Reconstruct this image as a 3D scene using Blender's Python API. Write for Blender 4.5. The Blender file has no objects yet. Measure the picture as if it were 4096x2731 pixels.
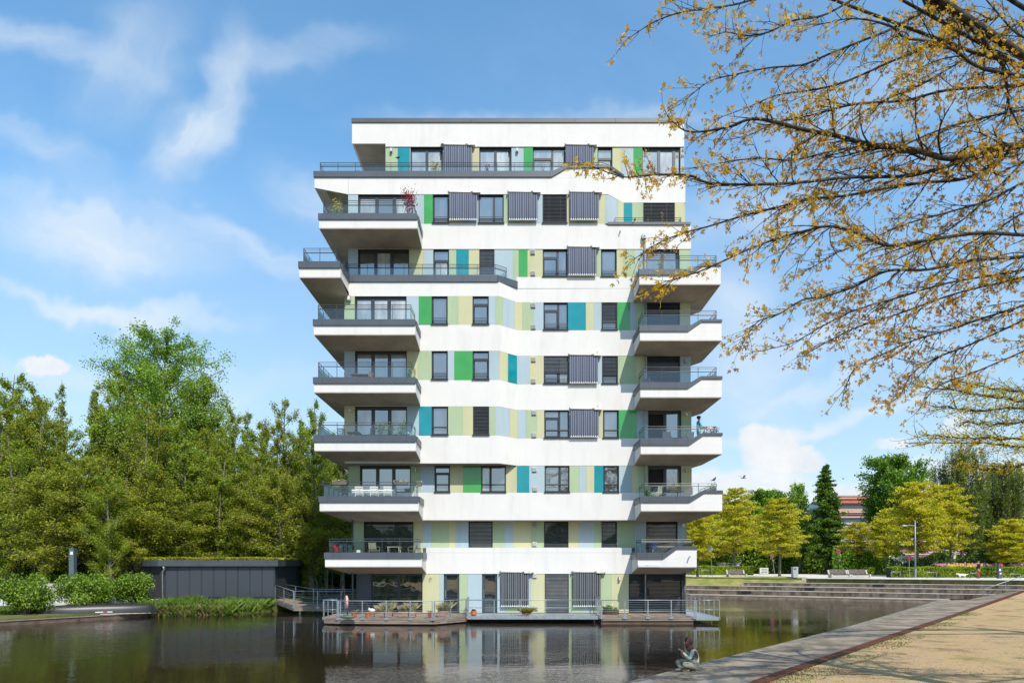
import bpy, math, random
import numpy as np
from mathutils import Vector, Matrix

SC = bpy.context.scene
COL = SC.collection
F = 2731.0          # focal length of the survey photograph in its own pixels
HZ = 2255.0         # horizon row
EYE = 3.2           # eye height above the water
SEED = 7
R_ = random.Random(SEED)

# ------------------------------------------------------------------ camera
cam_d = bpy.data.cameras.new('camera')
cam = bpy.data.objects.new('camera', cam_d)
COL.objects.link(cam)
cam.location = (0, 0, EYE)
cam.rotation_euler = (math.radians(90), 0, 0)
cam_d.sensor_width = 36
cam_d.lens = 24.0
cam_d.shift_y = (HZ - 1365.5) / 4096.0
cam_d.clip_start = 0.1
cam_d.clip_end = 5000
SC.camera = cam

# ------------------------------------------------------------------ exposure
SC.view_settings.view_transform = 'Standard'
SC.view_settings.look = 'None'
SC.view_settings.exposure = 0.20
SC.view_settings.gamma = 1.0
SC.view_settings.use_curve_mapping = False

# ------------------------------------------------------------------ sun
SUN_TRAVEL = Vector((-0.80, 2.03, -2.52)).normalized()
sun_d = bpy.data.lights.new('sun', 'SUN')
sun_d.energy = 5.0
sun_d.angle = math.radians(0.5)
sun_d.color = (1.0, 0.94, 0.855)
sun = bpy.data.objects.new('sun', sun_d)
COL.objects.link(sun)
sun.rotation_euler = SUN_TRAVEL.to_track_quat('-Z', 'Y').to_euler()
sun.location = (20, -30, 60)

# ------------------------------------------------------------------ world
W = bpy.data.worlds.new('World')
SC.world = W
W.use_nodes = True
def build_world():
    nt = W.node_tree
    nt.nodes.clear()
    N, L = nt.nodes.new, nt.links.new
    def math_(op, a, b=None, c=None, clamp=False):
        n = N('ShaderNodeMath'); n.operation = op; n.use_clamp = clamp
        for i, q in enumerate((a, b, c)):
            if q is None: continue
            if isinstance(q, (int, float)): n.inputs[i].default_value = q
            else: L(q, n.inputs[i])
        return n.outputs[0]
    def vmath(op, a, b=None, s=None):
        n = N('ShaderNodeVectorMath'); n.operation = op
        if isinstance(a, tuple): n.inputs[0].default_value = a
        else: L(a, n.inputs[0])
        if b is not None:
            if isinstance(b, tuple): n.inputs[1].default_value = b
            else: L(b, n.inputs[1])
        if s is not None: n.inputs['Scale'].default_value = s
        return n.outputs[1] if op == 'LENGTH' else n.outputs[0]
    sky = N('ShaderNodeTexSky'); sky.sky_type = 'NISHITA'
    sky.sun_disc = False
    s = -SUN_TRAVEL
    sky.sun_elevation = math.asin(s.z)
    sky.sun_rotation = math.atan2(s.x, s.y)
    sky.altitude = 20; sky.air_density = 1.0; sky.dust_density = 0.6; sky.ozone_density = 2.2
    tc = N('ShaderNodeTexCoord')
    sep = N('ShaderNodeSeparateXYZ'); L(tc.outputs['Generated'], sep.inputs[0])
    ay = math_('MAXIMUM', math_('ABSOLUTE', sep.outputs[1]), 0.12)
    u = math_('DIVIDE', sep.outputs[0], ay)
    v = math_('DIVIDE', sep.outputs[2], ay)
    cb = N('ShaderNodeCombineXYZ'); L(u, cb.inputs[0]); L(v, cb.inputs[1])
    uv = cb.outputs[0]
    def noise(vec, scale, detail=6, rough=.55, dist=0.0):
        n = N('ShaderNodeTexNoise'); n.inputs['Scale'].default_value = scale
        n.inputs['Detail'].default_value = detail; n.inputs['Roughness'].default_value = rough
        n.inputs['Distortion'].default_value = dist
        L(vec, n.inputs['Vector']); return n
    wn = noise(uv, 2.2, 5, .6)
    warp = vmath('ADD', uv, vmath('SCALE', vmath('SUBTRACT', wn.outputs['Color'], (.5, .5, .5)), s=0.30))
    wn2 = noise(uv, 14, 6, .62)
    warp2 = vmath('ADD', uv, vmath('SCALE', vmath('SUBTRACT', wn2.outputs['Color'], (.5, .5, .5)), s=0.055))
    def ell(vec, x, y, rx, ry, deg, lo=0.0, hi=1.0):
        m = N('ShaderNodeMapping'); m.vector_type = 'TEXTURE'
        m.inputs['Location'].default_value = ((x - 2048) / F, (HZ - y) / F, 0)
        m.inputs['Rotation'].default_value = (0, 0, math.radians(deg))
        m.inputs['Scale'].default_value = (rx / F, ry / F, 1)
        L(vec, m.inputs['Vector'])
        ln = vmath('LENGTH', m.outputs[0])
        r = N('ShaderNodeMapRange'); r.interpolation_type = 'SMOOTHERSTEP'
        r.inputs['From Min'].default_value = hi; r.inputs['From Max'].default_value = lo
        L(ln, r.inputs['Value'])
        return r.outputs[0]
    # thin high cloud: long fibres
    def fibre(deg, sx, sy, sc_):
        m = N('ShaderNodeMapping'); m.vector_type = 'TEXTURE'; m.inputs['Rotation'].default_value = (0, 0, math.radians(deg)); m.inputs['Scale'].default_value = (sx, sy, 1)
        L(warp, m.inputs['Vector']); return noise(m.outputs[0], sc_, 9, .60, .25).outputs['Fac']
    fa = math_('MULTIPLY', math_('SUBTRACT', fibre(-14, 3.2, .62, 2.6), .36), 3.2, clamp=True)
    fb = math_('MULTIPLY', math_('SUBTRACT', fibre(68, 2.6, .55, 2.2), .38), 3.2, clamp=True)
    fc = math_('ADD', math_('MULTIPLY', math_('MULTIPLY', math_('SUBTRACT', fibre(-20, 4.5, .42, 7.0), .34), 3.0, clamp=True), .62), .50)
    fd = math_('ADD', math_('MULTIPLY', math_('MULTIPLY', math_('SUBTRACT', fibre(62, 4.0, .45, 6.0), .34), 3.0, clamp=True), .62), .50)
    big = noise(warp, 1.3, 4, .5).outputs['Fac']
    soft = None
    for x, y, rx, ry, dg, wg, fb_ in [
            (420, 960, 760, 230, -17, 1.0, 0), (300, 900, 520, 110, -24, .9, 0), (690, 640, 300, 240, 40, 1.05, 1), (850, 380, 150, 480, -14, .85, 1), (640, 1270, 640, 80, -9, 1.0, 0),
            (250, 1190, 520, 60, -14, .7, 0), (1050, 1080, 620, 90, -22, .75, 0), (180, 200, 700, 120, -30, .55, 0), (480, 300, 520, 260, 60, .65, 1), (1150, 200, 640, 150, 12, .5, 0),
            (120, 640, 420, 120, -28, .6, 0), (1350, 850, 520, 200, -20, .5, 0), (2150, 470, 1100, 110, 2, .6, 0), (3300, 1640, 900, 55, 7, .8, 0), (3350, 1500, 700, 60, 9, .6, 0),
            (2990, 1500, 360, 220, -10, .4, 0), (3500, 1320, 800, 130, 10, .6, 0), (2950, 1250, 330, 260, 0, .6, 0), (700, 1500, 1100, 120, -6, .6, 0), (3500, 400, 900, 260, 10, .5, 0), (3000, 900, 500, 200, 20, .5, 0)]:
        q = math_('MULTIPLY', math_('MULTIPLY', ell(warp, x, y, rx, ry, dg), wg), math_('MULTIPLY', math_('ADD', math_('MULTIPLY', fb if fb_ else fa, .60), .45), fd if fb_ else fc))
        soft = q if soft is None else math_('SUBTRACT', math_('ADD', soft, q), math_('MULTIPLY', soft, q))
    cir = math_('ADD', soft, math_('MULTIPLY', math_('MULTIPLY', math_('SUBTRACT', big, .40), 1.8, clamp=True), math_('MULTIPLY', fa, .40)))
    # milky lower sky
    low = N('ShaderNodeMapRange'); low.inputs['From Min'].default_value = .62; low.inputs['From Max'].default_value = .0
    low.inputs['To Min'].default_value = 0; low.inputs['To Max'].default_value = .50
    L(v, low.inputs['Value'])
    cir = math_('ADD', cir, low.outputs[0], clamp=True)
    cir = math_('MULTIPLY', cir, .90)
    # puffed low clouds
    puff = None
    for (x, y, rx, ry, dg, wg) in [(175, 1465, 118, 42, -6, .95), (3095, 1800, 150, 90, 6, 1.0), (3050, 1765, 90, 70, 0, 1.0), (3180, 1830, 130, 70, 0, 1.0),
                         (2960, 1950, 330, 110, 4, .85), (2900, 2040, 420, 90, 0, .8), (3400, 2010, 220, 90, 0, .8), (3560, 1775, 75, 28, 8, .7),
                         (3820, 1685, 60, 38, 30, .6), (3750, 1900, 180, 90, 0, .6), (4050, 1950, 200, 120, 0, .6)]:
        q = math_('MULTIPLY', ell(warp2, x, y, rx, ry, dg, .62, 1.12), wg)
        puff = q if puff is None else math_('MAXIMUM', puff, q)
    cloud_n = noise(uv, 9, 7, .6).outputs['Fac']
    ccol = N('ShaderNodeMixRGB'); ccol.inputs[1].default_value = (7.4, 8.1, 8.9, 1); ccol.inputs[2].default_value = (10.2, 10.2, 10.2, 1)
    L(math_('MULTIPLY', math_('SUBTRACT', cloud_n, .3), 2.4, clamp=True), ccol.inputs[0])
    # sky blue slightly deepened as in the picture
    hs = N('ShaderNodeHueSaturation'); hs.inputs['Saturation'].default_value = 1.05; hs.inputs['Value'].default_value = 1.0
    tint = N('ShaderNodeMixRGB'); tint.blend_type = 'MULTIPLY'; tint.inputs[0].default_value = 1
    tg = N('ShaderNodeMixRGB'); tg.inputs[1].default_value = (1.35, 1.40, 1.45, 1); tg.inputs[2].default_value = (2.05, 2.65, 2.62, 1)
    tr_ = N('ShaderNodeMapRange'); tr_.inputs['From Min'].default_value = 0.0; tr_.inputs['From Max'].default_value = .55; L(v, tr_.inputs['Value']); L(tr_.outputs[0], tg.inputs[0]); L(tg.outputs[0], tint.inputs[2])
    L(sky.outputs[0], tint.inputs[1]); L(tint.outputs[0], hs.inputs['Color'])
    m1 = N('ShaderNodeMixRGB'); L(cir, m1.inputs[0]); L(hs.outputs[0], m1.inputs[1]); m1.inputs[2].default_value = (8.0, 8.9, 9.7, 1)
    m2 = N('ShaderNodeMixRGB'); L(puff, m2.inputs[0]); L(m1.outputs[0], m2.inputs[1]); L(ccol.outputs[0], m2.inputs[2])
    bg = N('ShaderNodeBackground'); bg.inputs['Strength'].default_value = 0.088
    L(m2.outputs[0], bg.inputs['Color'])
    out = N('ShaderNodeOutputWorld'); L(bg.outputs[0], out.inputs['Surface'])
build_world()

# ------------------------------------------------------------------ survey helpers (row/column of the survey photo + distance -> metres)
def WX(x, D): return (x - 2048.0) * D / F
def WZ(y, D): return EYE - (y - HZ) * D / F
def WP(x, y, D): return (WX(x, D), D, WZ(y, D))
def DG(y, z): return (EYE - z) * F / (y - HZ)        # distance of a ground row at height z
def GP(x, y, z):
    D = DG(y, z); return (WX(x, D), D, z)

# ------------------------------------------------------------------ materials
MATS = {}
def mat(name, col, rough=.7, var=.12, scale=3.0, bump=0.0, bscale=None, spec=.5, metal=0.0, stretch=(1, 1, 1), col2=None, lo=.35, hi=.65, detail=6, coords='Object'):
    if name in MATS: return MATS[name]
    m = bpy.data.materials.new(name); m.use_nodes = True
    nt = m.node_tree; p = nt.nodes['Principled BSDF']
    N, L = nt.nodes.new, nt.links.new
    p.inputs['Roughness'].default_value = rough
    p.inputs['Metallic'].default_value = metal
    p.inputs['Specular IOR Level'].default_value = spec
    tc = N('ShaderNodeTexCoord'); mp = N('ShaderNodeMapping'); mp.inputs['Scale'].default_value = stretch
    L(tc.outputs[coords], mp.inputs[0])
    n = N('ShaderNodeTexNoise'); n.inputs['Scale'].default_value = scale; n.inputs['Detail'].default_value = detail; n.inputs['Roughness'].default_value = .6
    L(mp.outputs[0], n.inputs['Vector'])
    r = N('ShaderNodeValToRGB'); r.color_ramp.elements[0].position = lo; r.color_ramp.elements[1].position = hi
    a = [c * (1 - var) for c in col]; b = [min(1, c * (1 + var)) for c in col]
    if col2: a, b = list(col), list(col2)
    r.color_ramp.elements[0].color = (*a, 1); r.color_ramp.elements[1].color = (*b, 1)
    L(n.outputs['Fac'], r.inputs[0]); L(r.outputs[0], p.inputs['Base Color'])
    if bump:
        n2 = N('ShaderNodeTexNoise'); n2.inputs['Scale'].default_value = bscale or scale * 8; n2.inputs['Detail'].default_value = 5
        L(mp.outputs[0], n2.inputs['Vector'])
        bp = N('ShaderNodeBump'); bp.inputs['Strength'].default_value = bump; bp.inputs['Distance'].default_value = .02
        L(n2.outputs['Fac'], bp.inputs['Height']); L(bp.outputs[0], p.inputs['Normal'])
    MATS[name] = m
    return m

def plaster(name, col, dirt=.10):
    """render with fine grain, broad cloudiness and faint run-off streaks"""
    if name in MATS: return MATS[name]
    m = bpy.data.materials.new(name); m.use_nodes = True
    nt = m.node_tree; p = nt.nodes['Principled BSDF']; N, L = nt.nodes.new, nt.links.new
    p.inputs['Roughness'].default_value = .9; p.inputs['Specular IOR Level'].default_value = .2
    tc = N('ShaderNodeTexCoord')
    def nz(scale, st, det=5):
        mp = N('ShaderNodeMapping'); mp.inputs['Scale'].default_value = st; L(tc.outputs['Object'], mp.inputs[0])
        n = N('ShaderNodeTexNoise'); n.inputs['Scale'].default_value = scale; n.inputs['Detail'].default_value = det
        n.inputs['Roughness'].default_value = .62
        L(mp.outputs[0], n.inputs['Vector']); return n.outputs['Fac']
    def rng(s, a, b, c, d):
        r = N('ShaderNodeMapRange'); r.inputs['From Min'].default_value = a; r.inputs['From Max'].default_value = b
        r.inputs['To Min'].default_value = c; r.inputs['To Max'].default_value = d; L(s, r.inputs['Value']); return r.outputs[0]
    def mul(a, b):
        q = N('ShaderNodeMath'); q.operation = 'MULTIPLY'; L(a, q.inputs[0]); L(b, q.inputs[1]); return q.outputs[0]
    f = mul(mul(rng(nz(.7, (1, 1, 1)), .3, .7, 1 - dirt * .55, 1.0), rng(nz(2.2, (1, 1, .16)), .50, .78, 1.0, 1 - dirt)), rng(nz(60, (1, 1, 1), 2), .2, .8, .965, 1.02))
    mx = N('ShaderNodeMixRGB'); mx.blend_type = 'MULTIPLY'; mx.inputs[0].default_value = 1; mx.inputs[1].default_value = (*col, 1)
    L(f, mx.inputs[2]); L(mx.outputs[0], p.inputs['Base Color'])
    bp = N('ShaderNodeBump'); bp.inputs['Strength'].default_value = .25; bp.inputs['Distance'].default_value = .006
    L(nz(45, (1, 1, 1), 3), bp.inputs['Height']); L(bp.outputs[0], p.inputs['Normal'])
    MATS[name] = m; return m

def leafmat(name, cols, trans=.35, rough=.55):
    """leaf colours picked per leaf; part of the light passes through"""
    if name in MATS: return MATS[name]
    m = bpy.data.materials.new(name); m.use_nodes = True
    nt = m.node_tree; nt.nodes.clear(); N, L = nt.nodes.new, nt.links.new
    g = N('ShaderNodeNewGeometry'); r = N('ShaderNodeValToRGB')
    while len(r.color_ramp.elements) < len(cols): r.color_ramp.elements.new(.5)
    for i, c in enumerate(cols):
        r.color_ramp.elements[i].position = i / (len(cols) - 1); r.color_ramp.elements[i].color = (*c, 1)
    tc = N('ShaderNodeTexCoord'); n = N('ShaderNodeTexNoise'); n.inputs['Scale'].default_value = .55; n.inputs['Detail'].default_value = 2
    L(tc.outputs['Object'], n.inputs['Vector'])
    mr = N('ShaderNodeMapRange'); mr.inputs['From Min'].default_value = .3; mr.inputs['From Max'].default_value = .7; mr.inputs['To Min'].default_value = -.28; mr.inputs['To Max'].default_value = .28
    L(n.outputs['Fac'], mr.inputs['Value'])
    ad = N('ShaderNodeMath'); ad.operation = 'ADD'; ad.use_clamp = True; L(g.outputs['Random Per Island'], ad.inputs[0]); L(mr.outputs[0], ad.inputs[1])
    L(ad.outputs[0], r.inputs[0])
    d = N('ShaderNodeBsdfPrincipled'); d.inputs['Roughness'].default_value = rough; d.inputs['Specular IOR Level'].default_value = .3
    t = N('ShaderNodeBsdfTranslucent'); mx = N('ShaderNodeMixShader'); mx.inputs[0].default_value = trans
    L(r.outputs[0], d.inputs['Base Color']); L(r.outputs[0], t.inputs['Color'])
    L(d.outputs[0], mx.inputs[1]); L(t.outputs[0], mx.inputs[2])
    o = N('ShaderNodeOutputMaterial'); L(mx.outputs[0], o.inputs['Surface'])
    MATS[name] = m; return m

def glassmat(name, tint, refl):
    """clear sheet: see-through with a mirror share"""
    if name in MATS: return MATS[name]
    m = bpy.data.materials.new(name); m.use_nodes = True
    nt = m.node_tree; nt.nodes.clear(); N, L = nt.nodes.new, nt.links.new
    t = N('ShaderNodeBsdfTransparent'); t.inputs[0].default_value = (*tint, 1)
    g = N('ShaderNodeBsdfGlossy'); g.inputs['Roughness'].default_value = .03; g.inputs['Color'].default_value = (.9, .95, 1, 1)
    fr = N('ShaderNodeLayerWeight'); fr.inputs['Blend'].default_value = .3
    mr = N('ShaderNodeMapRange'); mr.inputs['To Min'].default_value = refl; mr.inputs['To Max'].default_value = .9
    L(fr.outputs['Fresnel'], mr.inputs['Value'])
    mx = N('ShaderNodeMixShader'); L(mr.outputs[0], mx.inputs[0]); L(t.outputs[0], mx.inputs[1]); L(g.outputs[0], mx.inputs[2])
    o = N('ShaderNodeOutputMaterial'); L(mx.outputs[0], o.inputs['Surface'])
    MATS[name] = m; return m

def panemat(name, col, refl=.4):
    """window pane with a curtain or dark room behind, mirroring the sky"""
    if name in MATS: return MATS[name]
    m = bpy.data.materials.new(name); m.use_nodes = True
    nt = m.node_tree; nt.nodes.clear(); N, L = nt.nodes.new, nt.links.new
    tc = N('ShaderNodeTexCoord'); n = N('ShaderNodeTexNoise'); n.inputs['Scale'].default_value = 1.3; n.inputs['Detail'].default_value = 3
    mp = N('ShaderNodeMapping'); mp.inputs['Scale'].default_value = (1.6, 1, .5); L(tc.outputs['Object'], mp.inputs[0]); L(mp.outputs[0], n.inputs['Vector'])
    r = N('ShaderNodeValToRGB'); r.color_ramp.elements[0].position = .35; r.color_ramp.elements[1].position = .65
    r.color_ramp.elements[0].color = (*[c * .65 for c in col], 1); r.color_ramp.elements[1].color = (*[c * 1.3 for c in col], 1)
    L(n.outputs['Fac'], r.inputs[0])
    d = N('ShaderNodeBsdfDiffuse'); L(r.outputs[0], d.inputs[0])
    g = N('ShaderNodeBsdfGlossy'); g.inputs['Roughness'].default_value = .02; g.inputs['Color'].default_value = (.95, .95, .93, 1)
    bn = N('ShaderNodeTexNoise'); bn.inputs['Scale'].default_value = .9; L(tc.outputs['Object'], bn.inputs['Vector'])
    bp = N('ShaderNodeBump'); bp.inputs['Strength'].default_value = .12; bp.inputs['Distance'].default_value = .05; L(bn.outputs['Fac'], bp.inputs['Height']); L(bp.outputs[0], g.inputs['Normal'])
    mx = N('ShaderNodeMixShader'); mx.inputs[0].default_value = refl; L(d.outputs[0], mx.inputs[1]); L(g.outputs[0], mx.inputs[2])
    o = N('ShaderNodeOutputMaterial'); L(mx.outputs[0], o.inputs['Surface'])
    MATS[name] = m; return m

WHITE = plaster('white_plaster', (.625, .605, .58), .10)
PAN = {'g': plaster('sage_plaster', (.34, .42, .265), .12), 'y': plaster('straw_plaster', (.47, .455, .275), .12),
       'b': plaster('greyblue_plaster', (.345, .425, .465), .12),
       'G': mat('green_glass_panel', (.035, .27, .04), .12, .10, 1.2, spec=.8), 'T': mat('teal_glass_panel', (.0, .20, .235), .12, .10, 1.2, spec=.8)}
COPE = mat('anthracite_sheet', (.060, .070, .085), .42, .10, .8, spec=.5)
FRAME = mat('anthracite_frame', (.020, .024, .030), .4, .1, 2)
RAILM = mat('dark_rail_metal', (.035, .040, .048), .4, .1, 2)
SLAT = mat('dark_blind_slat', (.045, .050, .058), .38, .15, 2, spec=.7)
SLATG = mat('grey_blind_slat', (.10, .11, .125), .38, .15, 2, spec=.7)
STEEL = mat('galvanised_steel', (.28, .31, .33), .45, .18, 9, metal=.55)
GLASS = glassmat('railing_glass', (.84, .90, .88), .05)
PANE = [panemat('pane_pale', (.24, .24, .235), .26), panemat('pane_mid', (.075, .078, .082), .28), panemat('pane_dark', (.018, .022, .026), .22), panemat('pane_curtain', (.36, .35, .33), .20), panemat('pane_room', (.035, .036, .04), .30)]
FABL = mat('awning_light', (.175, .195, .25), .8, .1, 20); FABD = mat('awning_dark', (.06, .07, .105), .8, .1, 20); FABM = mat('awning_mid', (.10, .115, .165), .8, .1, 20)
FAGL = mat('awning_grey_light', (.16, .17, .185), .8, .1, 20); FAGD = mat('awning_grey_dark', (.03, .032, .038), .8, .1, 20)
HOUSING = mat('cream_housing', (.60, .58, .52), .5, .1, 6)
SOFFIT = mat('soffit_shade_plaster', (.30, .26, .21), .9, .16, .9, bump=.1, bscale=30)  # presumably white plaster; shade of the undersides is put into this brown

# ------------------------------------------------------------------ mesh builder
class MB:
    def __init__(s): s.v = []; s.f = []; s.m = []
    def add(s, vs, fs, mi=0):
        o = len(s.v); s.v += [tuple(v) for v in vs]
        s.f += [tuple(i + o for i in f) for f in fs]; s.m += [mi] * len(fs); return s
    def box(s, x0, x1, y0, y1, z0, z1, mi=0):
        return s.add([(x0, y0, z0), (x1, y0, z0), (x1, y1, z0), (x0, y1, z0), (x0, y0, z1), (x1, y0, z1), (x1, y1, z1), (x0, y1, z1)],
                     [(0, 1, 5, 4), (1, 2, 6, 5), (2, 3, 7, 6), (3, 0, 4, 7), (4, 5, 6, 7), (3, 2, 1, 0)], mi)
    def rbox(s, c, sx, sy, sz, rz=0, rx=0, ry=0, mi=0):
        R = Matrix.Rotation(rz, 3, 'Z') @ Matrix.Rotation(ry, 3, 'Y') @ Matrix.Rotation(rx, 3, 'X')
        vs = [Vector(c) + R @ Vector((a * sx / 2, b * sy / 2, d * sz / 2)) for d in (-1, 1) for a, b in ((-1, -1), (1, -1), (1, 1), (-1, 1))]
        return s.add(vs, [(0, 1, 5, 4), (1, 2, 6, 5), (2, 3, 7, 6), (3, 0, 4, 7), (4, 5, 6, 7), (3, 2, 1, 0)], mi)
    def prism(s, poly, z0, z1, mi=0):
        n = len(poly); z0 = z0 if isinstance(z0, (list, tuple)) else [z0] * n; z1 = z1 if isinstance(z1, (list, tuple)) else [z1] * n
        vs = [(p[0], p[1], z0[i]) for i, p in enumerate(poly)] + [(p[0], p[1], z1[i]) for i, p in enumerate(poly)]
        fs = [tuple(range(n))[::-1], tuple(range(n, 2 * n))] + [(i, (i + 1) % n, n + (i + 1) % n, n + i) for i in range(n)]
        return s.add(vs, fs, mi)
    def xz(s, poly, y0, y1, mi=0):
        n = len(poly)
        vs = [(p[0], y0, p[1]) for p in poly] + [(p[0], y1, p[1]) for p in poly]
        fs = [tuple(range(n)), tuple(range(n, 2 * n))[::-1]] + [(i, (i + 1) % n, n + (i + 1) % n, n + i) for i in range(n)]
        return s.add(vs, fs, mi)
    def tube(s, pts, r, n=6, mi=0, cap=True):
        pts = [Vector(p) for p in pts]; m = len(pts)
        r = r if isinstance(r, (list, tuple)) else [r] * m
        vs = []; up = None
        for i, p in enumerate(pts):
            d = (pts[min(i + 1, m - 1)] - pts[max(i - 1, 0)])
            if d.length < 1e-9: d = Vector((0, 0, 1))
            d.normalize()
            if up is None: up = Vector((0, 0, 1)) if abs(d.z) < .9 else Vector((1, 0, 0))
            a = d.cross(up); 
            if a.length < 1e-6: a = d.orthogonal()
            a.normalize(); b = a.cross(d); up = b
            for k in range(n):
                t = 2 * math.pi * k / n
                vs.append(p + (a * math.cos(t) + b * math.sin(t)) * r[i])
        fs = [(i * n + k, i * n + (k + 1) % n, (i + 1) * n + (k + 1) % n, (i + 1) * n + k) for i in range(m - 1) for k in range(n)]
        if cap and n > 2: fs += [tuple(range(n))[::-1], tuple(range((m - 1) * n, m * n))]
        return s.add(vs, fs, mi)
    def lathe(s, c, prof, n=14, mi=0):
        vs = [(c[0] + r * math.cos(2 * math.pi * k / n), c[1] + r * math.sin(2 * math.pi * k / n), c[2] + z) for r, z in prof for k in range(n)]
        m = len(prof)
        fs = [(i * n + k, i * n + (k + 1) % n, (i + 1) * n + (k + 1) % n, (i + 1) * n + k) for i in range(m - 1) for k in range(n)]
        fs += [tuple(range(n))[::-1], tuple(range((m - 1) * n, m * n))]
        return s.add(vs, fs, mi)
    def ell(s, c, rx, ry, rz, n=10, m=7, mi=0):
        prof = [(math.sin(math.pi * i / m), -math.cos(math.pi * i / m)) for i in range(m + 1)]
        vs = [(c[0] + rx * max(r, .01) * math.cos(2 * math.pi * k / n), c[1] + ry * max(r, .01) * math.sin(2 * math.pi * k / n), c[2] + rz * z) for r, z in prof for k in range(n)]
        fs = [(i * n + k, i * n + (k + 1) % n, (i + 1) * n + (k + 1) % n, (i + 1) * n + k) for i in range(m) for k in range(n)]
        return s.add(vs, fs, mi)
    def build(s, name, mats, parent=None, smooth=False, org=None, **tags):
        if not isinstance(mats, (list, tuple)): mats = [mats]
        o0 = Vector(org) if org is not None else (ORG.get(parent.name, Vector((0, 0, 0))) if parent else Vector((0, 0, 0)))
        me = bpy.data.meshes.new(name)
        me.from_pydata([(v[0] - o0.x, v[1] - o0.y, v[2] - o0.z) for v in s.v], [], s.f)
        for m in mats: me.materials.append(m)
        if len(mats) > 1: me.polygons.foreach_set('material_index', s.m)
        if smooth: me.polygons.foreach_set('use_smooth', [True] * len(s.f))
        ob = bpy.data.objects.new(name, me); COL.objects.link(ob)
        if parent: ob.parent = parent; ORG[ob.name] = o0
        elif org is not None: ob.location = o0; ORG[ob.name] = o0
        for k, v in tags.items(): ob[k] = v
        return ob
ORG = {}
def thing(name, label, cat, loc, group=None, rz=0):
    """empty at a thing's base; parts are built in world metres and stored relative to it"""
    o = bpy.data.objects.new(name, None); COL.objects.link(o)
    o.empty_display_size = .3
    o.location = loc; o.rotation_euler = (0, 0, rz)
    o['label'] = label; o['category'] = cat
    if group: o['group'] = group
    ORG[o.name] = Vector(loc)
    return o
def tag(o, label, cat, group=None):
    o['label'] = label; o['category'] = cat
    if group: o['group'] = group
    return o
def copy_tree(o, loc, rz=0, label=None, scale=None, group=None):
    c = o.copy(); COL.objects.link(c); c.location = loc; c.rotation_euler = (0, 0, rz)
    if scale is not None: c.scale = scale if isinstance(scale, (tuple, list)) else (scale,) * 3
    if label: c['label'] = label
    if group: c['group'] = group
    for ch in list(o.children):
        k = ch.copy(); COL.objects.link(k); k.parent = c
        for g in list(ch.children):
            q = g.copy(); COL.objects.link(q); q.parent = k
    return c
def np_mesh(name, V, Q, mats, parent=None, midx=None, smooth=False):
    """mesh from arrays of vertices and quads"""
    me = bpy.data.meshes.new(name)
    V = np.asarray(V, dtype=np.float32); Q = np.asarray(Q, dtype=np.int32)
    me.vertices.add(len(V)); me.vertices.foreach_set('co', V.ravel())
    k = Q.shape[1]
    me.loops.add(Q.size); me.loops.foreach_set('vertex_index', Q.ravel())
    me.polygons.add(len(Q)); me.polygons.foreach_set('loop_start', np.arange(0, Q.size, k, dtype=np.int32))
    me.polygons.foreach_set('loop_total', np.full(len(Q), k, dtype=np.int32))
    for m in (mats if isinstance(mats, (list, tuple)) else [mats]): me.materials.append(m)
    if midx is not None: me.polygons.foreach_set('material_index', np.asarray(midx, dtype=np.int32))
    if smooth: me.polygons.foreach_set('use_smooth', np.ones(len(Q), dtype=bool))
    me.update(calc_edges=True)
    ob = bpy.data.objects.new(name, me); COL.objects.link(ob)
    if parent: ob.parent = parent
    return ob
# ================================================================== LARGE STRUCTURE: water and ground
def water_material():
    m = bpy.data.materials.new('harbour_water'); m.use_nodes = True
    nt = m.node_tree; nt.nodes.clear(); N, L = nt.nodes.new, nt.links.new
    tc = N('ShaderNodeTexCoord')
    def nz(scale, st, det=3, rough=.55):
        mp = N('ShaderNodeMapping'); mp.inputs['Scale'].default_value = st; L(tc.outputs['Object'], mp.inputs[0])
        n = N('ShaderNodeTexNoise'); n.inputs['Scale'].default_value = scale; n.inputs['Detail'].default_value = det; n.inputs['Roughness'].default_value = rough
        L(mp.outputs[0], n.inputs['Vector']); return n.outputs['Fac']
    def mt(op, a, b):
        q = N('ShaderNodeMath'); q.operation = op
        for i, z in enumerate((a, b)):
            if isinstance(z, (int, float)): q.inputs[i].default_value = z
            else: L(z, q.inputs[i])
        return q.outputs[0]
    rip = mt('ADD', mt('MULTIPLY', nz(1.2, (1, 1.6, 1), 3), 1.0), mt('MULTIPLY', nz(5.5, (1, 2.2, 1), 2), .28))
    gust = N('ShaderNodeMapRange'); gust.inputs['From Min'].default_value = .43; gust.inputs['From Max'].default_value = .66
    gust.inputs['To Min'].default_value = .14; gust.inputs['To Max'].default_value = 1.0
    L(nz(.065, (1, 1.5, 1), 3), gust.inputs['Value'])
    bp = N('ShaderNodeBump'); bp.inputs['Distance'].default_value = .028
    L(rip, bp.inputs['Height']); L(gust.outputs[0], bp.inputs['Strength'])
    g = N('ShaderNodeBsdfGlossy'); g.inputs['Roughness'].default_value = .03; g.inputs['Color'].default_value = (.90, .88, .86, 1)
    L(bp.outputs[0], g.inputs['Normal'])
    d = N('ShaderNodeBsdfDiffuse'); d.inputs['Color'].default_value = (.020, .014, .009, 1)
    fr = N('ShaderNodeFresnel'); fr.inputs['IOR'].default_value = 1.33; L(bp.outputs[0], fr.inputs['Normal'])
    # a polarised look: only a share of the mirror light comes back
    fac = mt('MINIMUM', mt('MULTIPLY', fr.outputs[0], 1.15), .9)
    mx = N('ShaderNodeMixShader'); L(fac, mx.inputs[0]); L(d.outputs[0], mx.inputs[1]); L(g.outputs[0], mx.inputs[2])
    o = N('ShaderNodeOutputMaterial'); L(mx.outputs[0], o.inputs['Surface'])
    return m
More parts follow.
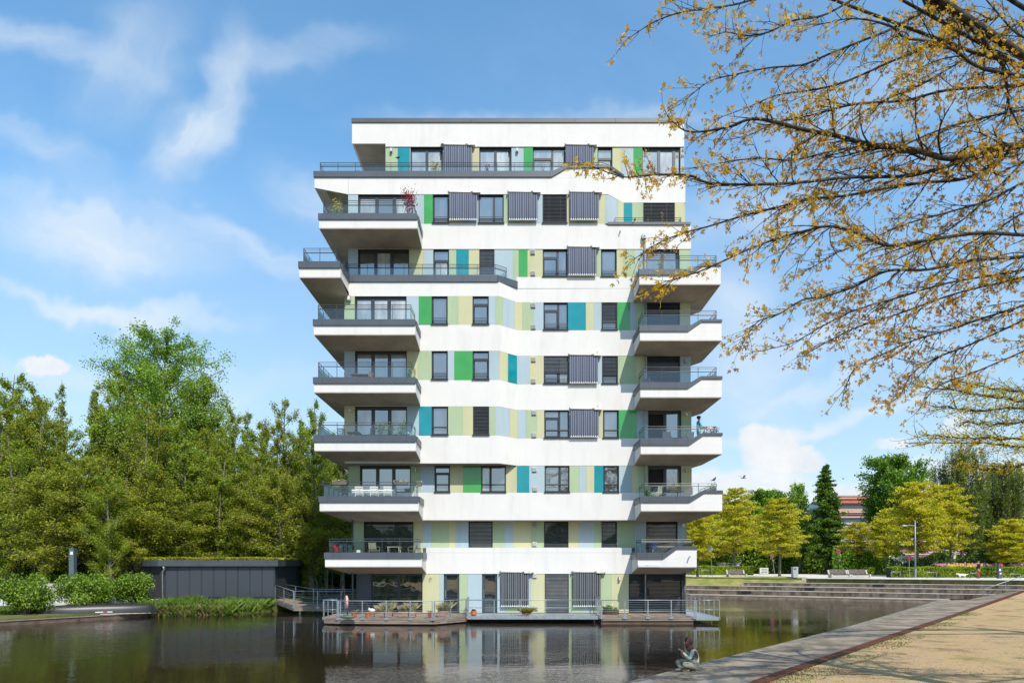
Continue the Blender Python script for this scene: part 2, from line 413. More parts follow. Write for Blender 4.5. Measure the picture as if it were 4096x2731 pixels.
MB().add([(-90, -30, 0), (70, -30, 0), (70, 100, 0), (-90, 100, 0)], [(0, 1, 2, 3)]).build('water', water_material(), kind='structure')

CONC = mat('weathered_concrete', (.20, .18, .155), .9, .0, 1.1, .3, 40, spec=.2, col2=(.33, .30, .26))
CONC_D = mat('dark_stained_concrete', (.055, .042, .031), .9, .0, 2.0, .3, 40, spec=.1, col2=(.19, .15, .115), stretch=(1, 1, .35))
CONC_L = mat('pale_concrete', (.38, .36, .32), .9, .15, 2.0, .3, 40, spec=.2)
PROM = mat('promenade_concrete', (.13, .105, .078), .92, .0, .9, .35, 30, spec=.08, col2=(.275, .225, .17), detail=12, lo=.38, hi=.62)
PATH = mat('pale_path_grit', (.52, .48, .43), .95, .08, 2.0, .2, 40, spec=.1)
RUST = mat('rusted_steel', (.06, .024, .015), .85, .0, 5, .3, 60, spec=.1, col2=(.13, .050, .032))
WOODD = mat('wet_dark_timber', (.055, .038, .026), .8, .0, 3, .3, 30, col2=(.12, .085, .06), stretch=(.3, 1, 1))
WOODG = mat('grey_decking', (.17, .125, .095), .8, .0, 4, .3, 30, col2=(.30, .235, .185), stretch=(1, .2, 1))

def ground_mat(name, cols, scale=.5, bump=.5, bscale=60, fine=45):
    m = bpy.data.materials.new(name); m.use_nodes = True
    nt = m.node_tree; p = nt.nodes['Principled BSDF']; N, L = nt.nodes.new, nt.links.new
    p.inputs['Roughness'].default_value = .95; p.inputs['Specular IOR Level'].default_value = .1
    tc = N('ShaderNodeTexCoord')
    def nz(s, det=6, r=.6):
        n = N('ShaderNodeTexNoise'); n.inputs['Scale'].default_value = s; n.inputs['Detail'].default_value = det; n.inputs['Roughness'].default_value = r
        L(tc.outputs['Object'], n.inputs['Vector']); return n.outputs['Fac']
    r = N('ShaderNodeValToRGB'); 
    while len(r.color_ramp.elements) < len(cols): r.color_ramp.elements.new(.5)
    for i, c in enumerate(cols):
        r.color_ramp.elements[i].position = .41 + .18 * i / (len(cols) - 1); r.color_ramp.elements[i].color = (*c, 1)
    a = N('ShaderNodeMath'); a.operation = 'MULTIPLY_ADD'; L(nz(fine, 3, .7), a.inputs[0]); a.inputs[1].default_value = .55; 
    b = N('ShaderNodeMath'); b.operation = 'MULTIPLY'; L(nz(scale, 8, .68), b.inputs[0]); b.inputs[1].default_value = .62
    L(b.outputs[0], a.inputs[2])
    s = N('ShaderNodeMath'); s.operation = 'SUBTRACT'; L(a.outputs[0], s.inputs[0]); s.inputs[1].default_value = .085
    L(s.outputs[0], r.inputs[0]); L(r.outputs[0], p.inputs['Base Color'])
    bp = N('ShaderNodeBump'); bp.inputs['Strength'].default_value = bump; bp.inputs['Distance'].default_value = .02; L(nz(bscale, 3), bp.inputs['Height']); L(bp.outputs[0], p.inputs['Normal'])
    return m
GRAVEL = ground_mat('dry_trodden_grit', [(.15, .095, .05), (.34, .225, .115), (.44, .305, .165), (.39, .265, .135), (.17, .16, .05)], .45, .8, 60, 30)
SOIL = ground_mat('woodland_floor', [(.05, .06, .018), (.10, .12, .03), (.15, .12, .06)], .3)
LAWN = ground_mat('thin_lawn', [(.10, .13, .03), (.20, .21, .05), (.30, .24, .11)], .8)

# --- terrace geometry: straight water edge, steps rising away from it
T0 = Vector((17.0, 66.0, 0)); TD = Vector((.886, -.463, 0)); TN = Vector((.463, .886, 0))
def TP(s, n, z): p = T0 + TD * s + TN * n; return (p.x, p.y, z)
ZT = 1.86
TIER = [(0.0, .25), (2.3, .68), (3.0, 1.08), (3.7, 1.43), (4.3, ZT)]
def s_at(px, n):      # station along the terrace whose sight line is column px
    k = (px - 2048) / F
    a = T0 + TN * n
    return (k * a.y - a.x) / (TD.x - k * TD.y)

# --- land behind the water, rising from the left bank to the terrace level
bank = [(-60, 30), (-26.6, 35.3), (-22.4, 41.6), (-17.6, 43.3), (-16.2, 46.5), (-13, 52), (-6, 58), (2, 66), (8.2, 70.8)]
bz = [.35, .35, .38, .42, .55, .8, 1.1, 1.4, 1.7]
g = MB()
rows = []
for (x, y), z in zip(bank, bz):
    rows.append([(x, y, -1), (x, y, z), (x + (x - 0) * .10 + (-4 if x < -20 else 0), max(y + 8, 54), max(z, .8)), (x * 1.3 - 2, 82, 1.8), (x * 3, 200, 2.2), (x * 9, 900, 2.5), (x * 16, 1600, 2.5)])
e = TP(s_at(2400, 3.4), 3.4, 0)
vs = [p for r in rows for p in r]; n = 7
fs = [(i * n + j, (i + 1) * n + j, (i + 1) * n + j + 1, i * n + j + 1) for i in range(len(rows) - 1) for j in range(n - 1)]
g.add(vs, fs)
g.build('ground', SOIL, kind='structure')

# --- the terrace level: path behind the steps and ground on to the horizon
sL = s_at(2500, 4.3); sR = 42
g = MB()
a, b = TP(-12, 4.3, ZT), TP(sR, 4.3, ZT)
g.add([(a[0], a[1], ZT - .03), (b[0], b[1], ZT - .03), (160, 90, ZT - .03), (900, 900, 2.5), (1600, 1600, 2.5), (40, 1600, 2.45), (20, 900, 2.45), (4, 90, 1.82), (a[0], a[1], -1), (b[0], b[1], -1), (400, 40, ZT - .03)],
      [(0, 1, 2, 7), (7, 2, 3, 6), (6, 3, 4, 5), (0, 8, 9, 1), (1, 10, 2)])
g.build('terrain', SOIL, kind='structure')
g = MB()
p0, p1 = TP(s_at(2600, 4.4), 4.45, ZT), TP(sR, 4.45, ZT)
g.add([(p0[0], p0[1], ZT - .012), (p1[0], p1[1], ZT - .012), (p1[0] + 18, p1[1] + 32, ZT - .012), (10, 100, ZT - .012)], [(0, 1, 2, 3)])
g.build('footpath', PATH, kind='structure')

# --- promenade strip and its continuation as a ramp
edge_w = [(-14.5, -4.0), (2.72, 16.93), (5.59, 20.3), (15.9, 32.3), (34.6, 55.5)]
edge_r = [(-11.4, -5.0), (4.6, 15.4), (7.47, 18.9), (17.1, 30.0), (26.8, 41.1)]
def lerp2(a, b, t): return tuple(a[i] + (b[i] - a[i]) * t for i in range(len(a)))
prom = bpy.data.objects.new('promenade', None)
def slab(poly, z0, z1, name, m, **k): return MB().prism(poly, z0, z1).build(name, m, **k)
pr = MB()
bandw = .55
ew = [Vector((*p, 0)) for p in edge_w]; er = [Vector((*p, 0)) for p in edge_r]
inner = []
for i, p in enumerate(ew):
    d = (ew[min(i + 1, 4)] - ew[max(i - 1, 0)]).normalized(); nn = Vector((d.y, -d.x, 0)); inner.append(p + nn * bandw)
def strip(A, B, z, dz, name, m, per=1, gap=.012):
    out = MB()
    for i in range(len(A) - 1):
        L_ = (A[i + 1] - A[i]).length; k = max(1, round(L_ / per))
        for j in range(k):
            t0 = j / k + (gap / L_); t1 = (j + 1) / k
            q = [A[i].lerp(A[i + 1], t0), A[i].lerp(A[i + 1], t1), B[i].lerp(B[i + 1], t1), B[i].lerp(B[i + 1], t0)]
            out.prism([(v.x, v.y) for v in q][::-1], z - dz, z)
    return out
promo = strip(ew, inner, .25, 1.2, '', None, 3.0).build('promenade_kerb', mat('kerb_concrete', (.13, .11, .088), .9, .0, 1.5, .3, 40, spec=.1, col2=(.25, .215, .172)), kind='structure')
in2 = [p + (inner[i] - ew[i]).normalized() * .012 for i, p in enumerate(inner)]
promo2 = strip(in2, er, .246, 1.0, '', None, 5.0, .006).build('promenade', PROM, kind='structure')
# ramp climbing to the terrace
rl = [(34.6, 55.5, .25), (37.4, 55.8, .30), (47, 61.5, 1.36), (56, 66.5, 1.8)]
rr = [(26.8, 41.1, .246), (33.5, 48.2, .45), (42, 56.2, 1.02), (52, 63.5, 1.62)]
g = MB()
g.add([*rl, *rr], [(0, 4, 5, 1), (1, 5, 6, 2), (2, 6, 7, 3)])
g.add([*[(x, y, z) for x, y, z in rl], *[(x, y, z - 1.6) for x, y, z in rl]], [(0, 1, 5, 4), (1, 2, 6, 5), (2, 3, 7, 6)])
g.build('ramp', PROM, kind='structure')
# gritty ground to the right
gz = .235
g = MB()
er3 = [(x + .11, y - .08, z) for (x, y, z) in [(-11.4, -5.0, gz), (4.6, 15.4, gz), (7.47, 18.9, gz), (17.1, 30.0, gz), (26.8, 41.1, gz), (33.5, 48.2, .42), (42, 56.2, .99), (52, 63.5, 1.6)]]
far = [(60, -30, gz), (60, 8, gz), (60, 14, gz), (62, 24, gz), (66, 32, .5), (70, 38, .8), (80, 46, 1.3), (95, 55, 1.7)]
mid = [lerp2(a, b, .35) for a, b in zip(er3, far)]
vs = er3 + mid + far
fs = [(i, 8 + i, 9 + i, i + 1) for i in range(7)] + [(8 + i, 16 + i, 17 + i, 9 + i) for i in range(7)]
g.add(vs, fs); g.add([(-11.4, -5, gz), (-20, -40, gz), (60, -40, gz), (60, -30, gz), mid[0]], [(0, 1, 2, 3), (0, 3, 4)])
g.build('gravel_ground', GRAVEL, kind='structure')
t = thing('steel_edging', 'rusty flat steel edging between concrete promenade and trodden grit', 'edging', (7.5, 18.9, .24))
pts = [Vector(p) for p in [(-11.4, -5.0, .25), (4.6, 15.4, .25), (7.47, 18.9, .25), (17.1, 30.0, .25), (26.8, 41.1, .25), (33.5, 48.2, .45), (42, 56.2, 1.02), (52, 63.5, 1.62)]]
for i in range(len(pts) - 1):
    a, b = pts[i], pts[i + 1]; L_ = (b - a).length; k = max(1, round(L_ / 6)); d = (b - a).normalized(); nn = Vector((d.y, -d.x, 0)).normalized()
    for j in range(k):
        p, q = a.lerp(b, j / k + .002), a.lerp(b, (j + 1) / k - .002)
        w = .34
        vs = [p, q, q + nn * w, p + nn * w]
        MB().add([*[v + Vector((0, 0, .022)) for v in vs], *[v - Vector((0, 0, .2)) for v in vs]], [(0, 1, 2, 3), (4, 5, 1, 0), (5, 6, 2, 1), (6, 7, 3, 2), (7, 4, 0, 3)]).build('steel_strip', RUST, t)

# --- seating steps, each a row of cast blocks
t = thing('seating_steps', 'long grey concrete seating steps rising from the water to the path', 'steps', TP(20, 0, 0))
left_px = [2380, 2380, 2600, 2973, 3224.7]
for k, (nn, z) in enumerate(TIER):
    s0 = s_at(left_px[k], nn); s1 = 21.5 if k == 0 else sR
    n1 = TIER[k + 1][0] if k < 4 else nn + .45
    zlow = -1.0 if k == 0 else TIER[k - 1][1] - .02
    s = s0; j = 0
    while s < s1 - .2:
        e_ = min(s + (6.0 if k else 4.6), s1)
        q = [TP(s + (.014 if j else 0), nn, 0), TP(e_, nn, 0), TP(e_, n1 + .05, 0), TP(s + (.014 if j else 0), n1 + .05, 0)]
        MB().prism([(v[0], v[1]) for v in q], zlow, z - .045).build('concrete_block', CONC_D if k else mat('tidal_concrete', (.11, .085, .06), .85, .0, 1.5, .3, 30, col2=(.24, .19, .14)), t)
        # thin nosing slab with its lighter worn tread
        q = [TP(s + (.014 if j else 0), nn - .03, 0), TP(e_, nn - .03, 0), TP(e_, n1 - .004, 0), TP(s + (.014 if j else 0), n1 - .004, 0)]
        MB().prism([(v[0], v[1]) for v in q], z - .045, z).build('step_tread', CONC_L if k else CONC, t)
        s = e_; j += 1
    if k >= 2:
        q = [TP(s0 - .38, nn - .02, 0), TP(s0, nn - .02, 0), TP(s0, n1 + .3, 0), TP(s0 - .38, n1 + .3, 0)]
        MB().prism([(v[0], v[1]) for v in q], zlow, z + .02).build('end_block', CONC_L, t)
        if k > 2 or True:
            q = [TP(s0 + 6.2, TIER[k][0] - .012, 0), TP(s0 + 7.0, TIER[k][0] - .012, 0)]
for k in (2, 3, 4):
    s = s_at([2968, 3220, 3492][k - 2] , TIER[k - 1][0]); nn = TIER[k - 1][0] if k < 5 else 0
    MB().prism([(v[0], v[1]) for v in (TP(s, nn - .04, 0), TP(s + .85, nn - .04, 0), TP(s + .85, nn, 0), TP(s, nn, 0))], TIER[k - 1][1] - .30, TIER[k - 1][1] - .07).build('drain_slot', mat('slot_black', (.01, .01, .01), .9), t)

# --- lawn slope to the left of the upper steps
def lawn():
    A = [TP(s_at(2560, 3.7), 3.65, 1.07), TP(s_at(2985, 3.7), 3.70, 1.07)]
    B = [TP(s_at(2560, 3.7), 4.6, ZT + .02), TP(s_at(2985, 3.7), 4.55, ZT + .02)]
    rg = random.Random(4)
    nx, ny = 60, 10; vs = []
    s0, s1 = s_at(2500, 3.4), s_at(3222, 4.0)
    for j in range(ny + 1):
        for i in range(nx + 1):
            s = s0 + (s1 - s0) * i / nx; t_ = j / ny
            nlow = 3.02 if s < s_at(2973, 3.7) else 3.72
            nn = nlow + (5.9 - nlow) * t_
            base = 1.06 if nlow < 3.1 else 1.41
            z = base + (ZT + .05 - base) * math.sin(min(1, t_ * 1.35) * math.pi / 2) + rg.uniform(-.015, .015)
            if .5 < t_ < .98: z += .10 * math.exp(-((s - s_at(3118, 5.2)) / 1.2) ** 2)
            if t_ == 1: z = ZT - .04
            vs.append(TP(s, nn, z))
    fs = [(j * (nx + 1) + i, j * (nx + 1) + i + 1, (j + 1) * (nx + 1) + i + 1, (j + 1) * (nx + 1) + i) for j in range(ny) for i in range(nx)]
    MB().add(vs, fs).build('grass_slope', LAWN, smooth=True, kind='structure')
lawn()

g = MB(); g.add([(-1500, -1500, .1), (1500, -1500, .1), (1500, -30, .1), (-1500, -30, .1), (-1500, 900, .1), (-90, -30, .1), (-90, 900, .1), (70, -30, .1), (1500, 900, .1), (70, 60, .1)], [(0, 1, 2, 3), (3, 5, 6, 4), (7, 2, 8, 9)]).build('surrounding_ground', SOIL, kind='structure')
# ================================================================== APARTMENT TOWER
B0 = 39.0; A0 = 38.1
BLD = thing('apartment_building', 'white nine storey apartment tower with green and teal window bands standing in water', 'building', (0.4, 45, 0))
XL, XR, YB = -9.35, 10.22, 52.0
fA = [(WX(1997, A0), A0), (WX(2068.5, B0), B0)]
L7f = [(WX(2432, 38.95), 38.95), (WX(2493.6, 39.85), 39.85)]
PLAN = {
    'flat': [(XL, B0), (XR, B0)],
    'fold': [(XL, A0), fA[0], fA[1], (XR, B0)],
    'seven': [(XL, 38.97), (L7f[0][0], 38.97), L7f[1], (XR, 39.85)],
    'eight': [(WX(1542, 39.85), 39.85), (WX(2737, 39.85), 39.85)],
    'one': [(XL, 40.0), (XR, 40.0)],
    'zero': [(-8.9, B0), (9.98, B0)],
}
def inter(plan, px):
    k = (px - 2048) / F
    for i in range(len(plan) - 1):
        (x0, y0), (x1, y1) = plan[i], plan[i + 1]
        den = (x1 - x0) - k * (y1 - y0)
        t = (k * y0 - x0) / den
        if t <= 1 or i == len(plan) - 2:
            if t < 0 and i == 0: t = t
            return (x0 + (x1 - x0) * t, y0 + (y1 - y0) * t)
def px_of(p): return 2048 + F * p[0] / p[1]
def wallband(plan, z0, z1, dy=-.02, xl=None, xr=None, back=YB, name='wall_band', m=WHITE):
    pl = [(x, y + dy) for x, y in plan]
    poly = pl + [(pl[-1][0], back), (pl[0][0], back)]
    return MB().prism(poly, z0, z1).build(name, m, BLD)
zl = {  # storey: (z bottom of coloured strip, z top)
    8: (25.25, 27.51), 7: (22.61, 24.275), 6: (18.95, 21.16), 5: (16.54, 18.13), 4: (13.465, 15.08), 3: (10.37, 11.985), 2: (7.27, 8.81), 1: (4.14, 5.70), 0: (.42, 2.645)}
# white bands (solid floors) -------------------------------------------------
rx0, rx1 = WX(1408, 39.8), WX(2737, 39.8)
MB().prism([(WX(1542, 39.8), 39.8), (rx1, 39.8), (rx1, 52), (WX(1542, 39.8), 52)], 27.51, 28.93).build('wall_band', WHITE, BLD)
MB().prism([(rx0, 39.8), (WX(1542, 39.8) , 39.8), (WX(1542, 39.8), 47), (rx0, 47)], 27.69, 28.93).build('roof_overhang', WHITE, BLD)
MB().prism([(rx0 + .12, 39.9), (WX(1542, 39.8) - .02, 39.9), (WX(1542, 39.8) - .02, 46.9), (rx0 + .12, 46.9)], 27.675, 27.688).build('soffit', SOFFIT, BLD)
# roof coping in sheet lengths
xs = [1405, 1472, 1680, 1885, 2090, 2300, 2462, 2672, 2739]
for a, b in zip(xs, xs[1:]):
    MB().box(WX(a, 39.74) + .006, WX(b, 39.74) - .006, 39.74, 40.15, 28.90, 29.14).build('roof_coping', COPE, BLD)
MB().box(rx0 - .06, rx0 + .3, 40.16, 47, 28.90, 29.14).build('roof_coping', COPE, BLD)
MB().box(rx1 - .3, rx1 + .06, 40.16, 52, 28.90, 29.14).build('roof_coping', COPE, BLD)
MB().box(rx0 + .3, rx1 - .3, 40.16, 51.8, 28.7, 28.95).build('roof', mat('roof_gravel', (.25, .24, .22), .9), BLD)
# band 8/7 : terrace front, with raised parapet and fold on the right
xk = WX(1258, 38.95)
b87 = [(XL, 38.95), L7f[0], L7f[1], (XR - .1, 39.85)]
wallband(b87, 24.28, 25.22, 0)
MB().prism([L7f[1], (XR - .1, 39.85), (XR - .1, 52), (L7f[1][0], 52)], 25.225, 25.83).build('wall_band', WHITE, BLD)
# the cantilevered left end with a soffit that rises outward
zs = WZ(751, 38.95)
MB().prism([(xk, 38.95), (XL - .004, 38.95), (XL - .004, 46), (xk, 46)], [zs, 24.28, 24.28, zs], 25.22).build('terrace_end', WHITE, BLD)
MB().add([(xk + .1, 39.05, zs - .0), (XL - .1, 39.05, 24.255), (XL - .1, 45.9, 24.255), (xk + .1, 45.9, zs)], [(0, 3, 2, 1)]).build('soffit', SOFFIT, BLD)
MB().box(WX(1393, 38.94) - .006, WX(1393, 38.94) + .006, 38.942, 38.952, 24.3, 25.2).build('joint', mat('joint_grey', (.3, .29, .28)), BLD)
zA, zB, zC = WZ(710, 38.95), WZ(674, 38.95), WZ(672, 38.95)
def p8(px): return WX(px, 38.95)
MB().xz([(p8(2206), 25.225), (p8(2268), zB), (p8(2432), zC), (p8(2432), 25.225)], 38.95, 39.2).build('parapet', WHITE, BLD)
q = L7f
MB().add([(q[0][0], 38.95, 25.225), (q[1][0], 39.85, 25.225), (q[1][0], 39.85, 25.86), (q[0][0], 38.95, zC),
          (q[0][0] - .1, 39.2, 25.225), (q[1][0] - .1, 40.1, 25.225), (q[1][0] - .1, 40.1, 25.86), (q[0][0] - .1, 39.2, zC)],
         [(0, 1, 2, 3), (7, 6, 5, 4), (3, 2, 6, 7), (0, 3, 7, 4), (1, 5, 6, 2)]).build('parapet', WHITE, BLD)

# lower bands
b76 = [(XL, B0 - .03), (XR, B0 - .03)]
wallband(b76, 21.165, 22.53, 0)
MB().prism([(XL, B0 - .03), (WX(2431, B0), B0 - .03), (WX(2431, B0), 52), (XL, 52)], 22.535, 22.61).build('wall_band', WHITE, BLD)
f65 = [(XL, A0), fA[0], fA[1], (XR, B0 - .02)]
wallband(f65, 18.135, 18.92, 0)
zc = 19.57
MB().prism([(WX(2066, B0), B0 - .02), (XR, B0 - .02), (XR, 52), (WX(2066, B0), 52)], 18.925, zc).build('wall_band', WHITE, BLD)
wallband(f65, 15.085, 16.54, 0)
wallband(f65, 11.99, 13.465, 0)
f32 = f65
wallband(f32, 8.82, 10.37, 0)
wallband([(XL, B0 - .02), (XR, B0 - .02)], 5.71, 7.27, 0)
xa, xb = WX(1705, B0), WX(2526, B0)
wallband([(XL, B0 - .02), (XR - .12, B0 - .02)], 2.65, 3.85, 0)
MB().prism([(xa, B0 - .02), (xb, B0 - .02), (xb, 52), (xa, 52)], 3.855, 4.14).build('wall_band', WHITE, BLD)
# soffits of the set-back storeys (thin sheets under the bands)
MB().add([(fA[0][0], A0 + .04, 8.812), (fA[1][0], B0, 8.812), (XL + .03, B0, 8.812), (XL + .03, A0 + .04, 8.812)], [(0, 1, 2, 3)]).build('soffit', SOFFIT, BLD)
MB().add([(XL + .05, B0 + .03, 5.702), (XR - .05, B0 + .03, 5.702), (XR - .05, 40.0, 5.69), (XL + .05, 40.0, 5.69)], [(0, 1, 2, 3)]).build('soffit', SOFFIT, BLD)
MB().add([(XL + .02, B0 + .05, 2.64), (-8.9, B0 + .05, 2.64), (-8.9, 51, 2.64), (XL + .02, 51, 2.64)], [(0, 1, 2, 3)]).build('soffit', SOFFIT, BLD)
# inner cores behind the strips
COREM = plaster('core_plaster', (.36, .42, .40), .1)
def core(plan, z0, z1, off=.28):
    pl = [(x, y + off) for x, y in plan]; pl[0] = (pl[0][0] + .03, pl[0][1]); pl[-1] = (pl[-1][0] - .03, pl[-1][1])
    MB().prism(pl + [(pl[-1][0], YB - .1), (pl[0][0], YB - .1)], z0, z1).build('inner_wall', COREM, BLD)
core(PLAN['eight'], 25.23, 27.50); core(PLAN['seven'], 22.615, 24.275); core([(XL, B0), (XR, B0)], 18.9, 21.16, .30)
core(PLAN['fold'], 16.545, 18.13); core(PLAN['fold'], 13.47, 15.08); core(PLAN['fold'], 10.375, 11.985)
core([(XL, B0), (XR, B0)], 7.275, 8.815); core([(XL, 40.0), (XR, 40.0)], 3.86, 5.70); core(PLAN['zero'], .2, 2.645)

# storey tables: colour panels p, windows w ----------------------------------
def wz(y, D): return WZ(y, D)
STRIPS = {
 8: ('eight', 1542, 'g1591 T1639 b1642 w1772:p2 b1778 b1800 y1890 y1917 w2046:p2 b2095 G2131 w2260:tw b2375 g2390 w2450:t1 y2485 b2534 G2569 w2722:p2s b2737'),
 7: ('seven', 1392.5, 'b1432 w1650:p3 b1696 G1731 w1795:r1 y1848 b1914 w2015:rw g2081 y2115 b2170 w2268:bl y2305 g2372 y2420 b2471 y2495 T2529 g2572 w2700:bl y2738'),
 6: ('flat', 1392.5, 'b1432 w1636:p3 y1694 b1733 w1796:t1 g1825 T1875 y1917 w1978:bl b2051 g2075 G2110 y2171 w2269:tx b2330 y2386 g2404 w2467:r1 y2494 g2540 b2585 w2717:p2 g2761.5'),
 5: ('fold', 1377, 'g1419 w1626:p3 b1675 G1726.5 w1790.5:r1 g1832.5 y1890 w1955:tr b1981.5 g2012 b2058 y2090 g2134.7 b2174 w2272:tx T2343.5 y2375 b2406 w2469.5:b7 G2520 b2543 g2587 w2720.5:bl y2761.5'),
 4: ('fold', 1377, 'b1420 w1627:p3 y1671 g1726.5 w1791:r1 b1817 G1890.5 w1956:tr b1997 y2032 T2068 b2119 y2175 w2275:b5 g2330 b2408 w2472:b7 g2546 y2588 w2721:bl b2763'),
 3: ('fold', 1377, 'y1420 w1628:p3 b1676 T1727 w1792.5:s1 g1851.6 y1892 w1956.5:bl g1981 b2040 y2070 b2104.5 g2147 y2177 w2276:sx b2330 y2412 w2475:s1 G2547 b2592 w2725:po g2766'),
 2: ('flat', 1394, 'g1440 w1643:p3 g1682.5 b1738 w1800:st y1852 G1925 w2023.5:sp y2067.5 T2117 b2178.5 w2278:sq g2318.5 b2346 y2377 T2413 w2476:s1 b2526.5 y2551 g2592 w2725:po y2767'),
 1: ('one', 1410, 'g1455 w1653.5:bl y1691 b1726 g1796 y1823.5 b1874 w1970.5:bl g2017 b2051 y2124 g2176 w2274:bl y2314.5 b2376.5 g2406 w2468:bl g2539.5 b2580 w2710.5:bl b2739.5 g2746'),
 0: ('zero', 1430, 'D1485 w1690:big y1757 b1775 d1837 g1871 b1928 d1989 b2019 g2082 b2125 y2179 w2275:bg g2337 b2362 g2447 y2515 w2742:bl'),
}
STRIPS_OPEN = {0: 'dark_panel'}
DARKP = mat('anthracite_panel', (.03, .035, .045), .45, .1, 2)
def blind(mb, x0, x1, y, z0, z1, pitch=.078):
    z = z1 - .03
    while z > z0 + .01:
        mb.add([(x0, y - .03, z - .045), (x1, y - .03, z - .045), (x1, y + .018, z), (x0, y + .018, z),
                (x0, y - .03, z - .053), (x1, y - .03, z - .053), (x1, y + .018, z - .008), (x0, y + .018, z - .008)],
               [(0, 1, 2, 3), (7, 6, 5, 4), (0, 4, 5, 1), (2, 6, 7, 3)])
        z -= pitch
def make_window(x0, x1, y, z0, z1, kind, sill):
    """frame mesh is the part; panes, blinds, sill and guard bars are its children"""
    yf = y + .11; fr = MB(); fw = .065
    gap = .004
    x0 += gap; x1 -= gap; z0 += gap; z1 -= gap
    W_, H_ = x1 - x0, z1 - z0
    fr.box(x0, x1, yf, yf + .08, z1 - fw, z1); fr.box(x0, x1, yf, yf + .08, z0, z0 + fw)
    fr.box(x0, x0 + fw, yf, yf + .08, z0 + fw, z1 - fw); fr.box(x1 - fw, x1, yf, yf + .08, z0 + fw, z1 - fw)
    # dark reveal lining
    fr.box(x0, x0 + .012, y + .005, yf - .002, z0, z1); fr.box(x1 - .012, x1, y + .005, yf - .002, z0, z1); fr.box(x0 + .012, x1 - .012, y + .005, yf - .002, z1 - .012, z1)
    cells = []; ix0, ix1, iz0, iz1 = x0 + fw, x1 - fw, z0 + fw, z1 - fw
    def vm(x, w=.11): fr.box(x - w / 2, x + w / 2, yf - .012, yf + .07, iz0, iz1)
    if kind in ('p3',):
        a = ix0 + (ix1 - ix0) / 3; b = ix0 + (ix1 - ix0) * 2 / 3; vm(a, .19); vm(b, .19)
        cells = [(ix0 + .04, a - .095, iz0, iz1 - .10), (a + .095, b - .095, iz0, iz1 - .10), (b + .095, ix1, iz0, iz1 - .10)]
        fr.box(ix0, ix1, yf - .006, yf + .07, iz1 - .10, iz1)
    elif kind in ('p2', 'p2s', 'po', 'big'):
        a = (ix0 + ix1) / 2 if kind != 'p2s' else ix0 + (ix1 - ix0) * .44
        if kind == 'po': a = ix0 + (ix1 - ix0) * .53
        if kind == 'big': a = ix0 + (ix1 - ix0) * .53
        vm(a, .16); top = .10 if kind != 'big' else .03
        cells = [(ix0, a - .08, iz0, iz1 - top), (a + .08, ix1 - (.12 if kind != 'big' else 0), iz0, iz1 - top)]
        if kind == 'p2s':
            b = ix0 + (ix1 - ix0) * .86; vm(b, .16); cells = [(ix0, a - .08, iz0 + .15, iz1 - .12), (a + .08, b - .08, iz0 + .15, iz1 - .12), (b + .08, ix1, iz0 + .15, iz1 - .12)]
            fr.box(ix0, ix1, yf - .004, yf + .07, iz0, iz0 + .15)
        fr.box(ix0, ix1, yf - .006, yf + .07, iz1 - top, iz1)
    elif kind in ('t1', 'tr', 'st'):
        zt = iz0 + (iz1 - iz0) * .74
        fr.box(ix0, ix1, yf - .012, yf + .07, zt - .09, zt + .05); cells = [(ix0, ix1, zt + .05, iz1), (ix0 + .05, ix1 - .05, iz0, zt - .09)]
    elif kind in ('tw', 'tx', 'sx', 'b5', 'bg0'):
        a = ix0 + (ix1 - ix0) * .62; vm(a, .12); zt = iz0 + (iz1 - iz0) * .74
        fr.box(ix0, a - .06, yf - .008, yf + .07, zt - .09, zt + .05)
        cells = [(ix0, a - .06, zt + .05, iz1), (ix0 + .03, a - .10, iz0 + .04, zt - .09), (a + .06, ix1, iz0, iz1)]
    elif kind in ('rw', 'sp', 'sq'):
        a = ix0 + (ix1 - ix0) * (.62 if kind != 'sp' else .36); vm(a, .13)
        cells = [(ix0, a - .065, iz0, iz1), (a + .065, ix1, iz0, iz1)]
    elif kind in ('r1', 's1', 'b7'):
        fr.box(ix0, ix0 + .03, yf - .01, yf + .07, iz0, iz1); cells = [(ix0 + .03, ix1 - .02, iz0, iz1)]
    elif kind in ('bl', 'bg'):
        cells = [(ix0, ix1, iz0, iz1)]
    w = fr.build('window', FRAME, BLD)
    for i, (a, b, c, d) in enumerate(cells):
        pm = PANE[0] if kind in ('p2', 'p2s', 'tw', 't1') and y > 39.5 else PANE[1]
        if kind in ('p3',): pm = PANE[0] if z0 < 24 and z0 > 12 else PANE[1]
        if kind in ('sx', 'sq', 'sp', 'b5', 's1'): pm = PANE[1]
        if kind == 'big' or kind in ('bl', 'bg'): pm = PANE[2]
        if kind == 'po' and i == 0: pm = mat('open_doorway', (.012, .010, .010), .9)
        rv = R_.random()
        if pm in PANE[:2]: pm = PANE[3] if rv < .16 else (PANE[4] if rv > .74 else pm)
        MB().box(a, b, yf + .035 + (.12 if kind == 'po' and i == 0 else 0), yf + .05 + (.12 if kind == 'po' and i == 0 else 0), c, d).build('pane', pm, w)
    if kind in ('bl', 'bg', 'b7', 'b5'):
        zb = {'bl': z0 + .03, 'bg': z0 + .05, 'b7': z0 + H_ * .30, 'b5': z0 + H_ * .40}[kind]
        m_ = MB(); blind(m_, x0 + .03, x1 - .03, y + .05, zb, z1 - .02); 
        m_.box(x0 + .03, x1 - .03, y + .02, y + .07, zb - .03, zb)
        nc = max(2, int(W_ / .7))
        for k in range(nc): xx = x0 + .03 + (W_ - .06) * (k + .5) / nc; m_.box(xx - .004, xx + .004, y + .015, y + .019, zb, z1 - .03)
        o = m_.build('blind', SLATG if kind in ('bg', 'b5') or (kind == 'bl' and z0 > 15 and W_ < 1) else SLAT, w); o['kind'] = 'stuff'
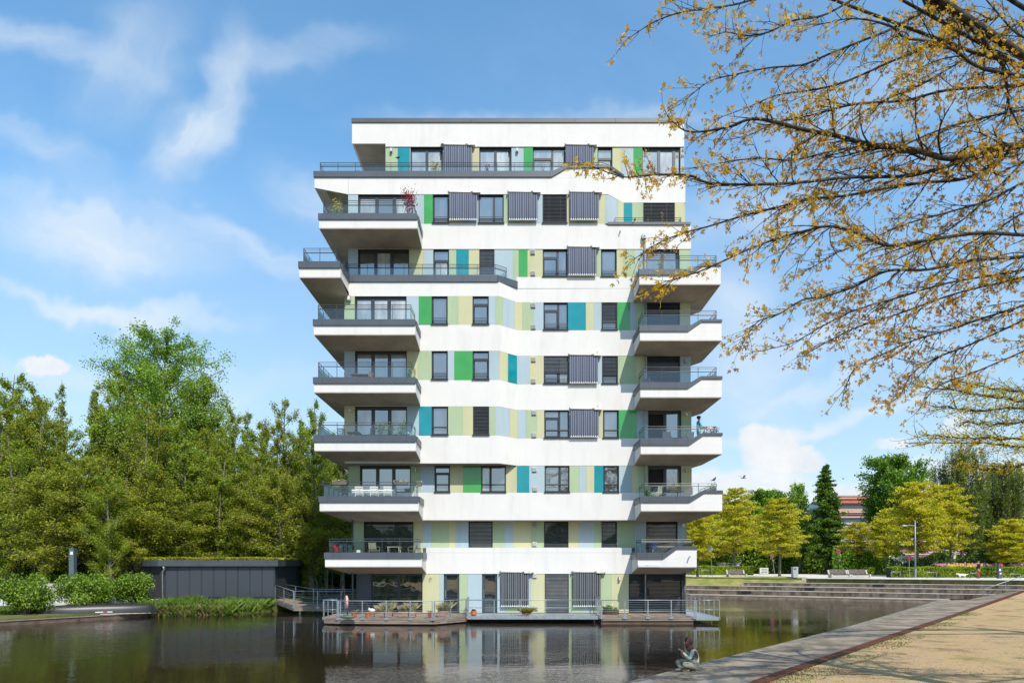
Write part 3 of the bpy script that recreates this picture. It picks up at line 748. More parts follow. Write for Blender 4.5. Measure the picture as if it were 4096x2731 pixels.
        MB().box(x0 + .013, x0 + .035, y + .01, y + .09, z0, z1 - .012).build('guide_rail', FRAME, w); MB().box(x1 - .035, x1 - .013, y + .01, y + .09, z0, z1 - .012).build('guide_rail', FRAME, w)
    if sill:
        MB().box(x0 - .04, x1 + .04, y - .09, y + .10, z0 - .05, z0 - .004).build('sill', FRAME, w)
        bars = MB()
        if kind in ('r1', 'rw', 'tr', 't1', 'tx', 'b7', 'b5'):
            hs = (.16, .24, .33)
        else: hs = (.40,)
        if kind not in ('bl', 'bg'):
            for h in hs: bars.box(x0 + .013, x1 - .013, y + .012, y + .035, z0 + h, z0 + h + (.022 if len(hs) > 1 else .045))
            bars.build('guard_bar', RAILM, w)
    return w
def make_door(x0, x1, y, z0, z1):
    fr = MB(); yf = y + .10
    fr.box(x0, x1, yf, yf + .09, z1 - .10, z1); fr.box(x0, x0 + .16, yf, yf + .09, z0, z1 - .10); fr.box(x1 - .12, x1, yf, yf + .09, z0, z1 - .10); fr.box(x0 + .16, x1 - .12, yf, yf + .09, z0, z0 + .1)
    d = fr.build('door', mat('door_grey', (.035, .05, .062), .4), BLD)
    MB().box(x0 + .16, x1 - .12, yf + .04, yf + .06, z0 + .1, z1 - .10).build('pane', PANE[2], d)
    h = MB(); h.tube([(x0 + .10, yf - .06, z0 + .85), (x0 + .10, yf - .06, z0 + 1.35)], .016, 8); h.box(x0 + .09, x0 + .11, yf - .06, yf, z0 + .92, z0 + .94).box(x0 + .09, x0 + .11, yf - .06, yf, z0 + 1.26, z0 + 1.28)
    h.build('handle', STEEL, d)
import re
for lv, (pn, x0, spec) in STRIPS.items():
    plan = PLAN[pn]
    zb, zt = zl[lv]
    folds = [px_of(p) for p in plan[1:-1]]
    cur = x0
    for tok in spec.split():
        kind = tok[0]; rest = tok[1:].split(':'); x1 = float(rest[0])
        yz0 = zb
        if lv == 1 and kind != 'w': yz0 = 4.14 if xa < WX((cur + x1) / 2, 39) < xb else 3.86
        if lv == 1 and kind == 'w': yz0 = 4.10 if xa < WX((cur + x1) / 2, 39) < xb else 3.86
        if lv == 6: yz0 = 18.93 if (cur + x1) / 2 < 2066 else 19.57
        if lv == 8: yz0 = 25.23 if (cur + x1) / 2 < 2490 else 25.835
        if lv == 7: yz0 = 22.615 if (cur + x1) / 2 < 2431 else 22.535
        zt_ = zt - .004
        if kind in 'wd':
            a, b = inter(plan, cur), inter(plan, x1)
            if kind == 'd': make_door(a[0], b[0], a[1], yz0 - .02, zt_ - .02)
            else:
                mid = (cur + x1) / 2
                inb = mid < 1690 or mid > 2540
                k = rest[1]
                sill = not inb and lv not in (0,) and k not in ('p2', 'p3', 'p2s') and not (lv == 8 and k in ('tw', 't1')) and not (lv == 6 and mid < 2000)
                if lv == 1: sill = xa < WX(mid, 39) < xb
                make_window(a[0], b[0], a[1], yz0 + (.05 if sill else 0), zt_, k, sill)
        else:
            pts = [cur] + [f for f in folds if cur + .5 < f < x1 - .5] + [x1]
            P_ = [inter(plan, p) for p in pts]
            P_[0] = (P_[0][0] + .002, P_[0][1]); P_[-1] = (P_[-1][0] - .002, P_[-1][1])
            Q_ = [(x, y + .26) for x, y in P_][::-1]
            glossy = kind in 'GT'
            pm = DARKP if kind == 'D' else PAN[kind]
            if glossy: P_ = [(x, y - .012) for x, y in P_]
            MB().prism(P_ + Q_, yz0 + .003, zt_).build('glass_panel' if glossy else 'wall_panel', pm, BLD)
        cur = x1
# second row of the tall dark ground-floor glazing: dark cladding left of it
MB().box(-8.9, -8.55, 39.01, 39.26, .42, 2.64).build('corner_panel', DARKP, BLD)

# pleated drop awnings ---------------------------------------------------------
def make_awning(x0, x1, yr, y0, y1, D, grey=False):
    D2 = D - .17
    X0, X1, Z0, Z1, ZR = WX(x0, D2), WX(x1, D2), WZ(y1, D2), WZ(y0, D2), WZ(yr, D2)
    npl = 13; m = MB(); w = (X1 - X0) / npl; vs = []; fs = []; mi = []
    xs = []; 
    for i in range(npl):
        xs += [(X0 + w * i, .022), (X0 + w * (i + .22), -.012), (X0 + w * (i + .5), -.030), (X0 + w * (i + .78), -.012)]
    xs.append((X1, .022))
    for (x, dy) in xs:
        vs += [(x, D2 + dy, Z0), (x, D2 + dy * .6, (Z0 + Z1) / 2), (x, D2 + dy * .5, Z1)]
    for i in range(len(xs) - 1):
        for j in range(2):
            fs.append((i * 3 + j, (i + 1) * 3 + j, (i + 1) * 3 + j + 1, i * 3 + j + 1))
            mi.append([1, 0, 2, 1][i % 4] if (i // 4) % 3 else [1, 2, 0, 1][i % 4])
    m.v = vs; m.f = fs; m.m = mi
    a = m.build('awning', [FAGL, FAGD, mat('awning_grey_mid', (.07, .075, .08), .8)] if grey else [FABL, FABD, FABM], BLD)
    h = MB()
    for i in range(npl):
        cx = X0 + w * (i + .5); h.box(cx - .03, cx + .028, D2 - .045, D2 + .01, Z0 - .025, Z0 + .035)
    h.box(X0, X1, D2 - .01, D2 + .015, Z0 - .045, Z0 - .022)
    h.build('hem_weight', mat('hem_white', (.7, .7, .7), .5), a)
    r = MB(); r.tube([(X0 - .04, D2 + .02, ZR), (X1 + .05, D2 + .02, ZR)], .045, 8); r.build('roller_tube', HOUSING, a, smooth=True)
    e = MB(); e.box(X0 - .06, X0 - .02, D2 - .04, D2 + .08, ZR - .06, ZR + .06); e.build('end_cap', RAILM, a)
    g = MB(); g.box(X1 - .25, X1 + .18, D2 - .09, D - .01, ZR - .07, ZR + .06)
    g.box(X1 - .02, X1 + .16, D - .14, D + .01, ZR + .07, ZR + .27) if not grey else g.box(X1 - .02, X1 + .30, D2 - .10, D + .0, ZR - .03, ZR + .12)
    g.box(X1 - .36, X1 - .26, D2 - .05, D2 - .02, ZR + .02, ZR + .07)
    g.build('motor_box', HOUSING, a)
    s = MB(); s.box(X0, X1, D2 + .02, D - .01, ZR - .05, ZR + .0); s.build('top_cover', RAILM, a)
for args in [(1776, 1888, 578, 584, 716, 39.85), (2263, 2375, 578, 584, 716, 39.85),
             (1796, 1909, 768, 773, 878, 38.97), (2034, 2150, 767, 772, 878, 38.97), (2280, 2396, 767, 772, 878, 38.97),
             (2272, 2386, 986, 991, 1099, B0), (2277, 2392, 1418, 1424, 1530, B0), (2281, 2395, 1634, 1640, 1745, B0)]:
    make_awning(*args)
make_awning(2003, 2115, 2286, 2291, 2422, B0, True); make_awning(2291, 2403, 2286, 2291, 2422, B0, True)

# vents, lamps and small wall fittings ----------------------------------------
def vent(x, y, D=B0, s=18.5):
    X, Z = WX(x, D - .03), WZ(y, D - .03); r = s / 2 * D / F
    v = MB(); v.box(X - r, X + r, D - .06, D - .005, Z - r, Z + r); o = v.build('vent', mat('vent_grey', (.42, .42, .40), .5, .1, 4), BLD)
    l = MB()
    for k in range(5): l.rbox((X, D - .072, Z - r * .72 + k * r * .36), r * 1.7, .01, r * .28, rx=-.5)
    l.build('louvre', mat('louvre_grey', (.30, .30, .30), .5), o)
for (x, y) in [(2131, 1008), (2132, 1093), (2133, 1221), (2134, 1307), (2134, 1437), (2134, 1523), (2136, 1650), (2136, 1739), (2137.5, 1877), (2139.5, 1955), (2138, 2301), (2142, 2430)]: vent(x, y)
vent(2137, 2099.5, 40.0, 18); vent(2138, 2174.5, 40.0, 18)
def lamp(x, y, D, w=.09, h=.17, col=None):
    X, Z = WX(x, D - .08), WZ(y, D - .08)
    o = MB().box(X - w, X + w, D - .16, D - .005, Z - h, Z + h).build('wall_lamp', mat('lamp_grey', (.30, .30, .31), .5) if not col else col, BLD)
    MB().box(X - w * .7, X + w * .7, D - .175, D - .162, Z - h * .7, Z + h * .7).build('diffuser', mat('lamp_white', (.6, .6, .58), .4), o)
LW = mat('lamp_white', (.6, .6, .58), .4)
lamp(1565, 602, 39.85, .06, .10); lamp(2069, 602, 39.85, .06, .10); lamp(1396, 1193, A0 - .02, .09, .13); lamp(1400.5, 1641.5, A0, .06, .06, LW)
lamp(1663, 1879, B0, .04, .13); lamp(2742, 1443, B0, .035, .12); lamp(2746, 1657, B0, .07, .08, LW); lamp(2744, 1880, B0, .04, .09)
lamp(2478, 2312, B0, .05, .12); lamp(1390, 645, 39.85, .05, .1) if False else None
o = MB().tube([(WX(2733, 40), 39.97, WZ(2100, 40)), (WX(2733, 40), 39.90, WZ(2100, 40))], .11, 16).build('round_lamp', LW, BLD)
# overflow spouts
def spout(x, y, D):
    X, Z = WX(x, D), WZ(y, D); MB().tube([(X, D, Z), (X + .0, D - .22, Z + .01)], .035, 8).build('overflow_spout', STEEL, BLD)
spout(2347, 694, 38.95); spout(2480, 928, B0 - .02); spout(2757, 2226, 37.05)
# box on the lamp beside the top awning
MB().box(WX(1766, 39.8), WX(1776, 39.8), 39.6, 39.84, WZ(582, 39.8), WZ(568, 39.8)).build('sensor_box', HOUSING, BLD)
# hook / cable loop on ground-floor wall, ornament
MB().tube([(WX(1722, B0) + .07 * math.cos(a), B0 - .05, WZ(2316, B0) + .10 * math.sin(a)) for a in [i * .7 for i in range(8)]], .01, 5).build('hose_hook', RAILM, BLD)
# drain pipes
d = MB(); d.tube([(WX(2580, 38.86), 38.86, WZ(945, 38.86)), (WX(2582, 38.86), 38.86, .3)], .05, 10)
for zz in range(3, 22, 3): d.tube([(WX(2582, 38.86), 38.86, zz - .03), (WX(2582, 38.86), 38.86, zz + .03)], .06, 10)
dp = d.build('drainpipe', STEEL, BLD, smooth=True)
MB().prism([(WX(2569, 38.8), 38.75), (WX(2585, 38.8), 38.75), (WX(2585, 38.8), 38.97), (WX(2569, 38.8), 38.97)], WZ(953, 38.8), WZ(935, 38.8)).build('hopper', STEEL, dp)
MB().tube([(WX(1409, 38.6), 38.7, 5.75), (WX(1409, 38.6), 38.7, .35)], .05, 10).build('drainpipe', mat('dark_pipe', (.06, .075, .08), .5), BLD, smooth=True)
MB().tube([(WX(2741, 38.6), 38.7, 2.7), (WX(2741, 38.6), 38.7, .35)], .06, 10).build('drainpipe', mat('dark_pipe', (.06, .075, .08), .5), BLD, smooth=True)
MB().box(WX(2600, 37.09) - .65, WX(2600, 37.09) + .55, 37.05, 37.096, WZ(2267, 37.1), WZ(2257.5, 37.1)).build('slot_vent', mat('slot_grey', (.5, .5, .48), .6), BLD)

# ------------------------------------------------------------------ balconies
def interp(prof, x):
    if x <= prof[0][0]: return prof[0][1]
    for (a, b), (c, d) in zip(prof, prof[1:]):
        if x <= c: return b + (d - b) * (x - a) / (c - a)
    return prof[-1][1]
def coping(parent, prof_t, prof_b, D, dy0=-.07, dy1=.24, joints=(), name='coping'):
    """metal coping in lengths, profile given by survey rows"""
    x0, x1 = prof_t[0][0], prof_t[-1][0]
    cuts = [x0] + [j for j in joints if x0 < j < x1] + [x1]
    for a, b in zip(cuts, cuts[1:]):
        ks = sorted(set([a, b] + [p[0] for p in prof_t + prof_b if a < p[0] < b]))
        top = [(WX(x, D), WZ(interp(prof_t, x), D)) for x in ks]; bot = [(WX(x, D), WZ(interp(prof_b, x), D)) for x in ks]
        top[0] = (top[0][0] + .004, top[0][1]); bot[0] = (bot[0][0] + .004, bot[0][1]); top[-1] = (top[-1][0] - .004, top[-1][1]); bot[-1] = (bot[-1][0] - .004, bot[-1][1])
        MB().xz(bot + top[::-1], D + dy0, D + dy1).build(name, COPE, parent)
def rails(parent, path, hs, glass, spacing=1.0, post_h=None, zbase=None, vary=None):
    """path: list of (x,y); hs: [(height, half-thickness)], glass (z0,z1)"""
    rm = MB(); n = 0
    zb = zbase
    for h, r in hs:
        rm.tube([(x, y, zb + h) for x, y in path], r, 6)
    top = hs[0][0]
    for (a, b) in zip(path, path[1:]):
        L_ = math.dist(a, b); k = max(1, round(L_ / spacing))
        for i in range(k + 1):
            if i == k and b != path[-1]: continue
            t = i / k; x, y = a[0] + (b[0] - a[0]) * t, a[1] + (b[1] - a[1]) * t
            z_ = zb - .25
            rm.box(x - .011, x + .011, y - .02, y + .02, z_, zb + top)
        if glass:
            dx, dy = (b[0] - a[0]) / L_, (b[1] - a[1]) / L_
            for i in range(k):
                t0, t1 = (i + .012) / k, (i + .988) / k
                p = (a[0] + (b[0] - a[0]) * t0, a[1] + (b[1] - a[1]) * t0); q_ = (a[0] + (b[0] - a[0]) * t1, a[1] + (b[1] - a[1]) * t1)
                nx, ny = dy * .02, -dx * .02
                MB().add([(p[0] + nx, p[1] + ny, zb + glass[0]), (q_[0] + nx, q_[1] + ny, zb + glass[0]), (q_[0] + nx, q_[1] + ny, zb + glass[1]), (p[0] + nx, p[1] + ny, zb + glass[1])], [(0, 1, 2, 3)]).build('glass_pane', GLASS, parent)
    rm.build('railing', RAILM, parent)
FLOORM = mat('balcony_floor', (.28, .26, .24), .9)
BALC = {}
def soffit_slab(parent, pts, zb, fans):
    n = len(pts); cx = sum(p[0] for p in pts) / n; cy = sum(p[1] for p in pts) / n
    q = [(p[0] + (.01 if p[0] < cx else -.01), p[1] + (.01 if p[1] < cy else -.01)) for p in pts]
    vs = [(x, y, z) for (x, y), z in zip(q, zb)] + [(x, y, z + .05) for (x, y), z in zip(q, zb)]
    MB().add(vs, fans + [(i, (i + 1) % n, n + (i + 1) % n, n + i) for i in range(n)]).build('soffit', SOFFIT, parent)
def left_balcony(lv, xl, xr, ct, cb, wb, root, D, DR, tr, side_back=44.0, joints=(), mid=True, side_rail=True):
    XLf, XRf = WX(xl + 3.5, D), WX(xr - .5, D)
    z_ct, z_cb, z_wb, z_rt = WZ(ct, D), WZ(cb, D), WZ(wb, D), WZ(root, DR)
    zfl = z_cb - .002
    m = MB()
    FL, FR = (XLf, D), (XRf, D); RR, RL = (XRf, DR - .025), (XL, DR - .025); BL, BB = (XLf, side_back), (XL, side_back)
    pts = [FL, FR, RR, RL, BB, BL]; zb = [z_wb, z_wb, z_rt, z_rt, z_rt, z_wb]
    if xr < 1380: pts = [FL, FR, RR, (XRf, side_back), BL]; zb = [z_wb, z_wb, z_rt, z_rt, z_wb]
    m.prism(pts, [z + .045 for z in zb], zfl)
    b = m.build('balcony', WHITE, BLD)
    soffit_slab(b, pts, zb, [(0, 3, 2), (0, 2, 1), (0, 5, 4), (0, 4, 3)] if len(pts) == 6 else [(0, 2, 1), (0, 3, 2), (0, 4, 3)])
    coping(b, [(xl, ct), (xr, ct)], [(xl, cb), (xr, cb)], D, joints=joints)
    # side copings
    MB().box(WX(xl, D), WX(xl, D) + .30, D + .245, side_back, z_cb, z_ct).build('coping', COPE, b)
    MB().prism([(XRf - .20, D + .245), (XRf + .05, D + .245), (XRf + .05, DR - .03), (XRf - .20, DR - .03)], z_cb - .0, z_ct).build('coping', COPE, b)
    zb_ = z_ct; p_ = D / F
    hs = [(tr[0] * p_, .017)] + ([(tr[1] * p_, .012)] if len(tr) > 2 else []) + [(tr[-1] * p_, .028)]
    xa_, xb_ = WX(xl + 21, D + .3), WX(xr - 18, D + .3)
    path = [(xa_, side_back - .3), (xa_, D + .3), (xb_, D + .3), (xb_, DR - .15)]
    rails(b, path, hs, (.0, tr[-1] * p_ - .04), zbase=zb_)
    BALC[lv] = (z_cb, D, xa_, xb_, z_ct)
    return b
left_balcony('L7', 1273, 1669.7, 855.5, 879, 915.5, 995, 37.0, 38.95, (64, 56, 46), joints=(1308, 1420, 1532))
left_balcony('L6', 1193.5, 1362.5, 1047, 1073, 1112, 1190, 36.25, 38.1, (64, 56, 46), joints=(1231,))
left_balcony('L5', 1252, 1661.5, 1278, 1302, 1341, 1404, 36.2, A0, (67, 59, 50), joints=(1290, 1517, 1624))
left_balcony('L4', 1252.5, 1663, 1509, 1534, 1571.6, 1623, 36.2, A0, (67, 59, 50), joints=(1290, 1517, 1625))
left_balcony('L3', 1253.5, 1663.5, 1741, 1767, 1805, 1861.6, 36.2, B0, (56, 46), joints=(1291, 1519, 1626))
left_balcony('L2', 1275, 1674.7, 1984, 2008.5, 2045, 2085.5, 37.05, B0, (59, 48), joints=(1312, 1535, 1638))
left_balcony('L1', 1296.6, 1687, 2208.5, 2232.3, 2268, 2293.5, 37.05, B0, (55, 45), joints=(1332, 1549, 1651))

def right_balcony(lv, xl, xr, ct, cb, xa_, xb_, ct2, cb2, wb, root, D, tr, xra, back=41.0, railend=None):
    XLf, XRf = WX(xl + 3, D), WX(xr - 2, D); DR = B0 - .025
    z_ct, z_cb, z_wb, z_rt = WZ(ct, D), WZ(cb, D), WZ(wb, D), WZ(root, DR)
    ztop2 = WZ(cb2, D)
    small = xr < 2850
    bk = back if not small else 40.6
    pts = [(XLf, D), (XRf, D), (XRf, bk), (XR - .005 if not small else XR - .1, bk + .8), (XR - .005 if not small else XR - .1, DR), (XLf, DR)]
    zb = [z_wb, z_wb, z_wb, z_rt, z_rt, z_rt]
    b = MB().prism(pts, [z + .045 for z in zb], z_cb - .002).build('balcony', WHITE, BLD)
    soffit_slab(b, pts, zb, [(0, 5, 4), (0, 4, 1), (1, 4, 3), (1, 3, 2)])
    pb = [(xl, cb), (xa_ - 12, cb), (xb_ + 5, cb2), (xr, cb2)]
    pt = [(xl, ct), (xa_, ct), (xb_, ct2), (xr, ct2)]
    # raised white parapet, front and side
    x1, x2 = WX(xa_ - 12, D), WX(xb_ + 5, D)
    MB().xz([(x1, z_cb), (XRf, z_cb), (XRf, ztop2), (x2, ztop2)], D, D + .2).build('parapet', WHITE, b)
    MB().box(XRf - .2, XRf, D + .201, bk, z_cb, ztop2).build('parapet', WHITE, b)
    coping(b, pt, pb, D, joints=(xl + 38, (xa_ + xl) / 2 + 40, xa_ - 16, xb_ + 6))
    MB().box(XRf - .22, XRf + .07, D + .245, bk, ztop2, WZ(ct2, D)).build('coping', COPE, b)
    MB().box(XLf - .05, XLf + .2, D + .245, DR - .005, z_cb, z_ct).build('coping', COPE, b)
    p_ = D / F
    hs = [(tr[0] * p_, .017)] + ([(tr[1] * p_, .012)] if len(tr) > 2 else []) + [(tr[-1] * p_, .028)]
    xra_, xrb = WX(xl + 17, D + .3), WX(railend or 2865, D + .3)
    path = [(xra_, DR - .12), (xra_, D + .3), (xrb, D + .3), (xrb, bk - .3)]
    rails(b, path, hs, (0, tr[-1] * p_ - .04), zbase=z_ct)
    BALC[lv] = (z_cb, D, xra_, xrb, z_ct)
    return b
right_balcony('R6', 2555, 2885, 1077.8, 1101.5, 2765.4, 2807.5, 1053, 1064, 1139.8, 1209.8, 37.1, (65, 57, 47), 0)
right_balcony('R5', 2557, 2888, 1301.5, 1326, 2763, 2801, 1278.5, 1288, 1364, 1424, 37.1, (67, 60, 49), 0)
right_balcony('R4', 2558.5, 2889, 1529, 1554.3, 2763, 2802, 1505, 1515.3, 1591, 1642, 37.1, (67, 60, 49), 0)
right_balcony('R3', 2560, 2890, 1754.5, 1780.5, 2767, 2808, 1731, 1741, 1817.5, 1861, 37.1, (54, 44), 0)
right_balcony('R2', 2561, 2891, 1984, 2009, 2769, 2813, 1960.5, 1971, 2045.5, 2085, 37.1, (54, 44), 0)
right_balcony('R1', 2548.4, 2789, 2208.6, 2234.2, 2664, 2702, 2184, 2194, 2269.8, 2292.7, 37.1, (52, 43), 0, railend=2768)

# terrace edge of the sixth storey (folded) and top terraces
t6 = MB().box(WX(1399.5, A0), WX(1399.5, A0) + .02, A0 + .3, A0 + .6, 18.925, 18.93).build('terrace', COPE, BLD)
xs = [1399, 1412, 1637, 1742, 1852, 1960, 1990]
for a, b_ in zip(xs, xs[1:]):
    MB().box(WX(a, A0) + .004, WX(b_, A0) - .004, A0 - .07, A0 + .24, 18.922, WZ(1101, A0)).build('coping', COPE, t6)
a, b_ = Vector((WX(1990.5, A0), A0 - .07, 0)), Vector((WX(2071, B0) , B0 - .09, 0))
zt6 = WZ(1101, A0)
for s0, s1 in ((0, .38), (.385, 1)):
    p, q_ = a.lerp(b_, s0), a.lerp(b_, s1); nn = Vector((-.03, .27, 0))
    MB().prism([(p.x, p.y), (q_.x, q_.y), (q_.x + nn.x, q_.y + nn.y), (p.x + nn.x, p.y + nn.y)], 18.922, zt6).build('coping', COPE, t6)
# return from the balcony front to the terrace front
c0, c1 = (WX(1362.5, 36.25) + .05, 36.25 + .25), (WX(1399, A0), A0 - .07)
p_ = A0 / F
xA = WX(1399, A0)
rails(t6, [(WX(1352, 36.55), 37.9), (xA - .1, 38.35), (WX(1982, 38.4), 38.4), (WX(2026, 38.75), 38.85)], [(52 * p_, .017), (44 * p_, .012), (37 * p_, .028)], (0, 35 * p_), zbase=zt6)
t8 = MB().box(0, .02, 39.3, 39.35, 25.225, 25.23).build('terrace', COPE, BLD)
D8 = 38.95
pt = [(1254.5, 686.8), (2210, 686), (2264, 663.5), (2436, 662), (2440, 663)]
pb = [(1254.5, 710), (2206, 710), (2268, 674), (2432, 672), (2440, 675)]
coping(t8, pt, pb, D8, joints=(1296, 1508, 1718, 1770, 1975, 2200, 2256, 2345))
a, b_ = Vector((WX(2440.5, D8), D8 - .07, 0)), Vector((L7f[1][0] + .03, L7f[1][1] - .07, 0))
z0_, z1_ = WZ(663, D8), WZ(699, 39.78)
vs = []
for p, z in ((a, z0_), (b_, z1_)):
    for dy in (0, .3):
        vs += [(p.x - (.03 if dy else 0), p.y + dy, z - .16), (p.x - (.03 if dy else 0), p.y + dy, z)]
MB().add(vs, [(0, 4, 5, 1), (2, 3, 7, 6), (1, 5, 7, 3), (0, 2, 6, 4), (4, 6, 7, 5), (0, 1, 3, 2)]).build('coping', COPE, t8)
MB().box(WX(1254.5, D8), WX(1254.5, D8) + .3, D8 + .245, 46, 25.225, WZ(686.8, D8)).build('coping', COPE, t8)
p_ = D8 / F
rails(t8, [(WX(1281, 39.25), 45.5), (WX(1281, 39.25), 39.25), (WX(2412, 39.25), 39.25), (WX(2450, 39.6), 39.62)], [(48 * p_, .017), (40 * p_, .012), (33 * p_, .028)], (0, 31 * p_), zbase=WZ(686.8, D8))
t7 = MB().box(5.6, 5.62, 39.3, 39.35, 22.54, 22.545).build('terrace', COPE, BLD)
coping(t7, [(2430.5, 889.6), (2761.5, 890.5)], [(2430.5, 900), (2761.5, 901)], B0 - .03, dy1=.26, joints=(2565, 2700))
rails(t7, [(WX(2460, 39.25), 39.25), (WX(2724, 39.25), 39.25), (WX(2724, 39.25), 39.8)], [(27 * p_, .015), (19 * p_, .012), (10 * p_, .02)], None, zbase=WZ(889.6, B0), spacing=1.6)
# ================================================================== DECKS, WALKWAYS, GANGWAY
ZD = .39
DECKM = [mat('deck_board_%s' % c, a, .85, .0, 3, .3, 40, col2=b, stretch=(6, .6, 1)) for c, a, b in
         (('grey', (.16, .12, .095), (.27, .21, .17)), ('brown', (.19, .13, .09), (.31, .23, .17)), ('dark', (.13, .10, .08), (.22, .18, .15)))]
FASCIA = mat('fascia_board', (.12, .09, .072), .85, .0, 2, .4, 40, col2=(.24, .19, .155), stretch=(.3, 1, 3))
DARKU = mat('wet_pontoon', (.03, .025, .02), .7, .2, 3, .2)
def plan_at(poly, x):
    """near and far y of a plan polygon at x"""
    ys = []
    for i in range(len(poly)):
        (x0, y0), (x1, y1) = poly[i], poly[(i + 1) % len(poly)]
        if (x0 - x) * (x1 - x) <= 0 and x0 != x1: ys.append(y0 + (y1 - y0) * (x - x0) / (x1 - x0))
    return (min(ys), max(ys)) if len(ys) > 1 else None
def deck_boards(parent, poly, z, w=.145):
    x0 = min(p[0] for p in poly); x1 = max(p[0] for p in poly); n = int((x1 - x0) / w); i = 0
    while x0 + (i + 1) * w < x1 + .01:
        a, b = x0 + i * w + .004, x0 + (i + 1) * w - .004; A, B = plan_at(poly, a + 1e-4), plan_at(poly, min(b, x1 - 1e-3))
        if A and B:
            dz = R_.uniform(-.003, .003)
            MB().prism([(a, A[0]), (b, B[0]), (b, B[1]), (a, A[1])], z - .04 + dz, z + dz).build('deck_board', R_.choice(DECKM), parent)
        i += 1
def post(parent, x, y, z0, z1, w=.05, foot=True, ang=0):
    m = MB(); m.rbox((x, y, (z0 + z1) / 2), w, w * .7, z1 - z0, rz=ang)
    if foot:
        for s in (-1, 1): m.rbox((x + s * .075 * math.cos(ang), y + s * .075 * math.sin(ang), z0 + .07), .075, .03, .12, rz=ang)
        m.rbox((x, y + .005, z0 + .07), .16, .02, .06, rz=ang)
    return m.build('post', STEEL, parent)
def railing(parent, path, z, top=.88, mids=(.29,), cables=(.40, .52, .64, .76), xs=None, sp=1.25, r=.022):
    """steel railing along a plan path: posts, hand rail, knee rail and cables are separate parts"""
    zz = z if isinstance(z, (list, tuple)) else [z] * len(path)
    P3 = [(p[0], p[1], q) for p, q in zip(path, zz)]
    MB().tube([(x, y, q + top) for x, y, q in P3], r, 8).build('hand_rail', STEEL, parent, smooth=True)
    for h in mids: MB().tube([(x, y, q + h) for x, y, q in P3], .016, 6).build('knee_rail', STEEL, parent, smooth=True)
    for h in cables: MB().tube([(x, y, q + h) for x, y, q in P3], .005, 4).build('cable', STEEL, parent)
    for (a, b) in zip(P3, P3[1:]):
        L_ = math.dist(a[:2], b[:2]); k = max(1, round(L_ / sp)); ang = math.atan2(b[1] - a[1], b[0] - a[0])
        for i in range(k + 1):
            if i == k and b != P3[-1]: continue
            t = i / k; post(parent, a[0] + (b[0] - a[0]) * t, a[1] + (b[1] - a[1]) * t, a[2] + (b[2] - a[2]) * t - .13, a[2] + (b[2] - a[2]) * t + top, ang=ang)
def fascia(parent, pts, z1, rows=3, h=.085, gap=.01, back=.05):
    for (a, b) in zip(pts, pts[1:]):
        d = Vector((b[0] - a[0], b[1] - a[1], 0)).normalized(); n = Vector((-d.y, d.x, 0))
        for k in range(rows):
            zt = z1 - k * (h + gap); o = n * back
            q = [(a[0], a[1]), (b[0], b[1]), (b[0] + o.x, b[1] + o.y), (a[0] + o.x, a[1] + o.y)]
            MB().prism(q, zt - h, zt).build('fascia_board', FASCIA, parent)
# --- left timber deck
lp = [(WX(1353, 35.9), 35.9), (WX(1738, 35.6), 35.6), (WX(1868, 37.3), 37.3), (WX(1868, 37.3), 38.93), (-10.0, 38.93), (-10.0, 36.3)]
TL = thing('timber_deck', 'larger timber terrace deck with angled right corner, flower pots and grass boxes on it', 'deck', (-6.5, 37, ZD))
deck_boards(TL, lp, ZD)
fascia(TL, [(-10.0, 36.3), lp[0], lp[1], lp[2]], ZD - .045, 3)
MB().prism([(x, y + .35) for x, y in lp[:3]] + [(lp[2][0], 38.9), (-8.9, 38.9)], .0, .13).build('pontoon', DARKU, TL)
railing(TL, [(-10.0, 36.3), (lp[0][0] + .02, lp[0][1] - .03), (lp[1][0], lp[1][1] - .03), (lp[2][0] - .05, lp[2][1] - .02)], ZD, sp=1.27)
post(TL, lp[0][0] + .12, lp[0][1] - .02, ZD - .13, ZD + .88); post(TL, lp[1][0] - .12, lp[1][1] - .03, ZD - .13, ZD + .88)
railing(TL, [(lp[2][0], lp[2][1]), (lp[2][0], 38.8)], ZD, sp=.5, top=.95)
# --- steel walkway between the decks
TW = thing('steel_walkway', 'narrow galvanised steel walkway along the middle of the ground floor between both decks', 'walkway', (0, 38, ZD))
wx0, wx1 = lp[2][0] + .06, WX(2392, 36.9)
n = 9
for i in range(n):
    a, b = wx0 + (wx1 - wx0) * i / n, wx0 + (wx1 - wx0) * (i + 1) / n
    MB().box(a + .006, b - .006, 36.85, 38.93, ZD - .02, ZD + .01).build('grating_panel', mat('grating', (.30, .33, .35), .5, .1, 20, metal=.3, bump=.6, bscale=90), TW)
MB().box(wx0, wx1, 36.80, 36.86, ZD - .16, ZD + .012).build('edge_beam', STEEL, TW)
MB().box(wx0, wx1, 37.6, 37.7, ZD - .16, ZD - .03).build('edge_beam', STEEL, TW)
railing(TW, [(wx0 + .05, 36.83), (wx1 - .05, 36.83)], ZD, cables=(), sp=1.38, mids=(.46,))
MB().box(-8.7, 9.8, 38.98, 51.5, -.5, .41).build('foundation_slab', mat('base_concrete', (.10, .09, .08), .9, .15, 2), BLD)
MB().box(wx0, wx1, 38.2, 38.9, -.3, .2).build('bearer', DARKU, TW)
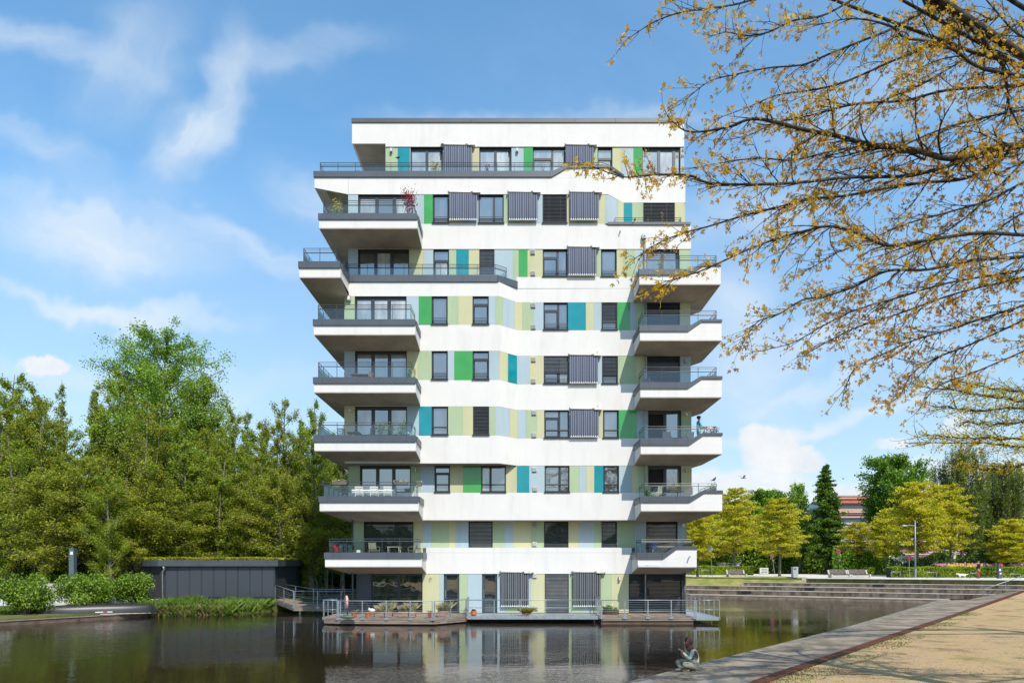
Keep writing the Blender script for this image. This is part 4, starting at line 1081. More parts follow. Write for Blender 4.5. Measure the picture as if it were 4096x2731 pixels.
# --- right timber deck
rp = [(WX(2406, 36.6), 36.6), (WX(2777, 36.6), 36.6), (WX(2777, 36.6), 38.93), (WX(2406, 36.6), 38.93)]
TR = thing('timber_deck', 'smaller rectangular timber deck in front of the wide dark blind, right of the steel walkway', 'deck', (7.2, 37.6, ZD))
deck_boards(TR, rp, ZD)
fascia(TR, [rp[0], rp[1]], ZD - .045, 2)
MB().box(rp[0][0], rp[1][0] - .03, 36.68, 38.9, -.2, .17).build('pontoon', mat('tarred_timber', (.09, .06, .04), .8, .2, 2), TR)
railing(TR, [(rp[0][0], 36.56), (rp[1][0], 36.56)], ZD, sp=1.25)
railing(TR, [(rp[0][0] - .04, 36.6), (rp[0][0] - .04, 38.8)], ZD, sp=.6, top=.98, cables=())
# --- steel side walkways
def side_walk(x0, x1, y0, y1, label, rails_):
    t = thing('side_walkway', label, 'walkway', ((x0 + x1) / 2, y0, ZD))
    n = int((y1 - y0) / 1.2)
    for i in range(n):
        a, b = y0 + (y1 - y0) * i / n, y0 + (y1 - y0) * (i + 1) / n
        MB().box(x0, x1, a + .006, b - .006, ZD - .09, ZD - .05).build('grating_panel', MATS['grating'], t)
    MB().box(x0, x1, y0 - .05, y0, ZD - .20, ZD - .045).build('edge_beam', STEEL, t)
    MB().box(x0 - .04, x0, y0, y1, ZD - .20, ZD - .045).build('edge_beam', STEEL, t); MB().box(x1, x1 + .04, y0, y1, ZD - .20, ZD - .045).build('edge_beam', STEEL, t)
    for p in rails_: railing(t, p, ZD - .05, cables=(), mids=(.42,), sp=1.0, top=.93)
    return t
side_walk(rp[1][0] + .09, 11.13, 36.65, 44.5, 'steel walkway with open railing running back along the right side of the tower', [[(rp[1][0] + .12, 36.65), (11.13, 36.65), (11.13, 44.4)]])
side_walk(-10.15, -9.36, 36.75, 41.5, 'steel landing with open railing at the left side of the tower', [[(-9.4, 36.75), (-10.15, 36.75), (-10.15, 41.4)]])
# --- timber gangway to the left bank
TG = thing('timber_gangway', 'timber gangway with wire railings bridging from the left bank to the tower', 'bridge', (-12, 44, .5))
gd = [((-16.3, 47.0, .78), (-17.1, 50.0, .80)), ((-13.95, 43.6, .50), (-13.6, 46.8, .52)), ((-9.2, 43.2, .48), (-9.2, 46.2, .48))]
for (a0, a1), (b0, b1) in zip(gd, gd[1:]):
    L_ = math.dist(a0[:2], b0[:2]); k = int(L_ / .16)
    for i in range(k):
        t0, t1 = (i + .03) / k, (i + .97) / k
        q = [Vector(a0).lerp(Vector(b0), t0), Vector(a0).lerp(Vector(b0), t1), Vector(a1).lerp(Vector(b1), t1), Vector(a1).lerp(Vector(b1), t0)]
        MB().add([*q, *[v - Vector((0, 0, .04)) for v in q]], [(0, 1, 2, 3), (0, 4, 5, 1), (2, 6, 7, 3), (1, 5, 6, 2), (3, 7, 4, 0)]).build('deck_board', R_.choice(DECKM), TG)
    for k_ in range(2):
        z = -.05 - k_ * .12
        MB().add([(a0[0], a0[1] - .05, a0[2] + z), (b0[0], b0[1] - .05, b0[2] + z), (b0[0], b0[1] - .05, b0[2] + z - .11), (a0[0], a0[1] - .05, a0[2] + z - .11),
                  (a0[0], a0[1], a0[2] + z), (b0[0], b0[1], b0[2] + z), (b0[0], b0[1], b0[2] + z - .11), (a0[0], a0[1], a0[2] + z - .11)], [(0, 1, 2, 3), (4, 0, 3, 7), (0, 4, 5, 1), (3, 2, 6, 7), (1, 5, 6, 2)]).build('fascia_board', FASCIA, TG)
railing(TG, [(g_[0][0], g_[0][1] - .03) for g_ in gd[:2]], [g_[0][2] for g_ in gd[:2]], top=.98, sp=1.9)
railing(TG, [(-13.9, 43.56), (-9.3, 43.16)], .5, top=.98, sp=1.5)
railing(TG, [(g_[1][0], g_[1][1]) for g_ in gd], [g_[1][2] for g_ in gd], top=.98, sp=1.9)
for x, y in [(-13.6, 43.8), (-11.4, 43.5), (-13.2, 46.4), (-11.2, 46)]: MB().tube([(x, y, -.5), (x, y, .42)], .07, 8).build('pile', STEEL, TG)

# ================================================================== SHED with planted roof, lamp pillars, quay
SH = thing('boat_shed', 'low dark grey shed with perforated wall panels and a mossy green roof', 'shed', (-20, 47.2, .45))
SHM = mat('shed_grey', (.024, .028, .035), .55, .12, 1.5); SHF = mat('shed_fascia', (.050, .058, .070), .5, .15, .8)
def perforated():
    m = bpy.data.materials.new('perforated_sheet'); m.use_nodes = True; nt = m.node_tree; p = nt.nodes['Principled BSDF']; N, L = nt.nodes.new, nt.links.new
    p.inputs['Roughness'].default_value = .5
    tc = N('ShaderNodeTexCoord'); v = N('ShaderNodeTexVoronoi'); v.inputs['Scale'].default_value = 15.0; v.inputs['Randomness'].default_value = 0
    L(tc.outputs['Object'], v.inputs['Vector'])
    r = N('ShaderNodeValToRGB'); r.color_ramp.elements[0].position = .30; r.color_ramp.elements[0].color = (.008, .009, .012, 1); r.color_ramp.elements[1].position = .36; r.color_ramp.elements[1].color = (.036, .043, .054, 1)
    L(v.outputs['Distance'], r.inputs[0]); L(r.outputs[0], p.inputs['Base Color']); return m
PERF = perforated()
sc, sr, sl = (WX(648, 47.2), 47.2), (WX(1101, 47.2), 47.2), (WX(437, 51.5), 51.5)
MB().prism([sc, sr, (sr[0], 53), (sl[0], 53.5), sl], .1, 3.05).build('wall', SHM, SH)
nx = 9
for i in range(nx):
    a, b = sc[0] + .25 + (sr[0] - sc[0] - .3) * i / nx, sc[0] + .25 + (sr[0] - sc[0] - .3) * (i + 1) / nx
    MB().box(a + .055, b - .055, 47.155, 47.19, .92, 2.98).build('perforated_panel', PERF, SH)
    MB().box(b - .05, b + .05, 47.165, 47.19, .6, 3.0).build('panel_joint', SHM, SH)
d = Vector((sc[0] - sl[0], sc[1] - sl[1], 0)); L_ = d.length; d.normalize(); nn = Vector((-d.y, d.x, 0)) * -1
if nn.y > 0: nn = -nn
for i in range(5):
    p, q_ = Vector((*sl, 0)) + d * (L_ * i / 5 + .03), Vector((*sl, 0)) + d * (L_ * (i + 1) / 5 - .03)
    MB().prism([(p.x + nn.x * .03, p.y + nn.y * .03), (q_.x + nn.x * .03, q_.y + nn.y * .03), (q_.x, q_.y), (p.x, p.y)], .6, 3.0).build('side_panel', SHM, SH)
    if i == 3: MB().prism([(p.x + nn.x * .05 + .5, p.y + nn.y * .05 - .0), (p.x + nn.x * .05 + .75, p.y + nn.y * .05 - .25), (p.x + .75, p.y - .2), (p.x + .5, p.y)], 2.2, 2.5).build('wall_opening', mat('slot_black', (.01, .01, .01), .9), SH)
# fascia in three lengths, set out from the walls
o = .28
F1 = [(sl[0] - .45, sl[1] - .05), (sc[0] - .12, sc[1] - .32), (WX(800, 47) , 46.92), (WX(972, 47), 46.92), (sr[0] + .28, 46.92), (sr[0] + .28, 53.1)]
for (a, b) in zip(F1, F1[1:]):
    dd = Vector((b[0] - a[0], b[1] - a[1], 0)).normalized(); n_ = Vector((-dd.y, dd.x, 0)) * .2
    MB().prism([(a[0] + dd.x * .004, a[1] + dd.y * .004), (b[0] - dd.x * .004, b[1] - dd.y * .004), (b[0] + n_.x, b[1] + n_.y), (a[0] + n_.x, a[1] + n_.y)], 3.06, 3.50).build('fascia', SHF, SH)
MB().prism([(p[0] + (.12 if i < 3 else -.05), p[1] + .12) for i, p in enumerate(F1[:5])] + [(F1[5][0] - .1, 53), (sl[0], 53.4)], 3.04, 3.44).build('roof', SHM, SH)
# moss and sedum on the roof
rg = np.random.default_rng(3)
N_ = 26000
mx = rg.uniform(F1[0][0] + .3, sr[0] + .1, N_); my = 47.1 + rg.random(N_) ** 1.6 * 5.8
keep = my > 47.1 + np.clip((sc[0] - mx) * .52, 0, 9); mx, my = mx[keep], my[keep]
hh = .10 + .14 * rg.random(len(mx)) + .08 * np.sin(mx * 1.3) ** 2
def blades(name, X, Y, Z, H, Wd, m, parent=None, lean=.3, seed=1):
    r = np.random.default_rng(seed); n = len(X); a = r.uniform(0, 2 * np.pi, n); lx, ly = r.normal(0, lean, n) * H, r.normal(0, lean, n) * H
    P0 = np.stack([X - np.cos(a) * Wd, Y - np.sin(a) * Wd, Z], 1); P1 = np.stack([X + np.cos(a) * Wd, Y + np.sin(a) * Wd, Z], 1)
    P2 = np.stack([X + lx * .4 + np.cos(a) * Wd * .7, Y + ly * .4 + np.sin(a) * Wd * .7, Z + H * .6], 1); P3 = np.stack([X + lx, Y + ly, Z + H], 1)
    V = np.stack([P0, P1, P2, P3], 1).reshape(-1, 3); Q = np.arange(n * 4).reshape(-1, 4)
    return np_mesh(name, V, Q, m, parent)
MOSS = leafmat('moss_green', [(.20, .22, .015), (.36, .40, .02), (.50, .50, .03), (.36, .25, .06)], .3)
V0 = Vector(SH.location)
mo = blades('roof_planting', mx - V0.x, my - V0.y, np.full(len(mx), 3.43 - V0.z), hh, .05, MOSS, SH, .9); mo['kind'] = 'stuff'
MB().tube([(WX(657, 47), 46.85, 3.02), (WX(659, 47), 46.95, 2.85), (WX(649, 47), 47.05, 2.68), (WX(649, 47), 47.07, .55)], .06, 10).build('downpipe', STEEL, SH, smooth=True)
MB().box(sc[0] - 2.0, sc[0] + .1, 46.7, 46.95, .3, .80).build('plinth', CONC_L, SH)
BLUEG = mat('blue_grey_paint', (.075, .105, .135), .45, .08, 2)
for x, y0, D, lab in ((291, 2193, 46.5, 'slim blue grey lamp pillar standing behind the round bushes on the left bank'), (969, 2200, 55.5, 'blue grey lamp pillar rising behind the mossy shed roof')):
    t = thing('lamp_pillar', lab, 'lamp', (WX(x, D), D, .5), 'square lamp pillars on the left bank'); X, zt_ = WX(x, D), WZ(y0, D); h = .165 if D < 50 else .15
    MB().box(X - h, X + h, D - h, D + h, .4, zt_).build('pillar', BLUEG, t); MB().box(X - h - .012, X + h + .012, D - h - .012, D + h + .012, zt_ + .002, zt_ + .05).build('cap', BLUEG, t)
    MB().box(X - h * .45, X + h * .75, D - h - .02, D - h - .003, zt_ - .42, zt_ - .20).build('lamp_window', LW, t)
# quay timber
Q_ = thing('quay_timber', 'long dark timber beam along the left water edge under the canoe', 'timber edging', (-24, 38, .1))
qa = [(-34, 29.5), (-26.5, 35.2), (WX(592, 41.4), 41.4)]
for (a, b) in zip(qa, qa[1:]):
    L_ = math.dist(a, b); k = max(1, round(L_ / 3.2))
    for i in range(k):
        p, q_ = lerp2(a, b, i / k + .002), lerp2(a, b, (i + 1) / k - .002); dd = Vector((q_[0] - p[0], q_[1] - p[1], 0)).normalized(); n_ = Vector((-dd.y, dd.x, 0)) * .5
        MB().prism([p, q_, (q_[0] + n_.x, q_[1] + n_.y), (p[0] + n_.x, p[1] + n_.y)], -.4, .22).build('beam', WOODD, Q_)
        MB().prism([(p[0] - n_.x * .1, p[1] - n_.y * .1), (q_[0] - n_.x * .1, q_[1] - n_.y * .1), (q_[0] + n_.x * .35, q_[1] + n_.y * .35), (p[0] + n_.x * .35, p[1] + n_.y * .35)], .225, .27).build('beam_cap', FASCIA, Q_)
# upturned canoe and boats on the bank
def hull(cx, cy, L, Wd, H, rz, z0, m, up=True, name='hull', parent=None, rock=.12, n=22, k=10):
    vs = []; R = Matrix.Rotation(rz, 3, 'Z')
    for i in range(n + 1):
        t = -1 + 2 * i / n; w = Wd / 2 * max(0, 1 - abs(t) ** 3.2) ** .75 + .012; h = H * (1 - .12 * t * t) * min(1, (1 - abs(t)) * 9 + .35)
        for j in range(k + 1):
            a = math.pi * j / k; x = t * L / 2; y = -math.cos(a) * w; z = math.sin(a) ** .62 * h
            if not up: z = H - z
            z += rock * t * t * (-.3 if up else 1)
            v = R @ Vector((x, y, z)); vs.append((cx + v.x, cy + v.y, z0 + v.z))
    fs = [(i * (k + 1) + j, (i + 1) * (k + 1) + j, (i + 1) * (k + 1) + j + 1, i * (k + 1) + j + 1) for i in range(n) for j in range(k)]
    return MB().add(vs, fs).build(name, m, parent, smooth=True)
CX, CY = WX(405, 40), 39.9; crz = math.atan2(6.2, 4.2) * .0 + .55
t = thing('canoe', 'long black canoe lying upside down on the timber quay edge', 'canoe', (CX, CY, .3))
hull(CX, CY, 5.9, .95, .60, .50, .30, mat('canoe_black', (.018, .017, .017), .42, .2, 3), True, 'hull', t)
gm = MB(); R = Matrix.Rotation(.50, 3, 'Z')
for s in (-1, 1):
    pts = []
    for i in range(17):
        tt = -1 + 2 * i / 16; w = .475 * max(0, 1 - abs(tt) ** 3.2) ** .75; v = R @ Vector((tt * 2.93, s * w, 0)); pts.append((CX + v.x, CY + v.y, .30 - .036 * tt * tt))
    MB().tube(pts, .022, 6).build('gunwale', mat('gunwale_cream', (.5, .46, .38), .6), t)
for k, (u0, u1, cc) in enumerate([(.02, .42, (.6, .6, .6)), (.44, .60, (.45, .03, .06)), (.62, .88, (.6, .6, .6))]):
    q = []
    for u in (u0, u1):
        for z in (.40, .45):
            v = R @ Vector((u - .25, -.478, 0)); q.append((CX + v.x + .008, CY + v.y - .012, z))
    MB().add(q, [(0, 2, 3, 1)]).build('hull_lettering', mat('letter_%d' % k, cc, .5), t)
def boat(x, y, L, rz, col, label, cat, up, z0=.55, cover=None):
    t = thing(cat.replace(' ', '_'), label, cat, (x, y, z0)); hull(x, y, L, .78, .42, rz, z0, mat('boat_' + cat + str(int(x * 10)), col, .35, .15, 4), up, 'hull', t)
    if cover: hull(x, y, L * .7, .6, .12, rz, z0 + .34, mat('cover_blue', cover, .5, .1, 3), True, 'cover', t)
    return t
boat(WX(40, 41.5), 41.5, 4.6, .1, (.42, .43, .42), 'pale grey upturned boat half hidden behind the leftmost round bush', 'boat', True, .7)
boat(WX(205, 42.3), 42.3, 3.4, .18, (.36, .34, .31), 'grey beige upturned hull in the gap between the two larger round bushes', 'boat', True, .55)
boat(WX(330, 43.2), 43.2, 5.0, .05, (.62, .60, .55), 'cream kayak with blue cover lying behind the middle round bush', 'kayak', False, .62, (.02, .20, .45))
boat(WX(455, 43.0), 42.9, 2.6, .12, (.60, .57, .50), 'short cream boat with pale pointed bow beside the shed bush', 'rowing boat', True, .50)
t = MB().box(WX(150, 46), WX(260, 46), 45.8, 46.1, .5, 1.9).build('low_wall', CONC_L); tag(t, 'short pale concrete wall seen between the round bushes on the left bank', 'wall')
MB().add([(-34, 43.5, .62), (-22, 43.9, .60), (-21, 47.5, .78), (-36, 47.5, .78)], [(0, 1, 2, 3)]).build('sand_path', mat('sand_strip', (.42, .34, .25), .95, .1, 2), kind='structure')

# ================================================================== CARS
def car(x, y, z, rz, col, label, L=4.5, Wd=1.78, H=1.5, estate=True):
    t = thing('parked_car', label, 'car', (x, y, z), None, rz); ORG[t.name] = Vector((0, 0, 0))
    body = mat('paint_%d_%d' % (int(col[0] * 1000), int(abs(x) * 7)), col, .3, .04, 2, spec=.8, metal=.3)
    prof = [(-L / 2, .32), (-L / 2, .78), (-L / 2 + .15, .88), (-L / 2 + .95, .95), (L / 2 - .2, .98), (L / 2, .85), (L / 2, .35), (L / 2 - .25, .25), (-L / 2 + .25, .25)]
    MB().xz([(a, b) for a, b in prof], -Wd / 2, Wd / 2).build('body', body, t)
    r0, r1 = -L / 2 + (1.75 if estate else 1.8), L / 2 - (.55 if estate else 1.0)
    cab = [(-L / 2 + .98, .955), (L / 2 - .25, .985), (r1, H), (r0, H)]
    m = MB()
    vs = [(a, s * (Wd / 2 - (.04 if b < 1 else .2)), b) for s in (-1, 1) for a, b in cab]
    m.add(vs, [(0, 1, 2, 3), (7, 6, 5, 4), (0, 4, 5, 1), (1, 5, 6, 2), (2, 6, 7, 3), (3, 7, 4, 0)]); m.build('cabin', body, t)
    for s in (-1, 1):
        for a0, a1 in ((.06, .34), (.37, .64), (.67, .93)):
            q = []
            for a, f in ((a0, 0), (a1, 0), (a1, 1), (a0, 1)):
                xb = cab[0][0] + (cab[1][0] - cab[0][0]) * a; xt = cab[3][0] + (cab[2][0] - cab[3][0]) * a; ff = .12 + f * .74
                xx = xb + (xt - xb) * ff; zz = .97 + (H - .97) * ff; yy = Wd / 2 - .04 - .16 * ff + .012; q.append((xx, s * yy, zz))
            MB().add(q, [(0, 1, 2, 3)]).build('side_window', PANE[2], t)
    for e, s in ((0, -1), (1, 1)):
        a, b = (cab[0], cab[3]) if e == 0 else (cab[1], cab[2])
        q = [(a[0] + (b[0] - a[0]) * f + s * .012, w * (Wd / 2 - .12 - .16 * f), a[1] + (b[1] - a[1]) * f) for f, w in ((.1, -1), (.1, 1), (.88, 1), (.88, -1))]
        MB().add(q, [(0, 1, 2, 3)]).build('windscreen' if e == 0 else 'rear_window', PANE[2], t)
    for wx_ in (-L / 2 + .85, L / 2 - .8):
        for s in (-1, 1):
            w = MB().tube([(wx_, s * (Wd / 2 - .2), .33), (wx_, s * (Wd / 2 + .01), .33)], .33, 16).build('wheel', mat('tyre', (.02, .02, .02), .8), t)
            MB().tube([(wx_, s * (Wd / 2 + .012), .33), (wx_, s * (Wd / 2 + .02), .33)], .21, 12).build('rim', STEEL, w)
    for s in (-1, 1):
        MB().box(-L / 2 - .01, -L / 2 + .1, s * (Wd / 2 - .3) - .17, s * (Wd / 2 - .3) + .17, .64, .78).build('headlight', LW, t)
        MB().box(L / 2 - .05, L / 2 + .01, s * (Wd / 2 - .25) - .1, s * (Wd / 2 - .25) + .1, .65, .86).build('tail_light', mat('tail_red', (.4, .02, .02), .4), t)
    return t
car(WX(1098, 55), 56, .85, 1.9, (.03, .035, .04), 'dark estate car parked just behind the right end of the mossy shed', 4.6, 1.85, 1.75)
car(WX(1400, 61), 61.5, 1.15, math.pi, (.42, .43, .44), 'silver estate car behind the clipped hedge left of the tower', 4.6, 1.8, 1.72)
car(WX(3300, 108), 108, 1.95, .25, (.015, .016, .02), 'black car parked far behind the double slatted bench', 4.6, 1.9, 1.6)

# ================================================================== FAR BUILDINGS
FB = thing('office_building', 'long far office building with wavy red, orange and pale striped facade', 'building', (80, 150, 2))
sc_ = [((.40, .09, .06), 0), ((.45, .19, .11), 1), ((.42, .40, .37), 2), ((.12, .14, .24), 3), ((.42, .13, .11), 4), ((.36, .40, .44), 5), ((.42, .32, .16), 6), ((.30, .08, .07), 7)]
SM = [mat('stripe_%d' % i, c, .6, .1, 2) for c, i in sc_]; FW = mat('far_window', (.05, .06, .08), .2)
x0, x1, D = WX(3345, 150), WX(4250, 150), 150
MB().box(x0, x1, D + .3, D + 16, 1.5, 16.4).build('wall', mat('far_wall', (.30, .29, .28), .8), FB)
MB().xz([(x0, 16.5), (x0, 17.3), (WX(3400, D), 17.4), (WX(3490, D), 15.6), (WX(3490, D), 16.5)][::-1] if False else [(x0, 16.42), (WX(3480, D), 16.42), (WX(3480, D), 16.9), (WX(3410, D), 17.6), (x0, 17.7)], D + .5, D + 14).build('roof', mat('far_roof', (.52, .53, .54), .6), FB)
MB().box(WX(3395, D), WX(3412, D), D + .2, D + .5, 16.1, 17.2).build('roof_hatch', FW, FB)
rr_ = random.Random(5)
for fl in range(5):
    zf = 1.7 + fl * 3.0
    MB().box(x0, x1, D - .02, D + .3, zf + 1.5, zf + 2.65).build('window_band', FW, FB)
    z = zf + 2.66
    k = 0
    while z < zf + 4.45:
        h = .22; xx = x0
        while xx < x1:
            w = rr_.uniform(6, 26); MB().box(xx + .01, min(xx + w, x1) - .01, D - rr_.uniform(.2, .6), D + .29, z, z + h - .01).build('facade_stripe', rr_.choice(SM if fl > 2 or k % 2 else SM[:2] + [SM[2], SM[5]]), FB)
            xx += w
        z += h; k += 1
    for i in range(int((x1 - x0) / 3)):
        MB().box(x0 + i * 3, x0 + i * 3 + .25, D - .1, D - .03, zf + 1.5, zf + 2.65).build('window_post', SM[2], FB) if False else None
PB = thing('pale_building', 'pale white building glimpsed through the woodland left of the tower', 'building', (-45, 115, 2))
x0, x1, D = WX(560, 115), WX(1330, 115), 115
MB().box(x0, x1, D, D + 12, 1.5, 9.2).build('wall', mat('pale_wall', (.62, .62, .60), .8), PB)
MB().box(x0 - .3, x1 + .3, D - .3, D + 12, 9.25, 9.6).build('roof', mat('pale_roof', (.35, .36, .38), .7), PB)
for i in range(12):
    for j in range(2):
        xx = x0 + 1 + i * (x1 - x0 - 2) / 12; MB().box(xx, xx + 1.6, D - .06, D - .01, 3.2 + j * 3, 4.8 + j * 3).build('window', mat('far_blue_window', (.10, .20, .34), .2), PB)
# ================================================================== TREES AND HEDGES
BARK = mat('bark_brown', (.055, .042, .030), .9, .0, 6, .5, 40, col2=(.13, .105, .075), stretch=(1, 1, .3))
BARKG = mat('bark_greygreen', (.09, .085, .055), .9, .0, 6, .5, 40, col2=(.19, .175, .12), stretch=(1, 1, .3))
BARKW = mat('birch_bark', (.06, .055, .05), .8, .0, 5, .3, 40, col2=(.62, .60, .56), stretch=(1, 1, 1.5), lo=.40, hi=.46)
LG = {
 'poplar': leafmat('leaf_poplar', [(.11, .15, .012), (.22, .31, .022), (.32, .41, .035), (.42, .47, .06)], .5),
 'fresh': leafmat('leaf_fresh', [(.10, .18, .014), (.19, .33, .025), (.27, .43, .045), (.36, .50, .09)], .45),
 'willow': leafmat('leaf_willow', [(.13, .15, .012), (.24, .29, .022), (.34, .39, .035), (.44, .41, .06)], .5),
 'oak': leafmat('leaf_young_oak', [(.30, .31, .012), (.50, .50, .018), (.62, .58, .03), (.58, .44, .04)], .5),
 'lime': leafmat('leaf_lime', [(.05, .11, .008), (.11, .23, .012), (.17, .32, .02), (.24, .36, .03)], .4),
 'dark': leafmat('leaf_dark', [(.03, .065, .005), (.07, .145, .008), (.12, .22, .012), (.17, .27, .02)], .35),
 'birch': leafmat('leaf_birch', [(.05, .08, .008), (.10, .15, .014), (.15, .20, .02), (.18, .22, .03)], .35),
 'hedge': leafmat('leaf_hedge', [(.05, .10, .006), (.16, .25, .010), (.30, .40, .015), (.42, .48, .02)], .3),
 'hedged': leafmat('leaf_hedge_dark', [(.012, .028, .006), (.03, .065, .010), (.05, .10, .014), (.08, .13, .02)], .2),
 'bush': leafmat('leaf_bush', [(.05, .10, .008), (.13, .22, .015), (.22, .34, .03), (.31, .42, .06)], .38),
}
def quads_at(P, size, r, aspect=.55, droop=0.0, horiz=0.0):
    """leaf-shaped quads with random attitude at points P"""
    n = len(P); sz = size * r.uniform(.6, 1.35, n)
    a = r.normal(0, 1, (n, 3)); a[:, 2] -= droop; a /= np.linalg.norm(a, axis=1)[:, None]
    b = r.normal(0, 1, (n, 3)); 
    if horiz: b[:, 2] *= (1 - horiz); a[:, 2] *= (1 - horiz); a /= np.linalg.norm(a, axis=1)[:, None]
    b -= a * (a * b).sum(1)[:, None]; b /= np.linalg.norm(b, axis=1)[:, None]
    a *= sz[:, None]; b *= (sz * aspect)[:, None]
    V = np.stack([P - a * .5, P + b * .5, P + a * .5, P - b * .5], 1).reshape(-1, 3)
    return V, np.arange(n * 4).reshape(-1, 4)
def tube_np(pts, rad, n=5):
    mb = MB(); mb.tube(pts, rad, n, cap=False); return mb
def gen_tree(name, label, cat, H, R, leaf, kind, nleaf, lsize, seed, bark=BARK, nb=60, loc=(0, 0, 0), group=None):
    r = np.random.default_rng(seed)
    t = thing(name, label, cat, loc, group)
    wood = MB(); centers = []; weights = []; spread = []
    def prof(u):
        if kind == 'cone': return max(.03, (1 - u)) ** .62 * (1 - .25 * max(0, .15 - u) / .15)
        if kind == 'column': return (np.sin(np.pi * min(1, u * .92 + .08)) ** .6)
        if kind == 'layer': return (np.sin(np.pi * (u * .90 + .05)) ** .5) * (1.02 - .45 * u)
        if kind == 'round': return np.sin(np.pi * (u * .86 + .10)) ** .55
        if kind in ('tall', 'sparse'): return (np.sin(np.pi * (u * .88 + .07)) ** .62) * (1.0 - .38 * u)
        if kind == 'weep': return np.sin(np.pi * (u * .80 + .14)) ** .6
        return 1
    lo = {'cone': .10, 'column': .04, 'layer': .27, 'round': .20, 'tall': .08, 'sparse': .16, 'weep': .24}[kind]
    stems = [(0, 0)] if kind not in ('tall',) else [(0, 0), (r.uniform(-.6, .6), r.uniform(-.5, .5)), (r.uniform(-.7, .7), r.uniform(-.5, .5))]
    for si, (sx, sy) in enumerate(stems):
        Hs = H * (1 if si == 0 else r.uniform(.72, .94)); ax, ay = (r.normal(0, .02, 2) * H if si == 0 else np.array([sx, sy]) * R * .75)
        def tp(u): return np.array([sx * .3 + ax * u ** 1.3 + .10 * math.sin(u * 7 + si) * (H / 15), sy * .3 + ay * u ** 1.3, Hs * u])
        rb = H * (.0125 if kind != 'sparse' else .008) * (1 if si == 0 else .7) + .03
        wood.tube([tp(i / 12) for i in range(13)], [rb * (1.25 if i == 0 else 1) * (1 - i / 12.6) + .008 for i in range(13)], 7)
        nbs = int(nb / len(stems))
        for i in range(nbs):
            u = lo + (1 - lo) * ((i + r.random()) / nbs) ** .92
            az = i * 2.399 + r.normal(0, .35); rr = R * prof((u - lo) / (1 - lo)) * r.uniform(.72, 1.12) * (1 if si == 0 else .62)
            if kind == 'sparse': rr *= r.uniform(.5, 1.1)
            p0 = tp(u * .97)
            el = {'cone': -.05, 'column': 1.15, 'layer': .12, 'round': .55, 'tall': .80, 'sparse': .75, 'weep': .75}[kind] + r.normal(0, .12)
            if kind == 'layer': el = .30 * (u - .45) * 2 + r.normal(0, .06)
            dv = np.array([math.cos(az), math.sin(az), math.tan(min(el, 1.3))]) * rr
            if kind in ('column',): dv[2] = min(dv[2], H * .16)
            if dv[2] + p0[2] > H * 1.02: dv[2] = max(.1, H * 1.02 - p0[2])
            sag = {'cone': .10, 'layer': -.02, 'weep': -.35}.get(kind, -.10) * rr
            c = lambda s: p0 + dv * s + np.array([0, 0, -sag * s * (1 - s) * 2 - (0.25 * rr * s * s if kind == 'weep' else 0)])
            wood.tube([c(k / 4) for k in range(5)], [max(.012, rb * .42 * (1 - u * .6)) * (1 - .8 * k / 4) for k in range(5)], 4, cap=False)
            nt_ = max(3, int(7 * rr / R) + 1)
            for k in range(nt_):
                s = .22 + .80 * (k + r.random()) / nt_
                q = c(s); side = r.normal(0, 1, 3); side[2] *= .35 if kind == 'layer' else .7; side *= rr * .16 / (np.linalg.norm(side) + 1e-6) * r.uniform(.3, 1.6)
                if kind in ('tall', 'column', 'sparse'): side[2] = abs(side[2]) + rr * .08
                e = q + side
                wood.tube([q, (q + e) / 2 + r.normal(0, .04, 3), e], [.014, .01, .006], 3, cap=False)
                if kind == 'weep':
                    for _ in range(2):
                        d_ = r.uniform(.10, .30) * H * (.5 + .5 * s); e2 = e + r.normal(0, .25, 3) * np.array([1, 1, .3])
                        wood.tube([e2, e2 - np.array([0, 0, d_])], [.008, .004], 3, cap=False)
                        for z_ in np.arange(0, d_, .18): centers.append(e2 - np.array([r.normal(0, .03), 0, z_])); weights.append(.35); spread.append(.09)
                else:
                    centers.append(e); weights.append(r.uniform(.35, 1.6)); spread.append(rr * .062 + .08)
                    centers.append((q + e) / 2); weights.append(r.uniform(.2, .8)); spread.append(rr * .05 + .06)
    C = np.array(centers); w = np.array(weights); S = np.array(spread); w /= w.sum()
    idx = r.choice(len(C), nleaf, p=w)
    sz = np.array([1, 1, {'layer': .36, 'weep': 1.4, 'tall': 1.5, 'column': 2.0, 'sparse': 1.5, 'cone': .55}.get(kind, .9)])
    P = C[idx] + r.normal(0, 1, (nleaf, 3)) * S[idx][:, None] * sz
    P[:, 2] = np.maximum(P[:, 2], .25)
    V, Q = quads_at(P, lsize, r, .6, .5 if kind in ('weep',) else .0, .35 if kind == 'layer' else 0)
    ORG[t.name] = Vector((0, 0, 0))
    wd = wood.build('trunk', bark, t, smooth=True)
    np_mesh('crown', V, Q, LG[leaf], t)
    return t
